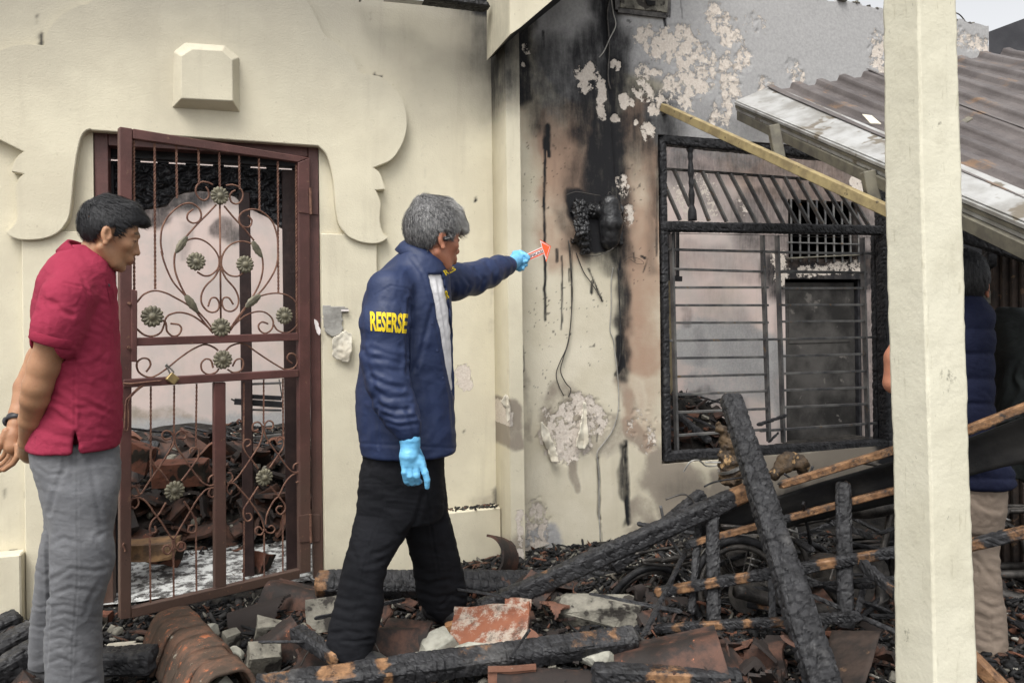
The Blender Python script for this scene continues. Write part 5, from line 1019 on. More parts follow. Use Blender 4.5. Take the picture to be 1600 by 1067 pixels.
# charred eave remains at the top left
charred('charred_eave_board', onw(556, -6, .10), onw(645, -3, .10), .05, .02, seed=31, label='short charred eave board remnant at the top of the door wall', cat='board')
charred('charred_eave_board', onw(640, -4, .16), onw(762, 12, .16), .09, .03, seed=32, wood=((.0, .12, 2, .8),), label='charred eave board remnant reaching the inner wall corner', cat='board')
m = MB(); m.bar(onw(600, -2, .2), onw(660, 4, .2), .05, .008); build('eave_plate', m, M['flashing'], label='pale broken eave sheet between the two charred eave boards', cat='sheet')
m = MB(); c = onw(562, 2, .03); m.tube([c, c + WN * .05 - ZZ * .01], .006, 6); build('eave_bolt', m, M['burnt_metal'], label='small dark bolt sticking out under the left eave board', cat='bolt')

# ------------------------------------------------------------------ collapsed corrugated roof
rf = thing('collapsed_roof', 'fallen brown corrugated metal roof with pale flashing leaning behind the porch pillar', 'roof', None, pt(1400, 350, 2.9))
RF = np.array([pt(1150, 166, 4.15), pt(1172, 158, 4.17), pt(1200, 149, 4.2), pt(1265, 140, 4.2), pt(1320, 131, 4.2), pt(1380, 122, 4.2), pt(1470, 108, 4.15), pt(1560, 96, 4.1), pt(1680, 80, 4.0)])
RN_ = np.array([pt(1700, 404, 2.0), pt(1700, 392, 2.02), pt(1700, 372, 2.08), pt(1700, 322, 2.3), pt(1700, 282, 2.5), pt(1700, 236, 2.7), pt(1700, 172, 3.0), pt(1700, 116, 3.4), pt(1700, 82, 3.8)])
RU = np.array([0, .09, .2, .42, .64, .85, 1.2, 1.55, 2.0])
def _ip(A, u): return np.stack([np.interp(u, RU, A[:, k]) for k in range(3)], -1)
rn = np.cross(RF[5] - RF[1], RF[1] - RN_[1]); rn /= np.linalg.norm(rn); rn = rn if rn[2] > 0 else -rn
def rpt(u, v, h=0.0):
    u = np.asarray(u, float); v = np.asarray(v, float); a_, b_ = _ip(RF, u), _ip(RN_, u); return a_ + (b_ - a_) * v[..., None] + rn * np.asarray(h, float)[..., None]
def corr(u): f = (u / .138) % 1.0; return .030 * (sstep(.28, .36, f) - sstep(.64, .72, f))
for k in range(3):
    u0, u1 = (.19, .76, 1.38)[k], (.79, 1.41, 2.0)[k]; us = np.arange(u0, u1, .007); vs = np.arange(-.012 * (k % 2), 1.0, .02); UU, VV = np.meshgrid(us, vs, indexing='ij')
    hh = corr(UU) * (1 - .45 * VV) + .004 * k + .012 * (fbm(UU * 2.2, VV * 3, k, 3) - .5) + .012 * sstep(.12, 0, VV) * (fbm(UU * 9, VV * 2, k, 2) - .2)
    P = rpt(UU, VV, hh + .02); n0, n1 = UU.shape
    i, j = np.meshgrid(np.arange(n0 - 1), np.arange(n1 - 1), indexing='ij'); i = i.ravel(); j = j.ravel(); Q = np.stack([i * n1 + j, (i + 1) * n1 + j, (i + 1) * n1 + j + 1, i * n1 + j + 1], 1); nb = n0 * n1
    me = raw('roof_sheet', np.vstack([P.reshape(-1, 3), (P - rn * .002).reshape(-1, 3)]), np.vstack([Q, Q[:, ::-1] + nb]), True); link('roof_sheet', me, M['roof_sheet'], rf)
m = MB(); m.prism(np.array([rpt(0, 0, .03), rpt(.23, -.01, .047), rpt(.23, 1, .047), rpt(0, 1, .03)]), np.array([rpt(0, 0, .026), rpt(.23, -.01, .043), rpt(.23, 1, .043), rpt(0, 1, .026)])); build('flashing', m, M['flashing'], rf, bevel=.001)
for k, (hh, ww_, mt) in enumerate(((.017, .018, 'flashing'), (-.003, .016, 'olive_steel'), (-.021, .014, 'flashing'))):
    m = MB(); m.bar(rpt(0, 0, hh) + .003 * k, rpt(0, 1, hh) + .003 * k, ww_, .014, up=rn); build('fascia', m, M[mt], rf, bevel=.001)
m = MB(); m.bar(rpt(.02, .005, -.055), rpt(.01, 1, -.055), .04, .05, up=rn); build('rafter', m, M['olive_steel'], rf, bevel=.003)
for u in (.6, 1.1, 1.6): m = MB(); m.bar(rpt(u, .02, -.05), rpt(u, 1, -.05), .05, .08, up=rn); build('rafter', m, M['black_paint_wood'], rf, bevel=.003)
for v in (.3, .6, .9): m = MB(); m.bar(rpt(.03, v, -.005), rpt(1.95, v, -.005), .03, .02, up=rn); build('batten', m, M['olive_steel'], rf, bevel=.002)
localize(rf)
m = MB(); q = [(1347, 178), (1362, 180), (1377, 193), (1360, 192)]
qq = np.array([(lambda d: CAM + d * (((rpt(.5, .3, .06) - CAM) @ rn) / (d @ rn)))(ray(x, 2 + y)) for x, y in q]); m.prism(qq, qq + rn * .004); build('paper_scrap', m, M['paper'], label='small torn cream scrap lying on the corrugated roof sheet', cat='scrap')
tm = thing('yellow_timber', 'long yellowish sawn timber slanting from the burnt wall down under the roof', 'timber', None, pt(1035, 165, 3.5))
ya, yb = onw(1036, 168, BO + .0), pt(1400, 335, 2.75); m = MB(); m.bar(ya, yb, .038, .042); build('timber', m, M['yellow_timber'], tm, bevel=.003)
m = MB(); m.bar(pt(1208, 196, 3.45), pt(1218, 250, 3.45), .035, .05); build('strut', m, M['olive_steel'], tm, bevel=.003); m = MB(); m.bar(pt(1356, 268, 2.92), pt(1366, 322, 2.92), .035, .05); build('strut', m, M['olive_steel'], tm, bevel=.003)
m = MB(); m.tube([onw(1038, 160, BO + .005), onw(1038, 180, BO + .01)], .012, 8); build('bracket', m, M['burnt_metal'], tm); localize(tm)
# dark building roof at the far right
m = MB(); A = pt([1545, 1700, 1700, 1545], [50, -8, 90, 92], 9.0); B = pt([1545, 1700, 1700, 1545], [50, -8, 90, 92], 10.5); m.prism(A, B); build('neighbour_roof', m, M['roof_dark'], label='dark neighbouring roof gable against the sky at the far right', cat='roof')
m = MB(); A = pt([1500, 1700, 1700, 1500], [95, 60, 420, 420], 9.2); m.prism(A, A + FV * .3); build('neighbour_wall', m, M['concrete'], label='grey neighbouring wall below the dark roof at the far right', cat='wall')
m = MB(); m.tube(spline([onw(x, y, BO - .04) for x, y in ((1492, 20), (1500, 24), (1508, 34), (1512, 44), (1514, 50))], 5), .004, 6); build('bent_wire', m, M['burnt_metal'], smooth=True, label='bent black wire sticking up from the burnt wall top', cat='wire')
m = MB(); m.bar(onw(1492, 43, BO - .03), onw(1512, 38, BO - .05), .05, .02); build('char_lump', m, M['burnt_metal'], bevel=.004, label='dark burnt lump lying on the wall top beside the pillar', cat='debris')
# planks, dark posts and grey panel seen right of the pillar
pk = thing('plank_screen', 'dark brown scorched vertical plank screen behind the man at the right edge', 'screen', None, pt(1580, 700, 3.45))
for k in range(9):
    x = 1556 + k * 15; m = MB(); m.bar(pt(x, 330 + k * 3, 3.45 - k * .03), pt(x + 3, 900, 3.45 - k * .03), .042, .02, up=FV); build('plank', m, M['plank_brown'], pk, bevel=.002)
localize(pk)
m = MB(); A = pt([1500, 1553, 1555, 1502], [384, 404, 485, 485], 3.6); m.prism(A, A + FV * .03); build('grey_panel', m, M['concrete'], label='pale grey wall panel behind the black haired head', cat='panel')
m = MB(); A = pt([1500, 1536, 1538, 1500], [342, 352, 376, 366], 3.62); m.prism(A, A + FV * .03); build('grey_panel', m, M['concrete'], label='small pale grey panel gap just under the roof edge', cat='panel')
charred('charred_post', pt(1548, 330, 3.4), pt(1545, 420, 3.4), .05, .05, seed=41, label='short charred post under the roof behind the pillar', cat='post')
charred('charred_rafter', pt(1490, 366, 3.35), pt(1660, 420, 3.2), .06, .05, seed=42, label='charred rafter slanting behind the dark haired head', cat='rafter')
# ------------------------------------------------------------------ fallen charred timbers
W_ = 0.0
def beam(label, p, q, w, h, seed, wood=(), cat='beam', name='charred_beam', **kw): return charred(name, p, q, w, h, seed=seed, wood=wood, label=label, cat=cat, **kw)
beam('thick charred beam leaning upright in front of the window, deeply cracked', pt(1140, 618, 3.10), pt(1292, 1085, 2.30), .088, .07, 51, ((-.03, .010, -1, 1),), cell=.034, step=.0065, taper=(.95, 1.22))
beam('long charred beam rising from bare tan end beside the orange tile up to the window', pt(745, 955, 2.92), pt(1172, 766, 3.12), .065, .075, 52, ((.155, .165, 0, 1), (.235, .262, 0, 1), (.925, 1.02, -1, .95)), cell=.03, step=.007)
m = MB(); a, b = pt(698, 984, 2.88), pt(760, 952, 2.90); m.bar(a, b, .04, .045); simple('raw_wood', lin(.52, .27, .13), lin(.40, .19, .085), .75, 14, .002, 70)
build('split_wood_end', m, M['raw_wood'], bevel=.004, label='bare reddish split wood end poking out below the long rising beam', cat='wood splinter')
beam('second charred beam crossing behind the long rising one', pt(955, 888, 3.35), pt(1100, 770, 3.5), .06, .06, 53, cell=.03)
beam('big horizontal charred beam on the rubble behind the pointing man', pt(492, 912, 3.2), pt(1062, 912, 3.55), .11, .09, 54, ((-.02, .035, -1, .9), (.56, .575, 0, .0)), cell=.036, step=.007, up=(0, -.6, .8))
beam('low charred beam across the foreground with tan chips', pt(395, 1078, 2.36), pt(996, 997, 2.62), .085, .075, 55, ((.02, .10, 0, .75), (.155, .25, 0, .95), (.30, .33, 0, 1), (.31, .342, 3, 1), (.31, .342, 1, 1), (.50, .62, 0, .55), (.80, .96, 0, .62)), cell=.03, step=.0065, up=(0, -.35, .94))
beam('charred batten with four tan patches running towards the pillar', pt(1022, 926, 3.0), pt(1470, 850, 2.72), .042, .042, 56, ((.0, .035, -1, 1), (.08, .155, -1, .95), (.19, .255, -1, .95), (.30, .36, -1, .9), (.585, .66, -1, 1), (.72, .80, -1, .9)), cat='batten', name='charred_batten', cell=.022, step=.006)
beam('thin scorched batten with long brown edge below the black board', pt(1068, 852, 3.1), pt(1450, 752, 2.85), .035, .032, 57, ((.05, .34, 0, .9), (.05, .34, 1, .9), (.05, .34, 3, .9), (.45, 1.02, -1, .85)), cat='batten', name='charred_batten', cell=.02, step=.006)
beam('upper brown edged timber meeting the pillar below the window sill', pt(1218, 758, 3.0), pt(1440, 690, 2.8), .045, .035, 58, ((.0, 1.02, -1, .9),), cat='batten', name='charred_batten', cell=.02, step=.006)
beam('lowest thin batten with faint tan patches across the wreck', pt(990, 984, 2.85), pt(1345, 962, 2.62), .034, .034, 59, ((.18, .24, -1, .8), (.30, .42, -1, .8), (.50, .56, -1, .8), (.62, .70, -1, .7)), cat='batten', name='charred_batten', cell=.02, step=.006)
beam('dark upright charred post beside the leaning beam, tan chipped top', pt(1317, 752, 2.95), pt(1322, 985, 2.75), .058, .06, 60, ((-.02, .03, -1, .6),), cat='post', name='charred_post', cell=.03)
beam('dark upright charred post behind the battens left of the leaning beam', pt(1113, 800, 3.1), pt(1116, 1030, 2.85), .055, .05, 61, cat='post', name='charred_post')
beam('narrow dark upright stick left of the second charred post', pt(1092, 815, 3.15), pt(1080, 960, 2.95), .03, .03, 62, cat='post', name='charred_post')
beam('short upright charred stub between leaning beam and second post', pt(1205, 890, 2.9), pt(1207, 975, 2.75), .028, .03, 63, cat='post', name='charred_post')
beam('short grey diagonal brace with tan end touching the pillar', pt(1346, 878, 2.75), pt(1412, 938, 2.55), .035, .04, 64, ((.62, .86, -1, .8),), cat='brace', name='charred_brace')
beam('tan topped timber right of the pillar crossing the navy vest', pt(1440, 700, 2.42), pt(1680, 606, 2.2), .04, .035, 65, ((.0, 1.02, 0, 1), (.0, 1.02, 1, .9), (0, 1.02, 3, .9)), cat='timber', name='scorched_timber', amp=.6)
beam('charred batten right of the pillar crossing the khaki trousers', pt(1440, 868, 2.45), pt(1680, 812, 2.3), .045, .04, 66, ((.22, .45, -1, .7), (.55, .9, -1, .75)), cat='batten', name='charred_batten', cell=.02)
beam('tan wood piece at the bottom right corner behind the pillar', pt(1500, 1010, 2.3), pt(1600, 1110, 2.2), .05, .05, 67, ((0, 1.02, -1, 1),), cat='timber', name='scorched_timber', amp=.6)
beam('thick charred log at the left edge, topmost of three', pt(-60, 1010, 2.95), pt(33, 968, 3.1), .10, .10, 68, cat='log', name='charred_log')
beam('charred log at the left edge, middle of three', pt(-60, 1050, 2.7), pt(60, 985, 2.9), .10, .10, 69, cat='log', name='charred_log')
beam('charred log at the left edge, lowest of three, beside the grey trouser leg', pt(-60, 1085, 2.5), pt(70, 1008, 2.7), .09, .09, 70, cat='log', name='charred_log')
beam('short black log between the man in red and the mossy roof ridge', pt(150, 1034, 2.6), pt(245, 1030, 2.6), .10, .085, 71, cat='log', name='charred_log')
beam('charred log with one tan patch at the bottom middle', pt(925, 1052, 2.45), pt(1160, 1062, 2.42), .075, .06, 72, ((.34, .66, 3, 1), (.34, .66, 1, 1), (.36, .6, 0, .7)), cat='log', name='charred_log')
beam('small charred lump at the foot of the mossy roof ridge', pt(320, 1050, 2.5), pt(360, 1075, 2.4), .06, .05, 73, cat='log', name='charred_log')
beam('charred stake with tan tip beside the left shoe of the pointing man', pt(460, 985, 2.62), pt(530, 1030, 2.5), .055, .05, 74, ((.82, 1.02, -1, 1),), cat='stake', name='charred_stake', cell=.02)
beam('dark charred lath lying between rubble and the pier foot', pt(560, 925, 3.45), pt(830, 884, 3.75), .04, .05, 75, cat='lath', name='charred_lath')
beam('charred lath angled over the debris inside the window left', pt(1050, 640, 4.6), pt(1110, 690, 4.4), .04, .04, 76, cat='lath', name='charred_lath')
beam('charred plank on end inside the doorway behind the gate', pt(215, 745, 4.8), pt(232, 690, 5.0), .15, .04, 79, cat='plank', name='charred_plank')
beam('wide ash grey charred beam inside the doorway, right of the gate centre post', pt(410, 850, 4.5), pt(455, 690, 5.0), .16, .08, 80, cat='beam', cell=.04)
beam('ash grey charred beam lying across the doorway debris', pt(330, 850, 4.5), pt(450, 862, 4.4), .14, .10, 81, cat='beam', cell=.045)
beam('long charred rafter lying far inside the doorway debris', pt(190, 760, 5.2), pt(470, 712, 5.8), .10, .08, 82, cat='beam', cell=.045)
beam('short charred block low inside the doorway next to the centre post', pt(290, 862, 4.4), pt(345, 826, 4.6), .12, .10, 83, cat='beam', cell=.04)
# black boards hanging between the battens
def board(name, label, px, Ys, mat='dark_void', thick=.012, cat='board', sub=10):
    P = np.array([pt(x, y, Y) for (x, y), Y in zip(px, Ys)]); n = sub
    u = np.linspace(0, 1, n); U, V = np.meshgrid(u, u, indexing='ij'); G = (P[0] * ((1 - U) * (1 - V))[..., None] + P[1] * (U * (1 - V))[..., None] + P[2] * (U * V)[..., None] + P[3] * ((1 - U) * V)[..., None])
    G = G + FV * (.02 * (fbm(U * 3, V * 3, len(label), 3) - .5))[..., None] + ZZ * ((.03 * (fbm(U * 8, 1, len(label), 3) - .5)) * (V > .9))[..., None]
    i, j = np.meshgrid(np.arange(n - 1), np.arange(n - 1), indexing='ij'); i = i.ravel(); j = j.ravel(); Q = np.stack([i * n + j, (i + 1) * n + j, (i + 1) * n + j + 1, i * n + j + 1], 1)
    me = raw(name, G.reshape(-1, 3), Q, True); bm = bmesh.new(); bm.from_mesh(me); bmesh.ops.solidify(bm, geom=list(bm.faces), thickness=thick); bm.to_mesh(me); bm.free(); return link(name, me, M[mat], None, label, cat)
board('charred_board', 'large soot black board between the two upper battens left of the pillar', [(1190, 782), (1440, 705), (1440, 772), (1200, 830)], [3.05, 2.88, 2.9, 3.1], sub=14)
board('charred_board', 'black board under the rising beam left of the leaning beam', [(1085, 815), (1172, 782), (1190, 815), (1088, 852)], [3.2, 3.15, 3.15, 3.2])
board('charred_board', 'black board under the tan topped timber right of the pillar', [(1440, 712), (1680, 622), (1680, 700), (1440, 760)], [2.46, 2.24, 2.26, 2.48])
board('scorched_sheet', 'dark maroon scorched metal sheet leaning at the foot of the leaning beam', [(1300, 985), (1378, 988), (1345, 1090), (1265, 1090)], [2.62, 2.5, 2.3, 2.4], 'plank_brown', .004, 'sheet')
board('scorched_sheet', 'dark brown scorched panel inside the doorway at lower left behind the gate stile', [(205, 875), (238, 872), (256, 900), (205, 920)], [4.15, 4.15, 3.95, 3.95], 'plank_brown', .012, 'panel')
board('scorched_sheet', 'pale grey board standing at the right inside the doorway', [(415, 865), (450, 864), (450, 892), (413, 896)], [4.25, 4.2, 4.15, 4.2], 'concrete', .012, 'board')

# ------------------------------------------------------------------ roof tiles, bricks, concrete
def tile_mesh(seed, L=.30, Wd=.20, kind='wave', broken=True, n=16):
    r = random.Random(seed); u = np.linspace(-L / 2, L / 2, n); v = np.linspace(-Wd / 2, Wd / 2, n); U, V = np.meshgrid(u, v, indexing='ij')
    if kind == 'wave': Zz = .028 * np.cos(V / Wd * 2 * math.pi * 1.0) + .012 * (V / Wd)
    elif kind == 'ridge': Zz = -np.abs(V) * 1.0 * .8 + .035 * (np.abs(V) > .86 * Wd / 2) * 0
    elif kind == 'barrel': Zz = np.sqrt(np.maximum((Wd * .55) ** 2 - V ** 2, 0)) - .3 * Wd
    else: Zz = .012 * ((np.abs(V) > Wd * .42) * 1.0) + .004 * np.cos(U * 40)
    Zz = Zz + .002 * (fbm(U * 20, V * 20, seed % 50, 2) - .5); keep = np.ones(U.shape, bool)
    if broken:
        for _ in range(r.choice((1, 2, 2, 3))):
            a = r.uniform(0, 6.28); d = r.uniform(.05, .34) * L; keep &= (U * math.cos(a) + V * math.sin(a) + .02 * (fbm(U * 25, V * 25, seed % 60, 2) - .5)) < d
    P = np.stack([U, V, Zz], -1).reshape(-1, 3); i, j = np.meshgrid(np.arange(n - 1), np.arange(n - 1), indexing='ij'); i = i.ravel(); j = j.ravel()
    k = keep[i, j] & keep[i + 1, j + 1] & keep[i, j + 1] & keep[i + 1, j]
    if k.sum() < 12: k[:] = True
    i = i[k]; j = j[k]; Q = np.stack([i * n + j, (i + 1) * n + j, (i + 1) * n + j + 1, i * n + j + 1], 1)
    me = raw('roof_tile', P, Q, True); bm = bmesh.new(); bm.from_mesh(me); bmesh.ops.delete(bm, geom=[x for x in bm.verts if not x.link_faces], context='VERTS'); bmesh.ops.solidify(bm, geom=list(bm.faces), thickness=-.012)
    for f in bm.faces: f.smooth = True
    for e in bm.edges:
        if len(e.link_faces) == 2 and e.calc_face_angle() > .7: e.smooth = False
    bm.to_mesh(me); bm.free(); return me
def chunk_mesh(seed, s=(.1, .08, .06), n=14, boxy=.0, name='chunk', detail=0):
    r = random.Random(seed); bm = bmesh.new()
    if boxy:
        for sx in (-1, 1):
            for sy in (-1, 1):
                for sz_ in (-1, 1):
                    for _ in range(2): bm.verts.new([sx * s[0] / 2 * r.uniform(1 - boxy, 1), sy * s[1] / 2 * r.uniform(1 - boxy, 1), sz_ * s[2] / 2 * r.uniform(1 - boxy, 1)])
    else:
        for _ in range(n):
            d = Vector((r.gauss(0, 1), r.gauss(0, 1), r.gauss(0, 1))).normalized(); bm.verts.new((d.x * s[0] / 2, d.y * s[1] / 2, d.z * s[2] / 2))
    bmesh.ops.convex_hull(bm, input=bm.verts)
    bmesh.ops.delete(bm, geom=[x for x in bm.verts if not x.link_faces], context='VERTS')
    if detail:
        bmesh.ops.subdivide_edges(bm, edges=list(bm.edges), cuts=detail, use_grid_fill=True)
        for v in bm.verts: c = v.co; v.co = c * (1 + .42 * (float(fbm(np.array(c.x * 26 + seed), np.array(c.y * 26), np.array(c.z * 26), 4)) - .5))
        bmesh.ops.bevel(bm, geom=[e for e in bm.edges if len(e.link_faces) == 2 and e.calc_face_angle() > .5], offset=.003, segments=1, affect='EDGES', clamp_overlap=True)
    me = bpy.data.meshes.new(name); bm.to_mesh(me); bm.free(); return me
def on_ground(px, py, lift=0.0):                      # where the view through a pixel meets the rubble
    d = ray(px, py); t = 1.0 / F; lo = .5
    Ys = np.linspace(1.3, 8.0, 500); P = CAM + d * (Ys / F)[:, None]; h = rubble_h(P[:, 0], P[:, 1]) + lift
    k = np.argmax(P[:, 2] < h); return P[k] if P[k, 2] < h[k] else P[-1]
def place(me, mat, c, rot, name, label, cat, group=None, scale=1.0):
    o = bpy.data.objects.new(name, me); COL.objects.link(o)
    if not me.materials: me.materials.append(M[mat])
    o.location = Vector(c); o.rotation_euler = rot; o.scale = (scale,) * 3 if not isinstance(scale, tuple) else scale; o['label'] = label; o['category'] = cat
    if group: o['group'] = group
    return o
R = math.radians
simple('scorched_ochre0', lin(.26, .15, .07), lin(.07, .045, .03), .8, 9, .003, 60)
def tl(seed, px, py, rot, name, label, mat, kind='wave', L=.28, Wd=.2, lift=.03, broken=True, cat='roof tile', n=32):
    me = tile_mesh(seed, L, Wd, kind, broken, n); me.materials.append(M[mat]); c = on_ground(px, py, lift); return place(me, mat, c, tuple(R(a) for a in rot), name, label, cat)
def ck(seed, px, py, rot, s, label, mat='concrete', lift=.02, boxy=.38, cat='concrete chunk', name='concrete_chunk', detail=2):
    me = chunk_mesh(seed, s, 16, boxy, name, detail); me.materials.append(M[mat]); c = on_ground(px, py, lift); return place(me, mat, c, tuple(R(a) for a in rot), name, label, cat)
# the clay ridge run at lower left: overlapping ridge tiles on a mortar core
rg = thing('roof_ridge_section', 'fallen mossy section of overlapping clay ridge tiles at the bottom left of the rubble', 'roof ridge', None, pt(290, 1040, 2.4))
ra, rb = pt(270, 978, 2.85), pt(352, 1085, 2.3); d_ = (rb - ra) / np.linalg.norm(rb - ra); sx = np.cross(d_, ZZ); sx /= np.linalg.norm(sx); uz = np.cross(sx, d_)
for k in range(6):
    t0 = k / 6; prof = spline([(-.115, -.075), (-.085, -.01), (-.065, .035), (-.045, .052), (0, .056), (.04, .052), (.062, .030), (.085, -.02), (.105, -.075)], 3); rings = []; mp_ = len(prof)
    for tt, sc in ((t0 - .012, 1.0), (t0 + .04, .99), (t0 + .10, 1.0), (t0 + .15, 1.03), (t0 + .176, 1.05)):
        c = ra + (rb - ra) * tt + uz * .004 * (k % 2) + sx * .006 * math.sin(k * 2.1); rings.append(np.array([c + sx * x * sc + uz * (y * sc) for x, y in prof]))
    V = np.array(rings).reshape(-1, 3); Q = np.array([(i * mp_ + j, (i + 1) * mp_ + j, (i + 1) * mp_ + j + 1, i * mp_ + j + 1) for i in range(4) for j in range(mp_ - 1)])
    V = V + .010 * (fbm(V[:, 0] * 30, V[:, 1] * 30, V[:, 2] * 30, 3) - .5)[:, None]
    me = raw('ridge_tile', V, Q, False); bm = bmesh.new(); bm.from_mesh(me); bmesh.ops.solidify(bm, geom=list(bm.faces), thickness=.013); bm.to_mesh(me); bm.free(); link('ridge_tile', me, M['terracotta_mossy'], rg)
me = chunk_mesh(91, (.15, .13, .11), 20, 0, 'mortar_core', 3); me.materials.append(M['mortar']); o = bpy.data.objects.new('mortar_core', me); COL.objects.link(o); o.location = Vector(rb - uz * .01 - d_ * .03); o.parent = rg; localize(rg)
# named foreground pieces
tl(11, 765, 985, (28, -8, -12), 'roof_tile', 'bright orange wavy roof tile caked with pale mortar in the middle foreground', 'terracotta_clean', 'flat', .30, .20, .08, False, n=20)
tl(12, 806, 972, (35, 0, -10), 'roof_tile', 'orange tile end with raised lip standing right of the mortar caked tile', 'terracotta_clean', 'flat', .10, .19, .09, False, n=12)
tl(13, 625, 985, (12, 10, 20), 'roof_tile', 'dark angular brown tile bridging the gap under the striding man', 'terracotta_burnt', 'ridge', .30, .18, .13, False)
tl(14, 636, 1010, (70, 0, -15), 'roof_tile', 'blackened upright tile flank next to the grey mortar lump', 'terracotta_burnt', 'barrel', .18, .17, .05, False)
tl(15, 787, 866, (60, 20, 60), 'roof_tile', 'broken curved orange edged tile leaning at the foot of the pier', 'terracotta_burnt', 'barrel', .20, .17, .10)
tl(16, 1130, 1040, (30, 10, 40), 'roof_tile', 'dark flat slab with thin orange rim near the bottom centre right', 'terracotta_burnt', 'flat', .22, .17, .05, False)
tl(17, 1045, 1030, (20, -15, -8), 'roof_tile', 'large blackened wavy tile with orange lip at the bottom centre right', 'terracotta_burnt', 'wave', .36, .24, .06, False)
tl(18, 560, 980, (10, 25, 10), 'roof_tile', 'blackened tile fragment beside the trouser hem of the pointing man', 'terracotta_burnt', 'wave', .2, .16, .05)
tl(19, 470, 935, (18, 8, -15), 'roof_tile', 'long red brown curved tile lying below the gate corner', 'terracotta_burnt', 'wave', .34, .20, .05, False)
tl(20, 408, 960, (22, -10, 20), 'roof_tile', 'reddish broken tile with upturned rim in front of the gate', 'terracotta', 'wave', .26, .20, .05)
tl(21, 470, 1050, (75, 10, 10), 'roof_tile', 'dark trough shaped tile low beside the foreground beam', 'terracotta_burnt', 'barrel', .24, .15, .04)
tl(22, 416, 1010, (40, -30, 30), 'roof_tile', 'black folded tile behind the wedge shaped concrete piece', 'terracotta_burnt', 'ridge', .26, .2, .07)
tl(23, 872, 960, (20, 10, 0), 'roof_tile', 'chipped orange shard between the mortar tile and the grey block', 'terracotta', 'wave', .2, .16, .06)
tl(24, 845, 945, (60, 20, -30), 'roof_tile', 'dark brown upright shard under the rising beam', 'terracotta_burnt', 'wave', .22, .2, .08)
tl(25, 800, 1062, (80, 0, 5), 'roof_tile', 'square brown tile block under the foreground beam', 'terracotta', 'flat', .16, .10, .03, False)
tl(26, 870, 1064, (8, 4, 0), 'roof_tile', 'long flat brown tile at the very bottom middle', 'terracotta', 'barrel', .40, .09, .02, False)
tl(27, 1000, 925, (30, 0, 40), 'roof_tile', 'small red tile sliver on the big horizontal beam', 'terracotta', 'wave', .1, .07, .12)
tl(28, 1260, 1030, (60, 20, 50), 'roof_tile', 'dark reddish curved shard left of the leaning beam foot', 'terracotta_burnt', 'wave', .2, .16, .08)
ck(31, 935, 955, (14, -4, -8), (.34, .13, .11), 'pale rectangular concrete block under the big horizontal beam', lift=.06)
ck(32, 420, 985, (15, 5, 10), (.11, .08, .09), 'square grey concrete chunk in front of the gate centre', lift=.05, boxy=.5)
ck(33, 410, 1035, (25, 10, 30), (.13, .10, .13), 'wedge shaped concrete piece with dark holes at the lower left centre', lift=.05)
ck(34, 362, 998, (10, 0, 50), (.07, .05, .08), 'little upright concrete cube beside the stained stone', lift=.05, boxy=.5)
ck(35, 330, 985, (10, 10, 0), (.10, .08, .06), 'rounded tan stained stone near the gate bottom rail', 'mortar', .05, 0)
ck(36, 368, 1022, (20, 30, 10), (.07, .06, .06), 'small pale rounded stone above the wedge piece', 'mortar', .05, 0)
ck(37, 690, 1005, (10, 5, 20), (.22, .14, .11), 'big pale grey mortar lump in the middle of the rubble', 'mortar', .07, 0, 'mortar lump', 'mortar_lump', 3)
ck(38, 760, 1018, (5, 5, -8), (.24, .09, .06), 'long grey mortar strip beneath the mortar caked tile', 'mortar', .05, 0, 'mortar lump', 'mortar_lump', 3)
ck(39, 655, 1030, (5, 5, 40), (.12, .09, .08), 'small grey mortar lump against the foreground beam', 'mortar', .04, 0, 'mortar lump', 'mortar_lump', 2)
ck(40, 940, 1035, (5, 5, 20), (.18, .10, .10), 'mossy grey rounded stone behind the tan patched log', 'mortar', .03, 0, 'stone', 'stone', 3)
ck(41, 868, 1015, (5, 25, 20), (.10, .05, .04), 'bright white plaster crumb above the foreground beam', 'paper', .06, 0, 'plaster crumb', 'plaster_crumb', 2)
ck(42, 505, 960, (60, 0, 20), (.14, .14, .03), 'grey slab corner standing left of the black trouser leg', 'concrete', .07, .1)
ck(43, 100, 1045, (10, 0, 20), (.10, .06, .04), 'flat greenish stone behind the far shoe of the man in red', 'mortar', .02, 0, 'stone', 'stone')
ck(44, 188, 1010, (0, 5, 20), (.10, .05, .02), 'flat cream plaster sliver right of the grey trouser knee', 'paper', .03, .2, 'plaster sliver', 'plaster_sliver')
ck(45, 232, 1012, (0, 5, 5), (.16, .05, .02), 'long cream plaster sliver above the black log', 'paper', .04, .2, 'plaster sliver', 'plaster_sliver')
ck(46, 252, 992, (0, 25, 5), (.08, .06, .05), 'greenish cream lump near the top of the ridge tiles', 'mortar', .06, 0, 'stone', 'stone')
ck(47, 163, 968, (0, 5, 5), (.05, .05, .07), 'small pink brick bit between gate foot and grey trousers', 'brick_wall_red', .03, .15, 'brick bit', 'brick_bit')
# inside the doorway: bricks and slabs that read by themselves
ck(51, 252, 862, (10, 20, 30), (.20, .10, .10), 'tilted salmon brick behind the lower left gate bars', 'brick_face' if 'brick_face' in M else 'brick_wall_red', .10, .06, 'brick', 'brick')
ck(52, 232, 858, (0, 0, 10), (.26, .14, .08), 'tan wooden block in the doorway debris near the left stile', 'scorched_ochre0', .16, .06, 'wood block', 'wood_block')
ck(53, 404, 880, (10, 20, 80), (.10, .10, .11), 'salmon brick standing beside the inner frame post', 'brick_wall_red', .05, .06, 'brick', 'brick')
ck(54, 285, 738, (8, 0, 5), (.30, .12, .14), 'orange brown clay block high on the doorway debris', 'brick_wall_red', .24, .06, 'clay block', 'clay_block')
ck(55, 212, 712, (0, 20, 5), (.2, .1, .16), 'red tile corner high at the left behind the gate', 'brick_wall_red', .22, .2, 'clay block', 'clay_block')
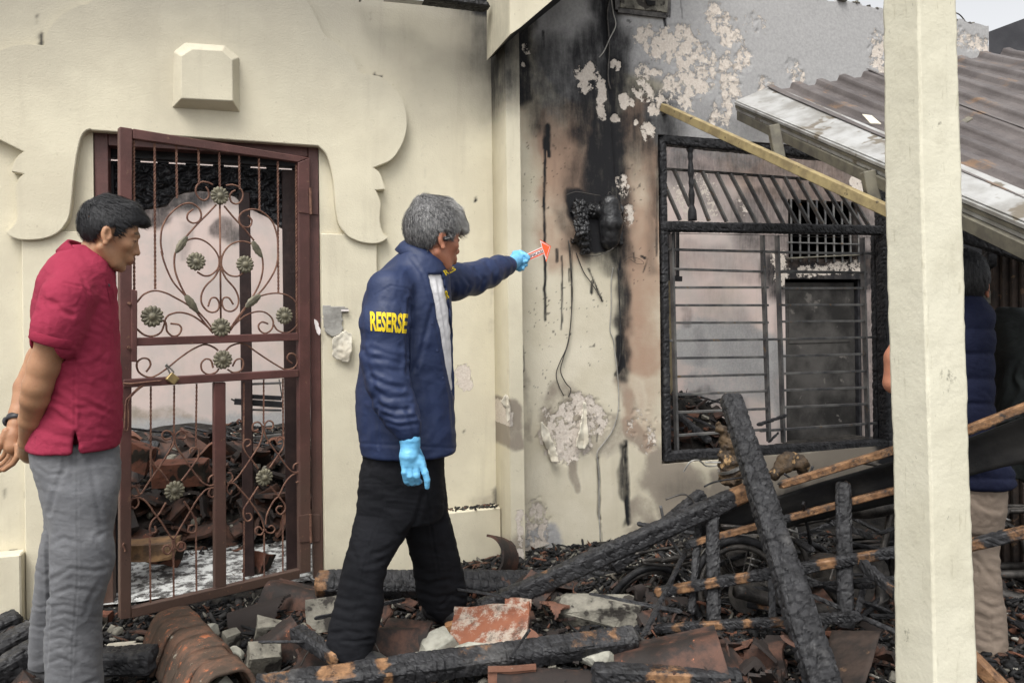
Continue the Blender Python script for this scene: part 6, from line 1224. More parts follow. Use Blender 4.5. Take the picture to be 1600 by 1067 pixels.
# ---- scattered individual shards and chunks: alike pieces share a group and a label
rnd = random.Random(11)
LIB = {'terracotta': [tile_mesh(200 + k, .2, .15, 'wave', True, 9) for k in range(6)], 'terracotta_burnt': [tile_mesh(230 + k, .22, .16, rnd.choice(('wave', 'ridge', 'flat')), True, 9) for k in range(8)], 'concrete': [chunk_mesh(260 + k, (.07, .055, .045), 12, 0, 'rubble_stone', 1) for k in range(6)], 'charred_wood': []}
for k_, L_ in LIB.items():
    for me in L_: me.materials.append(M[k_])
def scatter(n, region, kinds, lab, grp, lift, sc=(.6, 1.1)):
    for q in range(n):
        for _ in range(30):
            px, py = rnd.uniform(region[0], region[2]), rnd.uniform(region[1], region[3]); c = on_ground(px, py)
            o = -((c[0] - O0[0]) * WN[0] + (c[1] - O0[1]) * WN[1])
            if region[4] == 'out' and o < -.32 and c[1] > 1.4: break
            if region[4] == 'in' and .78 < o < 3.3: break
            if region[4] == 'win' and .15 < o < 1.9: break
        else: continue
        k = rnd.choice(kinds); me = rnd.choice(LIB[k]); s = rnd.uniform(*sc)
        nm, ct = (('tile_shard', 'tile shard') if 'terra' in k else ('rubble_stone', 'stone'))
        if region[4] == 'out': wh = next(w for lim, w in ((200, 'around the legs of the man in crimson'), (400, 'between gate and fallen ridge tiles'), (620, 'between gate and the pointing man'), (900, 'around the mortar caked orange tile'), (1150, 'left of the leaning charred beam'), (1420, 'under the battens beside the leaning charred beam'), (9999, 'right of the porch pillar')) if px < lim)
        elif region[4] == 'in': wh = ('left of' if px < 345 else 'right of') + ' the gate centre post, ' + ('high' if py < 780 else 'low') + ' on the heap'
        else: wh = 'inside the burnt window'
        place(me, k, c + ZZ * rnd.uniform(lift[0], lift[1]), (rnd.gauss(0, .45), rnd.gauss(0, .45), rnd.uniform(0, 6.28)), nm, lab[k] + ' ' + wh, ct, lab[k] + ' ' + wh, s)
lab_o = {'terracotta': 'small reddish tile shard', 'terracotta_burnt': 'small blackened tile shard', 'concrete': 'small grey stone'}
grp_o = {'terracotta': 'reddish tile shards outside', 'terracotta_burnt': 'blackened tile shards outside', 'concrete': 'grey stones outside'}
scatter(215, (-20, 915, 1560, 1080, 'out'), ['terracotta', 'terracotta_burnt', 'terracotta_burnt', 'terracotta_burnt', 'concrete', 'concrete'], lab_o, grp_o, (.0, .035), (.45, .95))
lab_i = {'terracotta': 'reddish tile shard', 'terracotta_burnt': 'blackened tile shard', 'concrete': 'grey stone'}
grp_i = {'terracotta': 'reddish tile shards behind the gate', 'terracotta_burnt': 'blackened tile shards behind the gate', 'concrete': 'grey stones behind the gate'}
scatter(150, (185, 690, 480, 900, 'in'), ['terracotta', 'terracotta_burnt', 'terracotta_burnt', 'terracotta_burnt', 'concrete'], lab_i, grp_i, (.0, .06), (.9, 1.7))
lab_w = {'terracotta': 'reddish tile shard', 'terracotta_burnt': 'blackened tile shard', 'concrete': 'grey stone'}
grp_w = {'terracotta': 'reddish tile shards inside the window', 'terracotta_burnt': 'blackened tile shards inside the window', 'concrete': 'grey stones inside the window'}
scatter(40, (1040, 640, 1200, 720, 'win'), ['terracotta', 'terracotta_burnt', 'terracotta_burnt', 'concrete'], lab_w, grp_w, (.0, .05), (.5, 1.0))
# charred laths tangled among the wreck
LT = [charred('charred_lath', (0, 0, 0), (.5 + .12 * k, 0, 0), .022 + .006 * (k % 3), .018 + .004 * (k % 2), seed=300 + k, step=.012, cell=.02, wood=(((.3, .5, 0, .8),) if k == 2 else ())) for k in range(5)]
LTm = [o.data for o in LT]
for o in LT: bpy.data.objects.remove(o)
def laths(n, reg, Yr_, lab, seed, tilt=.22, sc_=(.5, .9)):
    r = random.Random(seed)
    for q in range(n):
        c = pt(r.uniform(reg[0], reg[2]), r.uniform(reg[1], reg[3]), r.uniform(*Yr_)); g_ = float(rubble_h(c[0], c[1])); c[2] = max(c[2], g_ + .02)
        place(r.choice(LTm), 'charred_wood', c, (r.uniform(0, 3), r.gauss(0, tilt), r.uniform(0, 6.28)), 'charred_lath', lab, 'lath', lab, r.uniform(*sc_))
laths(38, (1060, 830, 1410, 1000), (2.9, 3.5), 'thin charred lath tangled in the wreck behind the battens', 3)
laths(12, (1520, 780, 1640, 1060), (2.9, 3.6), 'thin charred lath tangled at the right edge behind the khaki trousers', 4)
laths(14, (190, 700, 480, 840), (5.0, 6.2), 'thin charred lath lying on the heap behind the gate', 5, .1, (.5, 1.0))
laths(16, (560, 930, 1300, 1060), (2.4, 3.1), 'thin charred lath lying in the foreground rubble', 6, .05, (.25, .5))
laths(8, (1045, 640, 1200, 700), (4.6, 5.2), 'thin charred lath on the heap inside the window', 7)
# crumbs on the ledge beside the pier
m = MB(); r_ = random.Random(9)
for k in range(110):
    s = sC - .02 - abs(r_.gauss(0, .17)); 
    if s < float(sz(590, 400, .02)[0]): continue
    a = W(s, zP + .003, r_.uniform(.01, .078)); L_ = r_.uniform(.004, .022); an = r_.uniform(0, 6.28); m.bar(a, a + (WD * math.cos(an) + WN * math.sin(an)) * L_ + ZZ * .001, r_.uniform(.003, .012), r_.uniform(.002, .007))
build('ledge_crumbs', m, M['char_bits'], kind='stuff')
# ---- uncountable char bits and chips: one mesh
def bits(name, N, region, seed, size=(.008, .045), long=.3):
    r = np.random.RandomState(seed); hull = []
    for k in range(24):
        me = chunk_mesh(500 + k, (1, 1, 1), 9, 0, 'x'); hull.append((np.array([v.co for v in me.vertices]), np.array([list(p.vertices) for p in me.polygons]))); bpy.data.meshes.remove(me)
    x = r.uniform(region[0], region[1], N); y = r.uniform(region[2], region[3], N); z = rubble_h(x, y)
    o = -((x - O0[0]) * WN[0] + (y - O0[1]) * WN[1]); s = (x - O0[0]) * WD[0] + (y - O0[1]) * WD[1]; ok = region[4](o, s); px, py = proj(np.stack([x, y, z], 1)); ok &= (px > -60) & (px < 1660) & (py < 1120)
    idx = np.where(ok)[0]; Vs = []; Fs = []; b = 0
    for i in idx:
        V, Fc = hull[r.randint(24)]; sc = np.exp(r.uniform(math.log(size[0]), math.log(size[1]))); S = np.array([1, r.uniform(.4, .9), r.uniform(.2, .6)]) * sc
        if r.rand() < long: S = np.array([2.6, .35, .3]) * sc
        a, e, g = r.uniform(0, 6.28), r.normal(0, .4), r.normal(0, .4); Rm = np.array(Matrix.Rotation(a, 3, 'Z') @ Matrix.Rotation(e, 3, 'X') @ Matrix.Rotation(g, 3, 'Y'))
        Vs.append((V * S) @ Rm.T + np.array([x[i], y[i], z[i] + sc * .2])); Fs.append(Fc + b); b += len(V)
    link(name, raw(name, np.vstack(Vs), np.vstack(Fs)), M['char_bits'], kind='stuff')
bits('char_debris', 48000, (-3.2, 2.6, 1.9, 4.1, lambda o, s: (o < -.11) & ((s < sC) | (o < -.27) | ((s > sP1) & (o < -.10)))), 3, (.009, .06))
bits('char_debris', 7000, (-2.6, 0.6, 3.6, 7.0, lambda o, s: (o > .6) & (o < 3.3) & (s < .9)), 4, (.02, .085))
bits('char_debris', 4000, (.6, 2.6, 4.2, 6.4, lambda o, s: (o > .15) & (o < 1.95) & (s > 1.2)), 5, (.012, .05))
bits('char_debris', 4200, (-2.4, -.7, 3.3, 4.6, lambda o, s: (o > -.05) & (o < .75) & (s < .6)), 6, (.006, .035))

# ------------------------------------------------------------------ burnt motorcycles in the wreck
def moto(name, label, o, fw, yaw, sc, seed, lean=0.15):
    """o: point below the engine; axis along yaw"""
    t = thing(name, label, 'motorcycle', None, o); r = random.Random(seed); o = np.asarray(o, float)
    ax = np.array([math.cos(yaw), math.sin(yaw), 0]); sd = np.array([-math.sin(yaw), math.cos(yaw), 0]); up = ZZ * math.cos(lean) + sd * math.sin(lean); sd = np.cross(up, ax)
    P = lambda x, y, z: o + (ax * x + sd * y + up * z) * sc
    def wheel(cx, nm):
        c = P(cx, 0, .28)
        m = MB(); m.tube([c + (ax * math.cos(a) + up * math.sin(a)) * .225 * sc for a in np.linspace(0, 2 * math.pi, 41)], .016 * sc, 8, cap=False); w_ = build(nm, m, M['burnt_metal'], t, smooth=True)
        m = MB(); m.tube([c + (ax * math.cos(a) + up * math.sin(a)) * .262 * sc for a in np.linspace(0.4, 2 * math.pi + .1, 41)], .022 * sc, 8); ty = build('tyre_cord', m, M['charred_wood'], w_, smooth=True)
        m = MB(); m.tube([c - sd * .05 * sc, c + sd * .05 * sc], .035 * sc, 12); build('hub', m, M['burnt_metal'], w_)
        m = MB(); m.tube([c - sd * .055 * sc, c - sd * .05 * sc], .095 * sc, 24); build('brake_disc', m, M['burnt_metal'], w_)
        m = MB()
        for k in range(18):
            a = k * 2 * math.pi / 18; s_ = 1 if k % 2 else -1; m.tube([c + sd * .03 * s_ * sc + (ax * math.cos(a) + up * math.sin(a)) * .035 * sc, c + (ax * math.cos(a + .25 * s_) + up * math.sin(a + .25 * s_)) * .222 * sc], .003 * sc, 4)
        o_ = build('spokes', m, M['burnt_metal'], w_)
    wheel(-.6, 'wheel'); wheel(.62, 'wheel')
    def tube(nm, pts, rr, mt='burnt_metal', n=8): m = MB(); m.tube(spline([P(*p) for p in pts], 5) if len(pts) > 2 else [P(*p) for p in pts], rr * sc, n); return build(nm, m, M[mt], t, smooth=True)
    tube('frame_tube', [(-.55, 0, .58), (-.25, 0, .60), (.1, 0, .66), (.36, 0, .78)], .018); tube('frame_tube', [(.36, 0, .78), (.24, 0, .45), (.05, 0, .22), (-.2, 0, .25)], .018); tube('frame_tube', [(-.2, 0, .25), (-.25, .0, .5), (-.5, 0, .58), (-.68, 0, .60)], .014)
    for s_ in (-.08, .08): tube('fork', [(.36, s_, .86), (.62, s_, .28)], .018, 'bright_metal'); tube('swing_arm', [(-.15, s_, .32), (-.6, s_, .28)], .02)
    tube('handlebar', [(.30, -.22, .90), (.35, -.12, .88), (.36, 0, .86), (.35, .12, .88), (.30, .22, .90)], .011); tube('exhaust', [(.12, -.12, .3), (.05, -.14, .18), (-.3, -.15, .2), (-.7, -.15, .32)], .035)
    m = MB()
    for k in range(9): c = P(.08, 0, .34 + k * .022); m.prism(np.array([c + (ax * i + sd * j) * .09 * sc for i, j in ((-1, -1), (1, -1), (1, 1), (-1, 1))]), np.array([c + (ax * i + sd * j) * .09 * sc + up * .009 * sc for i, j in ((-1, -1), (1, -1), (1, 1), (-1, 1))]))
    build('engine_fins', m, M['burnt_metal'], t); m = MB(); m.tube([P(-.05, -.13, .3), P(-.05, .13, .3)], .13 * sc, 16); m.tube([P(.1, -.1, .34), P(.1, .1, .34)], .09 * sc, 14); build('engine_case', m, M['burnt_metal'], t, bevel=.004)
    for s_ in (-.11, .11):
        m = MB(); a, b = P(-.32, s_, .62), P(-.52, s_, .32); d = b - a; L = np.linalg.norm(d); d /= L; x = np.cross(d, sd); x /= np.linalg.norm(x); y = np.cross(d, x); T = np.linspace(0, 1, 90)
        m.tube([a + d * L * (.12 + .7 * q) + (x * math.cos(q * 50) + y * math.sin(q * 50)) * .032 * sc for q in T], .0065 * sc, 5); sh_ = build('shock_spring', m, M['bright_metal'], t, smooth=True); m = MB(); m.tube([a, b], .013 * sc, 8); build('damper', m, M['burnt_metal'], sh_)
    Fd = Field([-.3, -.15, -.12], [.3, .15, .14], .02); Fd.ell([0, 0, 0], [.19, .08, .06]); V, Q = Fd.net(); V = V * (1 + .12 * (fbm(V[:, 0] * 9, V[:, 1] * 9, V[:, 2] * 9, 3) - .5))[:, None]
    V = o + ((V[:, [0]] + .18) * ax + V[:, [1]] * sd + (V[:, [2]] + .66) * up) * sc; link('fuel_tank', raw('fuel_tank', V, Q, True), M['burnt_metal'], t)
    tube('seat_frame', [(-.1, .06, .62), (-.45, .09, .60), (-.70, .05, .62)], .010); tube('seat_frame', [(-.1, -.06, .62), (-.45, -.09, .60), (-.70, -.05, .62)], .010); localize(t); return t
moto('burnt_motorcycle', 'burnt out motorcycle wreck with bare spring and spokes behind the battens by the pillar', pt(1335, 1000, 3.15), 0, R(10), .82, 1, .2)
moto('burnt_motorcycle', 'second burnt motorcycle wreck buried left of the leaning beam', pt(1120, 975, 3.45), 0, R(20), .68, 2, -.3)
moto('burnt_motorcycle', 'third burnt motorcycle wreck at the right edge behind the khaki trousers', pt(1690, 1000, 3.2), 0, R(-14), .9, 3, .1)
# scorched pump-like lump and twisted bits under the window
tl_ = thing('scorched_pump', 'rusty brown scorched pump body hanging under the window sill', 'pump', None, pt(1135, 740, 3.6))
Fd = Field([-.08, -.07, -.16], [.09, .07, .18], .006); Fd.chain([(np.array([.0, 0, .12]), .022), (np.array([.02, 0, .06]), .035), (np.array([.025, 0, -.02]), .05), (np.array([.03, 0, -.10]), .055)], .01); Fd.cap([-.03, 0, .15], [.01, 0, .09], .018, .022, .01)
V, Q = Fd.net(); V += vnormals(V, Q) * ((fbm(V[:, 0] * 40, V[:, 1] * 40, V[:, 2] * 40, 3) - .5) * .045)[:, None]; c = pt(1132, 712, 3.62)
simple('scorched_ochre', lin(.10, .065, .035), lin(.028, .022, .018), .7, 16, .006, 50, speck=(16, .62, lin(.30, .19, .09)))
link('pump_body', raw('pump_body', V + c, Q, True), M['scorched_ochre'], tl_)
m = MB(); m.tube([c + [.025, 0, -.055], c + [.03, 0, -.068]], .062, 18); build('clamp_ring', m, M['bright_metal'], tl_); localize(tl_)
m = MB(); m.tube(spline([pt(x, y, 3.65) for x, y in ((1068, 737), (1078, 722), (1092, 719), (1104, 728), (1122, 727))], 4), .004, 6); m.tube([pt(1102, 722, 3.65), pt(1126, 722, 3.62)], .004, 6); build('bent_bracket', m, M['bright_metal'], label='thin bent silvery bracket under the left end of the window sill', cat='bracket')
Fd = Field([-.12, -.1, -.1], [.12, .1, .1], .008); Fd.chain([(np.array([-.06, 0, -.03]), .03), (np.array([0, 0, .03]), .04), (np.array([.06, 0, .02]), .035), (np.array([.07, 0, -.04]), .02)], .02); V, Q = Fd.net(); V += vnormals(V, Q) * ((fbm(V[:, 0] * 25, V[:, 1] * 25, V[:, 2] * 25, 4) - .5) * .04)[:, None]
link('melted_lump', raw('melted_lump', V + pt(1232, 730, 3.6), Q, True), M['scorched_ochre'], None, 'melted brown and grey lump on the ledge right of the leaning beam', 'lump')
for k, (q, r_, mt, lb) in enumerate((([(1040, 780), (1070, 772), (1085, 790), (1060, 800)], .004, 'burnt_metal', 'bent thin wheel rim fragment left of the battens'), ([(1032, 790), (1042, 830), (1060, 860), (1070, 872)], .007, 'scorched_steel', 'long shiny metal strip slanting under the rising beam'), ([(1085, 880), (1100, 860), (1108, 850)], .004, 'bright_metal', 'short bright rod beside the dark upright stick'),
    ([(1420, 790), (1398, 900), (1376, 960), (1368, 1010)], .003, 'burnt_metal', 'bundle wire drooping beside the pillar'), ([(1370, 930), (1395, 975), (1412, 1040), (1420, 1080)], .004, 'burnt_metal', 'curved rusty wire at the foot of the pillar'), ([(1360, 940), (1385, 985), (1398, 1040), (1402, 1080)], .003, 'burnt_metal', 'second curved wire at the foot of the pillar'),
    ([(1190, 740), (1165, 745), (1120, 752), (1100, 760)], .004, 'charred_wood', 'short black cable draped over the rising beam end'), ([(1225, 740), (1245, 752), (1262, 748), (1270, 728)], .005, 'charred_wood', 'black curl of cable around the melted lump'), ([(500, 1000), (480, 1020), (470, 1040)], .0025, 'burnt_metal', 'thin wire curving over the trough shaped tile'), ([(577, 992), (590, 1012), (596, 1030)], .002, 'burnt_metal', 'tiny wire strands by the shoe of the pointing man'))):
    m = MB(); m.tube(spline([pt(x, y, 3.1 if x > 1000 else 2.55) for x, y in q], 6), r_, 6); build('bent_wire', m, M[mt], smooth=True, label=lb, cat='wire')
# ------------------------------------------------------------------ people
from mathutils.bvhtree import BVHTree
def axes(yaw, pitch):
    y, p = math.radians(yaw), math.radians(pitch); f = np.array([math.cos(y) * math.cos(p), math.sin(y) * math.cos(p), -math.sin(p)]); l = np.array([-math.sin(y), math.cos(y), 0]); return np.column_stack([f, l, np.cross(f, l)])
def head_field(Fd, c, A, s=1.0, ears=True, jaw=1.0):
    c = np.asarray(c, float); P = lambda x, y, z: c + A @ (np.array([x, y, z]) * s); E = lambda p, r, k, op='u', M_=None: Fd.ell(P(*p), np.array(r) * s, A if M_ is None else M_, k * s, op)
    E((-.006, 0, .045), (.086, .075, .082), .02); E((.035, 0, .010), (.058, .062, .085), .02); E((.030, 0, -.045), (.054, .050 * jaw, .045), .02)
    E((.050, 0, -.075), (.030, .034 * jaw, .020), .016); E((.070, 0, -.084), (.016, .018, .014), .012)
    for q in (-1, 1):
        Fd.cap(P(-.005, q * .052, -.04), P(.045, q * .035, -.078), .016 * s, .014 * s, .02 * s)
        E((.060, q * .042, -.008), (.022, .020, .018), .016)
        Fd.cap(P(.088, q * .014, .036), P(.070, q * .046, .036), .0095 * s, .008 * s, .012 * s)
    Fd.cap(P(.088, 0, .020), P(.102, 0, -.016), .0075 * s, .0110 * s, .009 * s); E((.1035, 0, -.019), (.0105, .0115, .009), .005)
    for q in (-1, 1):
        E((.095, q * .0125, -.023), (.010, .008, .0078), .004)
        E((.098, q * .031, .014), (.015, .016, .011), .010, 's'); E((.073, q * .031, .014), (.0165, .017, .0125), .003); Fd.cap(P(.089, q * .022, .0185), P(.084, q * .042, .0165), .0032 * s, .0028 * s, .003 * s)
        E((.101, q * .0055, -.029), (.004, .003, .003), .003, 's')
    Fd.cap(P(.086, -.012, -.048), P(.086, .012, -.048), .0135 * s, .0135 * s, .014 * s)
    Fd.cap(P(.0965, -.008, -.0475), P(.0965, .008, -.0475), .0058 * s, .0058 * s, .005 * s); Fd.cap(P(.0945, -.010, -.0600), P(.0945, .010, -.0600), .0062 * s, .0062 * s, .006 * s)
    Fd.cap(P(.104, -.020, -.0540), P(.104, .020, -.0540), .0022 * s, .0022 * s, .003 * s, 's')
    if ears:
        for q in (-1, 1):
            t = math.radians(12); Et = A @ np.array([[math.cos(t), 0, -math.sin(t)], [0, 1, 0], [math.sin(t), 0, math.cos(t)]])
            Fd.ell(P(-.006, q * .078, .004), np.array([.0165, .0115, .0295]) * s, Et, .005 * s); Fd.ell(P(-.0015, q * .0925, .005), np.array([.0100, .0115, .0190]) * s, Et, .002 * s, 's'); Fd.cap(P(.010, q * .080, -.004), P(.009, q * .080, .004), .005 * s, .004 * s, .003 * s); Fd.ell(P(-.001, q * .083, -.026), np.array([.009, .006, .009]) * s, Et, .004 * s)
def face_attrs(V, c, A, s):
    L = ((V - c) @ A) / s; x, y, z = L.T; ay = np.abs(y); fr = x > .05
    d = np.minimum(seg_dist(ay, z, (.012, .037), (.034, .0435))[0], seg_dist(ay, z, (.034, .0435), (.050, .037))[0]); dark = (1 - sstep(.003, .006, d)) * fr * .85
    d2 = np.minimum(seg_dist(ay, z, (.019, .0155), (.032, .0170))[0], seg_dist(ay, z, (.032, .0170), (.046, .0130))[0]); dark = np.maximum(dark, (1 - sstep(.0012, .0032, d2)) * (x > .06) * .9)
    dark = np.maximum(dark, (1 - sstep(.001, .003, np.abs(z + .054))) * (ay < .021) * (x > .07) * .55)
    lip = (1 - sstep(.006, .011, np.abs(z + .054))) * (1 - sstep(.018, .024, ay)) * (x > .07); return dark, lip
def hair(name, c, A, s, line, infl, mat, par, seed=1, tuft=None, light=None, nstr=3800, slen=.024, flow=(.75, 0, -.35)):
    ex = Field([-.16, -.13, -.10], [.17, .13, .19], .004); ex.ell([-.005, 0, .050], np.array([.085, .075, .084]) + infl); ex.ell([.03, 0, .075], np.array([.062, .060, .055]) + infl * .8, None, .02)
    if tuft is not None:
        for a, b, r0, r1 in tuft: ex.cap(a, b, r0, r1, .018)
    X, Y, Z = np.meshgrid(*ex.ax, indexing='ij'); cut = np.interp(X, [p[0] for p in line], [p[1] for p in line]) - Z; cut = np.where((X > .02) & (np.abs(Y) < .05), np.interp(np.abs(Y), [0, .05], [0, 0]) + cut, cut); ex.put((slice(None),) * 3, cut, .006, 'i')
    V, Q = ex.net(); V = relax(V, Q, 2); N = vnormals(V, Q)
    wv = fbm(V[:, 0] * 30, V[:, 1] * 90, V[:, 2] * 30, 3) - .5; V = V + N * (wv * .010 + (fbm(V[:, 0] * 12, V[:, 1] * 14, V[:, 2] * 12, 2) - .5) * .012)[:, None]
    W_ = c + (V * s) @ A.T; r = np.random.RandomState(seed); k = r.randint(0, len(V), nstr); P0 = V[k] + N[k] * .0005; fl = np.array(flow)[None, :] + r.normal(0, .22, (nstr, 3))
    # hair falls away from the crown
    cr = P0 - np.array([-.06, 0, .13]); cr /= np.linalg.norm(cr, axis=1)[:, None]; fl = fl * .6 + cr * .7; T = fl - N[k] * (fl * N[k]).sum(1)[:, None]; T /= np.linalg.norm(T, axis=1)[:, None]
    sd = np.cross(T, N[k]); Lh = slen * r.uniform(.6, 1.3, nstr)[:, None]; wd = .0011; nv = len(V); SV = []; 
    for t_, w_, h_ in ((0, 1, -.001), (.5, .9, .0022), (1, .15, .0015)):
        pc = P0 + T * Lh * t_ + N[k] * (h_ * r.uniform(.5, 1.6, nstr))[:, None]; SV += [pc - sd * wd * w_, pc + sd * wd * w_]
    SV = np.stack(SV, 1).reshape(-1, 3); b = nv + 6 * np.arange(nstr)[:, None]; SQ = np.vstack([b + np.array([[0, 1, 3, 2]]), b + np.array([[2, 3, 5, 4]])])
    me = raw(name, np.vstack([W_, c + (SV * s) @ A.T]), np.vstack([Q, SQ]), True)
    if light is not None: allv = np.vstack([V, SV]); setattr_f(me, 'light', light(allv))
    return link(name, me, M[mat], par)
def folds(V, N, L, face=True):
    L = [(p, w * (.9 if a > .003 else 1), a * (.38 if a > .003 else 1)) for p, w, a in L]
    px, py = proj(V); m = sstep(-.15, .35, -(N @ FV)) if face else 1.0; d = np.zeros(len(V))
    for pts, w_, a in L:
        q = poly_dist(px, py, pts); e = np.hypot(px - pts[0][0], py - pts[0][1]); L_ = sum(np.hypot(b[0] - c[0], b[1] - c[1]) for b, c in zip(pts[:-1], pts[1:])); e2 = np.hypot(px - pts[-1][0], py - pts[-1][1])
        d += a * (-np.exp(-(q / w_) ** 2) + .75 * np.exp(-((q - 1.9 * w_) / (1.1 * w_)) ** 2)) * sstep(0, .3 * L_, np.minimum(e, e2) + .15 * L_)
    return V + N * (d * m)[:, None]
def crumple(V, N, amp, fx, fz, seed, tilt=0.0):
    px, py = proj(V); u = px * math.cos(tilt) + py * math.sin(tilt); v = -px * math.sin(tilt) + py * math.cos(tilt)
    n = fbm(u * fx + 3 * fbm(px * .02, py * .02, seed, 2), v * fz, V[:, 1] * 6 + seed, 3); return V + N * (amp * (1 - 2.4 * np.abs(n - .5) * 2))[:, None]
def cloth_mesh(name, Fd, mat, par, fold=(), rnd=(), it=3, post=None):
    V, Q = largest(*Fd.net()); V = relax(V, Q, it)
    for r in rnd: V = crumple(V, vnormals(V, Q), *r)
    if fold: V = folds(V, vnormals(V, Q), fold)
    V = relax(V, Q, 1, .35)
    if post is not None: V = post(V, vnormals(V, Q))
    me = raw(name, V, Q, True); o = link(name, me, M[mat] if mat else None, par); o['_b'] = 0; del o['_b']; return o, V, Q
def FB(px0, py0, px1, py1, Y0, Y1, h):
    C = np.array([pt(x, y, Y) for x in (px0, px1) for y in (py0, py1) for Y in (Y0, Y1)]); return Field(C.min(0), C.max(0), h)
def largest(V, Q):
    lab = np.arange(len(V))
    for _ in range(400):
        m = lab[Q].min(1); n = lab.copy()
        for k in range(4): np.minimum.at(n, Q[:, k], m)
        n = n[n]; n = n[n]
        if (n == lab).all(): break
        lab = n
    u, c = np.unique(lab, return_counts=True); keep = lab == u[c.argmax()]; mp = np.cumsum(keep) - 1; Q = Q[keep[Q[:, 0]]]; return V[keep], mp[Q]
def rows(L, Y):                                      # (py, xl, xr, depth half, [Y]) -> loft rows
    out = []
    for r in L:
        y = r[4] if len(r) > 4 else Y; a = pt(r[1], r[0], y); b = pt(r[2], r[0], y); out.append(((a[2] + b[2]) / 2, (a[0] + b[0]) / 2, y, (b[0] - a[0]) / 2, r[3]))
    return out
def cutpoly(Fd, poly, y0, y1, k=.004, Yref=2.6):
    lo = np.min([pt(x, y, Y) for x, y in poly for Y in (y0, y1)], 0); hi = np.max([pt(x, y, Y) for x, y in poly for Y in (y0, y1)], 0); sl, (X, Y, Z) = Fd.win(lo - .02, hi + .02)
    Xf, Yf, Zf = np.broadcast_arrays(X, Y, Z); px, py = proj(np.stack([Xf, Yf, Zf], -1)); v = np.maximum(poly_sd(px, py, poly) * Yref / F, np.maximum(y0 - Yf, Yf - y1)); Fd.put(sl, v, k, 's')
def collar(name, c, rx, ry, yaw, tilt, h, mat, par, open_=.35, flare=.012, spread=.25):
    A = axes(yaw, tilt); ph = np.linspace(-math.pi + open_, math.pi - open_, 60) + math.pi; prof = [(0, -.15), (.002, .55), (.006, 1.0), (.012, .98), (flare + .006, .45), (flare + .012, -.30)]; V = []
    for a in ph:
        fr = math.cos(a); drop = 1 + .35 * max(0, fr) ** 2
        for q, (o, t) in enumerate(prof): V.append(c + A @ np.array([(rx + o) * math.cos(a), (ry + o) * math.sin(a), h * (t if t > 0 else t * drop) ]))
    V = np.array(V); m = len(prof); Q = np.array([(i * m + j, (i + 1) * m + j, (i + 1) * m + j + 1, i * m + j + 1) for i in range(len(ph) - 1) for j in range(m - 1)])
    V = V + (.003 * (fbm(V[:, 0] * 25, V[:, 1] * 25, V[:, 2] * 25, 2) - .5))[:, None]
    me = raw(name, V, Q, True); bm = bmesh.new(); bm.from_mesh(me); bmesh.ops.solidify(bm, geom=list(bm.faces), thickness=.0025); bm.to_mesh(me); bm.free(); return link(name, me, M[mat], par)
def text_decal(name, txt, quad, bvh, off, mat, par, bold=.02, sub=2):
    cu = bpy.data.curves.new(name, 'FONT'); cu.body = txt; cu.size = 1; cu.offset = bold; cu.resolution_u = 3; to = bpy.data.objects.new(name, cu); COL.objects.link(to); bpy.context.view_layer.update()
    me = bpy.data.meshes.new_from_object(to.evaluated_get(bpy.context.evaluated_depsgraph_get())); bpy.data.objects.remove(to); bpy.data.curves.remove(cu)
    bm = bmesh.new(); bm.from_mesh(me); bmesh.ops.triangulate(bm, faces=bm.faces)
    for _ in range(sub):
        es = [e for e in bm.edges if e.calc_length() > .10]
        if es: bmesh.ops.subdivide_edges(bm, edges=es, cuts=1); bmesh.ops.triangulate(bm, faces=bm.faces)
    xs = [v.co.x for v in bm.verts]; ys = [v.co.y for v in bm.verts]; x0, x1, y0, y1 = min(xs), max(xs), min(ys), max(ys); q = np.array(quad, float)
    for v in bm.verts:
        u = (v.co.x - x0) / (x1 - x0); t = 1 - (v.co.y - y0) / (y1 - y0); p = q[0] * (1 - u) * (1 - t) + q[1] * u * (1 - t) + q[2] * u * t + q[3] * (1 - u) * t; d = Vector(ray(*p)).normalized()
        if isinstance(bvh, BVHTree):
            h = bvh.ray_cast(Vector(CAM), d); v.co = h[0] - d * off if h[0] is not None else Vector(CAM) + d * 2.6
        else: p0, nn = bvh; tt = ((p0 - CAM) @ nn) / (np.array(d) @ nn); v.co = Vector(CAM) + d * (tt - off)
    for f in bm.faces:
        if f.normal.dot(Vector(FV)) > 0: f.normal_flip()
    bm.to_mesh(me); bm.free(); me.materials.clear(); return link(name, me, M[mat], par)

HL = [(-.13, -.052), (-.06, -.050), (-.034, -.022), (-.024, .028), (.012, .038), (.016, .004), (.034, .006), (.042, .042), (.066, .066), (.085, .074), (.14, .070)]
# ================= man in the red polo shirt
Yr = 2.45; hA = axes(34, 16.5); hc = pt(165, 372, Yr); hsz = .985
Fd = FB(-30, 290, 240, 1090, 2.18, 2.72, .0038)
head_field(Fd, hc, hA, hsz)
P_ = lambda x, y, Y=Yr: pt(x, y, Y)
Fd.chain([(P_(150, 398), .054), (P_(132, 425), .062), (P_(118, 450), .075)], .025)
Fd.chain([(P_(118, 455), .07), (P_(118, 560), .08), (P_(115, 690), .09)], .03); Fd.cap(P_(118, 458, 2.34), P_(118, 458, 2.58), .045, .045, .02)
Fd.chain([(P_(112, 466, 2.31), .040), (P_(94, 505, 2.28), .042), (P_(84, 530, 2.27), .048), (P_(69, 572, 2.27), .0435), (P_(59, 603, 2.27), .0405), (P_(55, 622, 2.285), .0395), (P_(49, 655, 2.33), .034), (P_(43, 690, 2.40), .0255)], .012)
Fd.chain([(P_(43, 690, 2.40), .026), (P_(44, 705, 2.47), .030), (P_(46, 712, 2.50), .026)], .01)
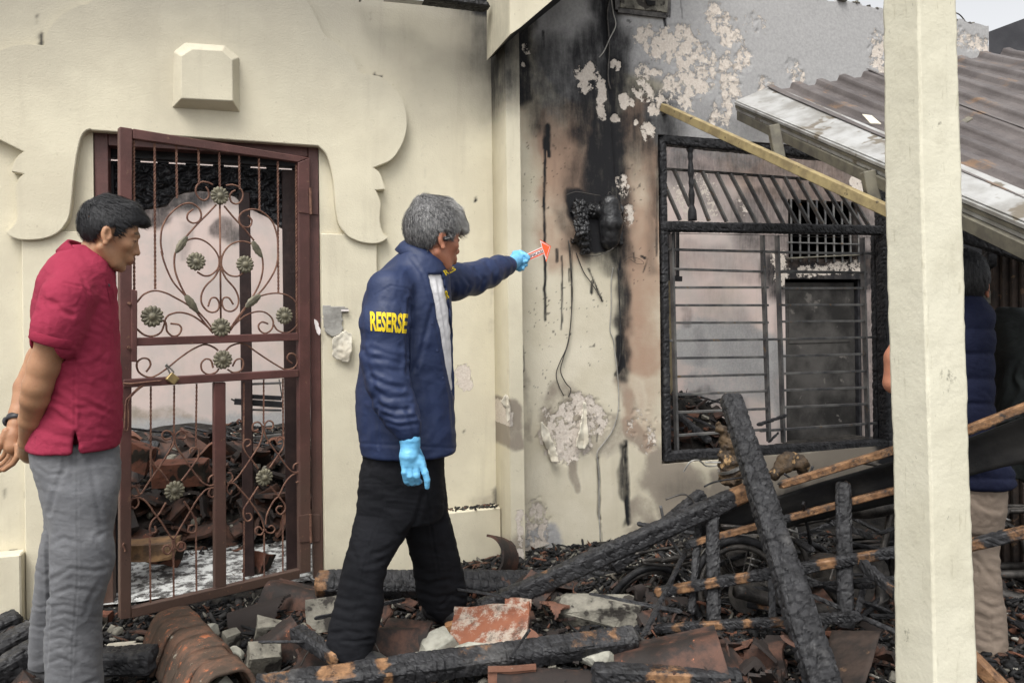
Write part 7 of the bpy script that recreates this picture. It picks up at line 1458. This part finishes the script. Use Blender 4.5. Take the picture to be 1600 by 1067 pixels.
Fd.chain([(P_(110, 470, 2.60), .042), (P_(64, 560, 2.66), .045), (P_(42, 605, 2.64), .040), (P_(30, 645, 2.60), .030), (P_(25, 662, 2.58), .025)], .012)
Fd.chain([(P_(25, 664, 2.58), .024), (P_(21, 680, 2.57), .030), (P_(20, 697, 2.56), .028)], .008)
for L_ in ([(10, 674, 2.55, .014), (2, 692, 2.54, .0115), (-4, 706, 2.54, .0100), (-8, 717, 2.54, .0085)], [(29, 696, 2.54, .0125), (28, 712, 2.53, .0105), (20, 724, 2.53, .0095), (6, 734, 2.53, .0085)], [(24, 698, 2.57, .012), (22, 715, 2.57, .0105), (12, 727, 2.57, .0095), (0, 735, 2.57, .008)], [(18, 698, 2.60, .012), (15, 714, 2.60, .0100), (5, 724, 2.60, .009), (-6, 730, 2.60, .008)], [(12, 696, 2.62, .011), (8, 709, 2.63, .0090), (0, 718, 2.63, .008)]):
    Fd.chain([(P_(x, y, Y), r) for x, y, Y, r in L_], .003)
for Yl, xs in ((2.36, (120, 125, 120, 117)), (2.60, (108, 100, 84, 76))): Fd.chain([(P_(xs[0], 720, Yl + (.05 if Yl < 2.4 else -.03)), .05), (P_(xs[1], 820, Yl), .045), (P_(xs[2] - (8 if Yl > 2.4 else 0), 950, Yl), .04), (P_(xs[3], 1070 if Yl < 2.4 else 1012, Yl + .02), .035 if Yl < 2.4 else .028)], .02)
V, Q = Fd.net(); V = relax(V, Q, 1, .4); me = raw('person', V, Q, True); dk, lp = face_attrs(V, hc, hA, hsz); setattr_f(me, 'dark', dk); setattr_f(me, 'lip', lp)
man1 = link('person', me, M['skin_tan'], label='man in a crimson polo shirt and grey trousers looking down, hands behind his back', cat='person')
hair('hair', hc, hA, hsz, HL, .006, 'hair_black', man1, 2, tuft=[(np.array([.05, 0, .100]), np.array([.086, .0, .090]), .034, .024), (np.array([.04, -.03, .10]), np.array([.078, -.03, .088]), .030, .020), (np.array([-.03, 0, .115]), np.array([.035, 0, .118]), .03, .030)], flow=(.9, 0, .1))
# polo
Fd = FB(25, 370, 205, 715, 2.12, 2.76, .0048)
Fd.loft(rows([(386, 104, 150, .06), (398, 88, 166, .095), (412, 73, 176, .14), (430, 62, 181, .175), (455, 54, 184, .19), (490, 50, 186, .19), (530, 52, 188, .185), (570, 58, 190, .175), (610, 64, 192, .17), (645, 60, 193, .17), (675, 48, 193, .175), (697, 41, 190, .178)], Yr), 0, 'u', 2.2)
Fd.chain([(P_(116, 440, 2.34), .055), (P_(106, 465, 2.28), .064), (P_(92, 505, 2.26), .063), (P_(85, 533, 2.255), .064)], .03); Fd.chain([(P_(116, 440, 2.60), .060), (P_(96, 470, 2.65), .07), (P_(80, 520, 2.67), .066)], .02)
dsl = P_(76, 556, 2.25) - P_(100, 480, 2.25); Fd_p = P_(82, 536, 2.25)
sl, (X, Y, Z) = Fd.win(pt(25, 640, 2.15), pt(130, 500, 2.36)); n_ = dsl / np.linalg.norm(dsl); pl = (X - Fd_p[0]) * n_[0] + (Y - Fd_p[1]) * n_[1] + (Z - Fd_p[2]) * n_[2]
inn = np.maximum(-pl, np.sqrt((X - Fd_p[0]) ** 2 + (Y - (2.245)) ** 2 + (Z - Fd_p[2]) ** 2) - .072); Fd.put(sl, inn + 0 * Fd.d[sl], .003, 's')
cutpoly(Fd, [(116.5, 672), (119.5, 672), (126, 712), (111, 712)], 2.1, 2.36, .003)
FR = [([(150, 470), (168, 478), (182, 492)], 4, .006), ([(140, 488), (160, 500), (185, 512)], 4, .005), ([(128, 545), (150, 562), (172, 572)], 5, .005), ([(112, 560), (128, 580), (140, 590)], 4, .006), ([(100, 606), (122, 625), (140, 630), (160, 640)], 4, .008), ([(75, 625), (95, 632), (115, 646)], 4, .008), ([(120, 637), (145, 636), (180, 650)], 4, .006), ([(82, 640), (98, 656), (112, 664)], 4, .006), ([(115, 545), (117, 600), (117, 668)], 1.6, .003), ([(130, 440), (142, 470), (138, 520)], 3, .006), ([(100, 442), (128, 448), (148, 462)], 1.6, .0025),
      ([(66, 455), (72, 490), (66, 530)], 4, .004), ([(82, 470), (96, 486), (112, 492)], 4, .003), ([(150, 590), (170, 600), (190, 600)], 5, .004), ([(58, 665), (90, 680), (110, 684)], 5, .004), ([(130, 672), (160, 668), (188, 676)], 5, .004)]
polo, V, Q = cloth_mesh('polo_shirt', Fd, 'polo_red', man1, FR, [(.0028, .025, .035, 2, .6), (.001, .07, .08, 5, .5)])
collar('collar', pt(136, 409, Yr), .069, .066, -3, 32, .034, 'polo_trim', man1, .3)
bv1 = BVHTree.FromPolygons([Vector(v) for v in V], [tuple(int(i) for i in q) for q in Q])
def patch(name, quad, bv, off, mat, par, n=12):
    q = np.array(quad, float); u = np.linspace(0, 1, n); V_ = []
    for a in u:
        for b in u:
            p = q[0] * (1 - a) * (1 - b) + q[1] * a * (1 - b) + q[2] * a * b + q[3] * (1 - a) * b; d = Vector(ray(*p)).normalized(); h = bv.ray_cast(Vector(CAM), d); V_.append(np.array(h[0] - d * off) if h[0] is not None else (V_[-1] if V_ else np.array(pt(*p, 2.4))))
    Qp = [(i * n + j, i * n + j + 1, (i + 1) * n + j + 1, (i + 1) * n + j) for i in range(n - 1) for j in range(n - 1)]; return link(name, raw(name, V_, Qp, True), M[mat], par)
patch('placket', [(165, 436), (173, 436), (181.5, 474), (173, 475)], bv1, .003, 'polo_trim', polo)
h = bv1.ray_cast(Vector(CAM), Vector(ray(170, 446)).normalized())[0]
if h is not None: m = MB(); h = np.array(h); m.tube([h, h - FV * .005], .005, 10); build('button', m, M['watch_black'], polo)
cu = []                                              # sleeve band
b0 = P_(87.5, 521, 2.25); b1 = P_(82.5, 536, 2.25); d_ = (b1 - b0) / np.linalg.norm(b1 - b0); x_ = np.cross(d_, FV); x_ /= np.linalg.norm(x_); y_ = np.cross(d_, x_); m = MB(); V = []
for t, r in ((0, .0635), (.15, .0665), (.9, .0665), (1.0, .064), (1.0, .058)):
    for k in range(40): a = k * math.pi / 20; V.append(b0 + (b1 - b0) * t + (x_ * math.cos(a) + y_ * math.sin(a)) * r)
m.add(V, [(i * 40 + k, i * 40 + (k + 1) % 40, (i + 1) * 40 + (k + 1) % 40, (i + 1) * 40 + k) for i in range(4) for k in range(40)]); build('sleeve_band', m, M['polo_trim'], polo, smooth=True)
# trousers
Fd = FB(30, 680, 205, 1110, 2.15, 2.75, .0048)
Fd.loft(rows([(688, 46, 187, .15), (720, 50, 187, .155), (750, 60, 186, .15), (785, 68, 184, .14), (815, 72, 180, .12)], Yr), 0, 'u', 2.3)
Fd.loft(rows([(700, 96, 170, .05, 2.42), (735, 78, 186, .075, 2.39), (767, 77, 184, .085, 2.37), (817, 80, 176, .085, 2.36), (855, 80, 179, .085, 2.35), (880, 79, 181, .082, 2.35), (900, 79, 176, .08, 2.35), (925, 77, 166, .08, 2.35), (960, 74, 160, .08, 2.36), (1010, 72, 160, .08, 2.37), (1060, 72, 161, .082, 2.38), (1080, 76, 162, .08, 2.38), (1098, 82, 158, .07, 2.38)], Yr), .035, 'u', 2.3)
Fd.loft(rows([(740, 62, 150, .08, 2.52), (780, 68, 150, .08, 2.53), (817, 69, 140, .08, 2.54), (855, 62, 132, .08, 2.56), (892, 56, 125, .078, 2.58), (930, 53, 118, .075, 2.6), (967, 48, 112, .072, 2.62), (1020, 45, 108, .072, 2.64), (1036, 44, 104, .07, 2.65)], Yr), .02, 'u', 2.3)
FT = [([(100, 704), (101, 730), (88, 760), (78, 800)], 4, .008), ([(56, 728), (75, 742), (100, 740)], 3, .005), ([(120, 700), (122, 900), (114, 1000), (112, 1064)], 1.3, .0022), ([(80, 850), (100, 840), (126, 850)], 4, .005), ([(82, 905), (110, 888), (150, 892), (178, 884)], 4, .007), ([(80, 930), (110, 918), (150, 925)], 4, .006), ([(78, 948), (100, 944), (128, 950)], 3, .005), ([(76, 965), (100, 958), (130, 966)], 3, .005), ([(76, 985), (96, 978), (112, 986)], 3, .006), ([(75, 1000), (96, 996), (112, 1002)], 3, .006), ([(76, 1018), (98, 1012), (110, 1022)], 3, .005),
      ([(76, 1035), (96, 1028), (108, 1034)], 3, .005), ([(155, 912), (140, 935), (132, 960)], 4, .005), ([(46, 975), (60, 980), (72, 978)], 3, .006), ([(50, 945), (62, 950), (74, 945)], 3, .005), ([(56, 890), (68, 900), (76, 895)], 3, .004), ([(150, 1062), (135, 1068), (120, 1080)], 4, .008), ([(140, 720), (150, 770), (160, 830)], 5, .004), ([(74, 850), (77, 950), (73, 1040)], 2.5, .010), ([(150, 845), (165, 870), (176, 876)], 4, .005), ([(130, 1040), (145, 1045), (158, 1040)], 3, .004), ([(104, 705), (118, 712), (130, 705)], 3, .004)]
cloth_mesh('trousers', Fd, 'trousers_gray', man1, FT, [(.0028, .02, .035, 7, .5), (.0014, .02, .10, 3, .15)])
for nm, L_ in (('shoe', [(60, 1050, 2.64, .045), (92, 1066, 2.60, .038)]), ('shoe', [(110, 1105, 2.36, .05), (165, 1118, 2.34, .042)])):
    Fd = Field(np.min([P_(*q[:3]) for q in L_], 0) - .08, np.max([P_(*q[:3]) for q in L_], 0) + .08, .005); Fd.chain([(P_(*q[:3]), q[3]) for q in L_], .01); Fd.plane(P_(*L_[1][:3]) - ZZ * .032, (0, 0, -1), .004); V, Q = Fd.net(); link('shoe', raw('shoe', relax(V, Q, 2), Q, True), M['shoe_black'], man1)
A = (P_(24, 665, 2.57) - P_(29, 645, 2.60)); A /= np.linalg.norm(A); x_ = np.cross(A, FV); x_ /= np.linalg.norm(x_); y_ = np.cross(A, x_); c = P_(26, 655, 2.588); m = MB(); V = []
for t, r in ((-.011, .0300), (-.010, .0325), (.010, .0325), (.011, .0300)):
    for k in range(28): a = k * math.pi / 14; V.append(c + A * t + (x_ * math.cos(a) + y_ * math.sin(a)) * r)
m.add(V, [(i * 28 + k, i * 28 + (k + 1) % 28, (i + 1) * 28 + (k + 1) % 28, (i + 1) * 28 + k) for i in range(3) for k in range(28)]); wt = build('wristwatch', m, M['watch_black'], None, smooth=True, label='black strap wristwatch on the rear wrist of the man in crimson', cat='watch')
m = MB(); m.tube([c - x_ * .030, c - x_ * .041], .017, 20); build('watch_face', m, M['watch_black'], wt, bevel=.002)

# ================= man in the navy jacket pointing at the wall
Yb = 2.65; hA = axes(37, 6); hc = pt(674, 378, Yb); hsz = 1.05
Fd = FB(515, 296, 836, 1060, 2.3, 3.45, .0048)
head_field(Fd, hc, hA, hsz, True, 1.08)
B_ = lambda x, y, Y=2.7: pt(x, y, Y)
Fd.chain([(B_(664, 400, 2.66), .060), (B_(655, 425, 2.68), .066), (B_(640, 455, 2.69), .085)], .03)
Fd.chain([(B_(640, 460, 2.7), .09), (B_(636, 560, 2.7), .11), (B_(632, 690, 2.7), .12)], .03); Fd.cap(B_(612, 452, 2.54), B_(690, 445, 2.84), .055, .055, .02)
Fd.chain([(B_(606, 455, 2.5), .05), (B_(602, 580, 2.47), .042), (B_(622, 635, 2.44), .036), (B_(638, 670, 2.42), .028), (B_(641, 692, 2.42), .026), (B_(644, 725, 2.42), .024)], .012)
Fd.chain([(B_(698, 440, 2.86), .048), (B_(748, 432, 3.06), .04), (B_(790, 416, 3.30), .028), (B_(803, 409, 3.38), .026)], .012)
for a in ([(612, 700, 2.68, .08), (600, 800, 2.66, .065), (572, 900, 2.62, .05), (552, 1010, 2.58, .042)], [(650, 700, 2.76, .08), (672, 800, 2.84, .065), (684, 880, 2.92, .05), (702, 945, 2.97, .04)]): Fd.chain([(B_(*q[:3]), q[3]) for q in a], .02)
V, Q = Fd.net(); V = relax(V, Q, 1, .4); me = raw('person', V, Q, True); dk, lp = face_attrs(V, hc, hA, hsz); setattr_f(me, 'dark', dk); setattr_f(me, 'lip', lp)
man2 = link('person', me, M['skin_ruddy'], label='grey haired man in a navy jacket pointing an orange arrow at the burnt wall', cat='person')
HL2 = [(-.13, -.056), (-.06, -.054), (-.036, -.024), (-.026, .026), (.012, .036), (.018, .010), (.034, .012), (.048, .036), (.070, .050), (.085, .050), (.10, .036), (.14, .03)]
hair('hair', hc, hA, hsz, HL2, .011, 'hair_gray', man2, 4, tuft=[(np.array([.07, 0, .10]), np.array([.10, -.01, .075]), .04, .028), (np.array([.06, -.03, .10]), np.array([.098, -.03, .062]), .032, .02), (np.array([-.04, 0, .12]), np.array([.04, 0, .13]), .035, .035)],
     light=lambda L: sstep(.0, .11, L[:, 0]) * .9 + .15 * sstep(.08, .15, L[:, 2]), flow=(.7, -.1, -.55), nstr=9000, slen=.024)
m = MB(); c = hc + hA @ (np.array([.0, -.091, .002]) * hsz); m.tube([c + hA @ np.array([0, .006, 0]), c - hA @ np.array([0, .010, 0])], .009, 14); eb_ = build('earbud', m, M['watch_black'], None, bevel=.002, label='small black wireless earbud in the ear of the man in navy', cat='earbud')
m = MB(); m.tube([c + hA @ np.array([-.009, -.011, -.003]), c + hA @ np.array([.011, -.011, .005])], .0015, 6); build('trim', m, M['bright_metal'], eb_)
# white shirt under the jacket
TR = [(384, 640, 672, .06, 2.67), (398, 622, 690, .10, 2.68), (412, 606, 698, .13, 2.69), (430, 588, 702, .165), (462, 569, 704, .19), (500, 566, 706, .195), (540, 566, 708, .19), (582, 561, 709, .185), (612, 557, 710, .185), (650, 558, 711, .185), (690, 563, 712, .185), (705, 566, 713, .185)]
Fd = FB(540, 370, 730, 660, 2.4, 2.95, .006); Fd.loft(rows([(r[0], r[1] + 8, r[2] - 4, r[3] - .014) + tuple(r[4:]) for r in TR if r[0] < 640], 2.7)); sh_o, _, _ = cloth_mesh('shirt', Fd, 'shirt_white', man2, [([(684, 440), (694, 500), (702, 560)], 2, .003)], [(.003, .08, .03, 9, 0)])
# jacket
Fd = FB(535, 370, 805, 720, 2.3, 3.42, .005)
Fd.loft(rows(TR, 2.7), 0, 'u', 2.25)
Fd.chain([(B_(628, 436, 2.58), .055), (B_(609, 456, 2.50), .074), (B_(602, 505, 2.47), .080), (B_(601, 560, 2.46), .074), (B_(606, 596, 2.45), .068), (B_(618, 630, 2.44), .062), (B_(630, 655, 2.43), .054), (B_(637, 668, 2.425), .040), (B_(638.5, 674, 2.42), .036)], .018)
Fd.chain([(B_(690, 440, 2.82), .060), (B_(708, 440, 2.90), .070), (B_(737, 436, 3.02), .064), (B_(762, 427, 3.14), .060), (B_(780, 418, 3.24), .050), (B_(792, 415, 3.31), .038), (B_(796, 414, 3.335), .034)], .02)
cutpoly(Fd, [(667, 428), (690, 428), (699, 470), (705.5, 520), (709, 570), (711, 612), (708, 622), (700, 596), (691, 545), (684, 505), (676, 465)], 2.30, 2.72, .003)
FJ = [([(640, 470), (637, 520), (636, 585)], 3.5, .016), ([(568, 548), (580, 560), (600, 560), (625, 566)], 5, .009), ([(580, 545), (604, 552), (634, 560)], 4, .007), ([(582, 590), (600, 600), (628, 606)], 4, .009), ([(588, 610), (606, 622), (636, 620)], 4, .009), ([(592, 632), (610, 640), (640, 640)], 3.5, .008), ([(598, 646), (618, 655), (646, 652)], 3, .007), ([(606, 660), (624, 666), (650, 662)], 3, .006), ([(572, 560), (584, 600), (594, 640)], 4, .007),
      ([(585, 462), (610, 446), (640, 452), (650, 480)], 1.6, .004), ([(640, 590), (655, 560), (668, 510), (676, 480)], 4, .008), ([(636, 640), (644, 660), (652, 700)], 4, .007), ([(590, 640), (592, 700)], 2, .003), ([(574, 640), (572, 690)], 5, .005), ([(668, 600), (676, 650), (680, 705)], 6, .004), ([(657, 600), (655, 650)], 5, .004), ([(660, 430), (676, 480), (692, 560), (704, 620), (710, 690)], 2.5, .004), ([(640, 400), (655, 420), (668, 442)], 2.5, .004),
      ([(720, 425), (735, 445), (730, 458)], 3, .007), ([(742, 420), (756, 436), (752, 450)], 3, .008), ([(760, 412), (772, 424), (770, 440)], 3, .008), ([(776, 408), (784, 418), (784, 430)], 2.5, .006), ([(708, 436), (712, 450), (708, 466)], 3, .006), ([(600, 470), (630, 500), (634, 530)], 5, .004), ([(562, 480), (566, 520), (566, 545)], 4, .005), ([(650, 500), (646, 560), (650, 600)], 5, .005)]
def jk_post(V, N):
    px, py = proj(V); hem = sstep(4, 0, np.abs(py - (693 + (px - 565) * .05)) ); return V - N * (.002 * hem * (V[:, 1] < 2.75))[:, None]
jk, JV, JQ = cloth_mesh('jacket', Fd, 'jacket_navy', man2, FJ, [(.0030, .016, .024, 3, -.6), (.0012, .05, .05, 8, -.4)], post=jk_post)
bvh = BVHTree.FromPolygons([Vector(v) for v in JV], [tuple(int(i) for i in q) for q in JQ])
collar('collar', pt(661, 408, 2.675), .079, .074, -8, 30, .040, 'jacket_navy', man2, .55, .016)
for x, y, Y in ((636.5, 669, 2.424), (638.5, 675, 2.42)):                      # gathered cuff
    pass
text_decal('sleeve_lettering', 'RESERSE', [(578, 486), (638, 490), (635, 521.5), (579, 517)], bvh, .0022, 'text_yellow', jk, .035)
text_decal('sleeve_lettering', 'RES', [(692, 423), (709, 416.5), (713.5, 421.5), (697, 431)], bvh, .002, 'text_yellow', jk, .03)
text_decal('chest_lettering', 'R', [(695, 455), (700, 453), (702.5, 465), (697.5, 468)], bvh, .002, 'text_yellow', jk, .03)
for k, (x, y) in enumerate(((700, 472), (678, 505), (686, 547), (695, 590))):
    h = bvh.ray_cast(Vector(CAM), Vector(ray(x - 3, y)).normalized())
    if h[0] is not None: m = MB(); p = np.array(h[0]); m.tube([p, p - FV * .003], .004, 10); build('snap_button', m, M['bright_metal'] if k == 0 else M['jacket_navy'], jk)
# gloves
def glove(name, cuff, palm, fingers, label):
    pts = [p for p, r in cuff + palm] + [p for L_ in fingers for p, r in L_]; Fd = Field(np.min(pts, 0) - .05, np.max(pts, 0) + .05, .0028)
    Fd.chain(cuff, .004); Fd.chain(palm, .010)
    for L_ in fingers: Fd.chain(L_, .0035)
    V, Q = Fd.net(); V = relax(V, Q, 1, .4); N = vnormals(V, Q); V += N * ((fbm(V[:, 0] * 40, V[:, 1] * 40, V[:, 2] * 90, 3) - .5) * .003)[:, None]; return link(name, raw(name, V, Q, True), M['glove_blue'], man2, label)
g = lambda x, y, Y, r: (pt(x, y, Y), r)
glove('glove', [g(640.5, 688, 2.42, .0345), g(641, 694, 2.42, .031)], [g(641, 696, 2.42, .029), g(639, 712, 2.41, .030), g(638, 722, 2.41, .024), g(652, 722, 2.42, .026)],
      [[g(633, 724, 2.40, .0115), g(632, 738, 2.395, .0105), g(635, 751, 2.41, .0095), g(639, 755, 2.43, .009)], [g(640, 727, 2.40, .012), g(641, 743, 2.395, .011), g(644, 754, 2.415, .0098), g(648, 755, 2.435, .009)], [g(649, 728, 2.405, .012), g(651, 743, 2.40, .011), g(653, 753, 2.42, .0098), g(656, 752, 2.44, .009)],
       [g(658, 724, 2.41, .012), g(664, 738, 2.405, .011), g(667.5, 750, 2.405, .010), g(667.5, 760.5, 2.41, .009)], [g(650, 702, 2.45, .015), g(658, 716, 2.47, .012), g(662, 728, 2.475, .0105)]], 'blue nitrile glove on the hanging hand')
glove('glove', [g(797, 413, 3.34, .033), g(800, 411, 3.36, .031)], [g(801, 411, 3.37, .030), g(808, 405, 3.42, .033), g(811, 402, 3.44, .028)],
      [[g(804, 396, 3.42, .013), g(813, 395, 3.42, .012), g(820, 398, 3.405, .011), g(824, 401, 3.40, .0095)], [g(815, 403, 3.43, .0135), g(821, 404, 3.41, .012), g(825.5, 404, 3.40, .010)], [g(813, 410, 3.43, .013), g(819, 410, 3.41, .0115), g(823, 408, 3.40, .0095)],
       [g(810, 415, 3.43, .0125), g(817, 416, 3.42, .011), g(822, 414, 3.41, .0095)], [g(805, 418, 3.42, .012), g(812, 421, 3.42, .0105), g(817, 420, 3.41, .009)]], 'blue nitrile glove gripping the arrow sign')
# trousers
Fd = FB(500, 690, 740, 1035, 2.35, 3.1, .005)
Fd.loft(rows([(694, 572, 691, .15), (720, 568, 690, .155), (745, 566, 690, .155), (780, 564, 694, .14), (810, 562, 690, .12)], 2.7), 0, 'u', 2.3)
Fd.loft(rows([(705, 585, 660, .06, 2.69), (745, 566, 662, .09, 2.66), (791, 561, 652, .088, 2.65), (834, 549, 636, .085, 2.63), (860, 543, 618, .083, 2.62), (880, 538, 606, .082, 2.61), (911, 531, 600, .08, 2.6), (948, 522, 598, .08, 2.59), (974, 516, 592, .08, 2.58), (1000, 510, 587, .078, 2.57), (1014, 516, 583, .075, 2.565), (1022, 524, 580, .07, 2.56)], 2.7), .03, 'u', 2.3)
Fd.loft(rows([(700, 625, 688, .06, 2.72), (735, 620, 690, .085, 2.76), (775, 626, 697, .085, 2.80), (798, 628, 700, .085, 2.82), (834, 633, 708, .085, 2.85), (877, 646, 719, .083, 2.90), (915, 650, 727, .08, 2.94), (935, 655, 729, .08, 2.96), (950, 666, 727, .075, 2.97), (962, 684, 716, .06, 2.98)], 2.7), .03, 'u', 2.3)
FK = [([(602, 715), (598, 800), (578, 850), (562, 920), (552, 980)], 1.4, .0025), ([(565, 755), (600, 757), (650, 752)], 1.4, .002), ([(668, 760), (674, 830), (686, 900)], 1.6, .003), ([(570, 735), (590, 728), (600, 712)], 3, .004), ([(604, 870), (590, 880), (570, 884)], 4, .007), ([(615, 850), (600, 862), (580, 866)], 4, .006), ([(546, 850), (556, 870), (560, 900)], 4, .004), ([(535, 1000), (555, 1002), (580, 998)], 3, .010), ([(520, 990), (540, 985), (565, 990)], 4, .006), ([(655, 925), (680, 935), (720, 925)], 4, .007), ([(652, 905), (670, 912), (700, 905)], 4, .006), ([(690, 945), (705, 930), (724, 935)], 3, .008), ([(634, 832), (650, 815), (662, 770)], 4, .008), ([(690, 850), (700, 880), (704, 910)], 4, .005), ([(525, 950), (545, 955), (570, 950)], 5, .004), ([(570, 705), (580, 720), (575, 740)], 3, .004)]
cloth_mesh('trousers', Fd, 'trousers_black', man2, FK, [(.0035, .02, .04, 5, .3), (.0025, .02, .09, 2, .1)])
for L_ in ([(556, 1030, 2.57, .045), (585, 1040, 2.52, .042), (606, 1046, 2.48, .034)], [(676, 950, 2.98, .045), (712, 962, 2.93, .042), (738, 966, 2.90, .034)]):
    Fd = Field(np.min([B_(*q[:3]) for q in L_], 0) - .08, np.max([B_(*q[:3]) for q in L_], 0) + .08, .005); Fd.chain([(B_(*q[:3]), q[3]) for q in L_], .01); Fd.plane(B_(*L_[1][:3]) - ZZ * .034, (0, 0, -1), .004); V, Q = Fd.net(); link('shoe', raw('shoe', relax(V, Q, 2), Q, True), M['shoe_black'], man2)
# arrow sign in his hand
SP = pt(835, 398, 3.43); SN = FV * -1.0
sg = thing('arrow_sign', 'orange and white evidence arrow sign reading IDENTIFIKASI held in the gloved hand', 'sign', None, SP)
def spq(p, off=0.0): d = ray(*p); return CAM + d * (((SP + SN * off - CAM) @ SN) / (d @ SN))
def splate(name, poly, o0, o1, mat): A = np.array([spq(p, o1) for p in poly]); m = MB(); m.prism(A, A - SN * (o1 - o0)); return build(name, m, M[mat], sg)
splate('arrow_plate', [(802, 406), (846.5, 386), (843.5, 375.5), (860.5, 385), (853.5, 408), (850.3, 397.5), (806, 417)], 0, .003, 'sign_white')
splate('arrow_head', [(847.6, 387), (845.5, 378.5), (858.6, 385.6), (853.3, 403), (851, 396)], .003, .0042, 'sign_orange')
splate('border_stripe', [(803, 407), (847, 387.2), (847.6, 388.8), (803.6, 408.8)], .003, .004, 'sign_orange'); splate('border_stripe', [(805, 414), (849.6, 394.6), (850.2, 396.4), (805.6, 415.8)], .003, .004, 'sign_orange')
splate('border_stripe', [(843.2, 375), (844.6, 374.6), (861, 384.9), (853.8, 409.2), (852.6, 407.6), (859.6, 385.4)], .003, .0045, 'sign_orange')
text_decal('lettering', 'IDENTIFIKASI', [(806, 408.6), (847.2, 390.2), (849.0, 394.2), (808, 412.8)], (SP, SN), .0048, 'sign_ink', sg, .02, 0); localize(sg)

# ================= man in the quilted vest behind the pillar
Yv = 2.72; hA = axes(70, 0); hc = pt(1502, 452, Yv); C_ = lambda x, y, Y=Yv: pt(x, y, Y)
Fd = FB(1370, 390, 1600, 1090, 2.45, 3.1, .0055); head_field(Fd, hc, hA, 1.0)
Fd.chain([(C_(1500, 470), .055), (C_(1498, 495), .065), (C_(1490, 530), .085), (C_(1490, 740), .085)], .03); Fd.cap(C_(1425, 510), C_(1528, 510), .045, .045, .02)
Fd.chain([(C_(1428, 512, 2.70), .048), (C_(1404, 560, 2.68), .047), (C_(1398, 598, 2.68), .038), (C_(1415, 608, 2.75), .036), (C_(1450, 600, 2.88), .028), (C_(1462, 596, 2.90), .034)], .012)
Fd.chain([(C_(1530, 515, 2.76), .045), (C_(1520, 575, 2.90), .040), (C_(1500, 600, 3.0), .03), (C_(1492, 604, 3.03), .03)], .012)
for L_ in ([(1515, 750, 2.73, .05), (1528, 850, 2.73, .045), (1536, 1000, 2.72, .04), (1538, 1080, 2.72, .035)], [(1470, 750, 2.76, .05), (1463, 880, 2.78, .045), (1455, 1080, 2.78, .035)]): Fd.chain([(C_(*q[:3]), q[3]) for q in L_], .02)
V, Q = Fd.net(); me = raw('person', V, Q, True); setattr_f(me, 'dark', np.zeros(len(V))); setattr_f(me, 'lip', np.zeros(len(V)))
man3 = link('person', me, M['skin_ruddy'], label='black haired man in navy quilted vest and khaki trousers, mostly hidden behind the pillar', cat='person')
hair('hair', hc, hA, 1.0, [(-.13, -.05), (-.03, -.045), (-.02, .028), (.012, .032), (.02, .0), (.034, .0), (.05, .05), (.1, .075), (.14, .07)], .014, 'hair_black', man3, 6, nstr=2500)
Fd = FB(1400, 455, 1605, 765, 2.45, 2.98, .006)
Fd.loft(rows([(462, 1478, 1528, .07), (478, 1462, 1550, .09), (495, 1438, 1553, .12), (530, 1428, 1553, .14), (600, 1430, 1552, .145), (660, 1432, 1553, .145), (700, 1432, 1560, .15), (735, 1432, 1584, .15), (752, 1436, 1586, .15)], Yv), 0, 'u', 2.3)
def quilt(V, N): px, py = proj(V); return V + N * (.009 * (np.abs(np.sin((py - 475) / 39.0 * math.pi)) ** .5 - .6))[:, None]
cloth_mesh('vest', Fd, 'vest_navy', man3, (), [(.003, .05, .05, 2, .2)], post=quilt)
Fd = FB(1400, 735, 1610, 1100, 2.45, 2.98, .006)
Fd.loft(rows([(742, 1440, 1574, .13), (790, 1440, 1572, .135), (820, 1442, 1566, .12)], Yv), 0, 'u', 2.3)
Fd.loft(rows([(790, 1490, 1573, .10), (815, 1490, 1567, .09), (840, 1490, 1562, .085), (880, 1496, 1562, .08), (910, 1498, 1564, .08), (950, 1500, 1571, .08), (1000, 1502, 1574, .08), (1085, 1504, 1573, .08)], Yv), .012, 'u', 2.3)
Fd.loft(rows([(770, 1438, 1512, .09), (880, 1430, 1497, .085), (1085, 1422, 1488, .08)], 2.78), .02, 'u', 2.3)
cloth_mesh('trousers', Fd, 'trousers_khaki', man3, [([(1520, 780), (1540, 795), (1562, 797)], 4, .006), ([(1525, 870), (1545, 895), (1560, 915)], 4, .006), ([(1530, 940), (1550, 950), (1568, 945)], 4, .006), ([(1525, 960), (1545, 970), (1560, 965)], 4, .005), ([(1548, 960), (1548, 1060)], 1.5, .0025), ([(1530, 1000), (1545, 1005), (1562, 1000)], 4, .005), ([(1544, 768), (1550, 780), (1560, 770)], 2, .003)], [(.0035, .03, .06, 4, .3)])
# dark coat hanging at the right edge
Fd = FB(1545, 470, 1680, 765, 2.75, 3.05, .008)
Fd.loft(rows([(484, 1560, 1600, .05, 2.88), (505, 1545, 1640, .08, 2.88), (560, 1553, 1650, .09, 2.88), (650, 1556, 1650, .09, 2.88), (745, 1558, 1650, .09, 2.88)], 2.88), 0, 'u', 2.3)
V, Q = Fd.net(); V = crumple(V, vnormals(V, Q), .012, .04, .008, 3, .2); link('dark_coat', raw('dark_coat', V, Q, True), M['drape_dark'], None, 'dark green grey coat shape hanging right of the quilted vest', 'coat')
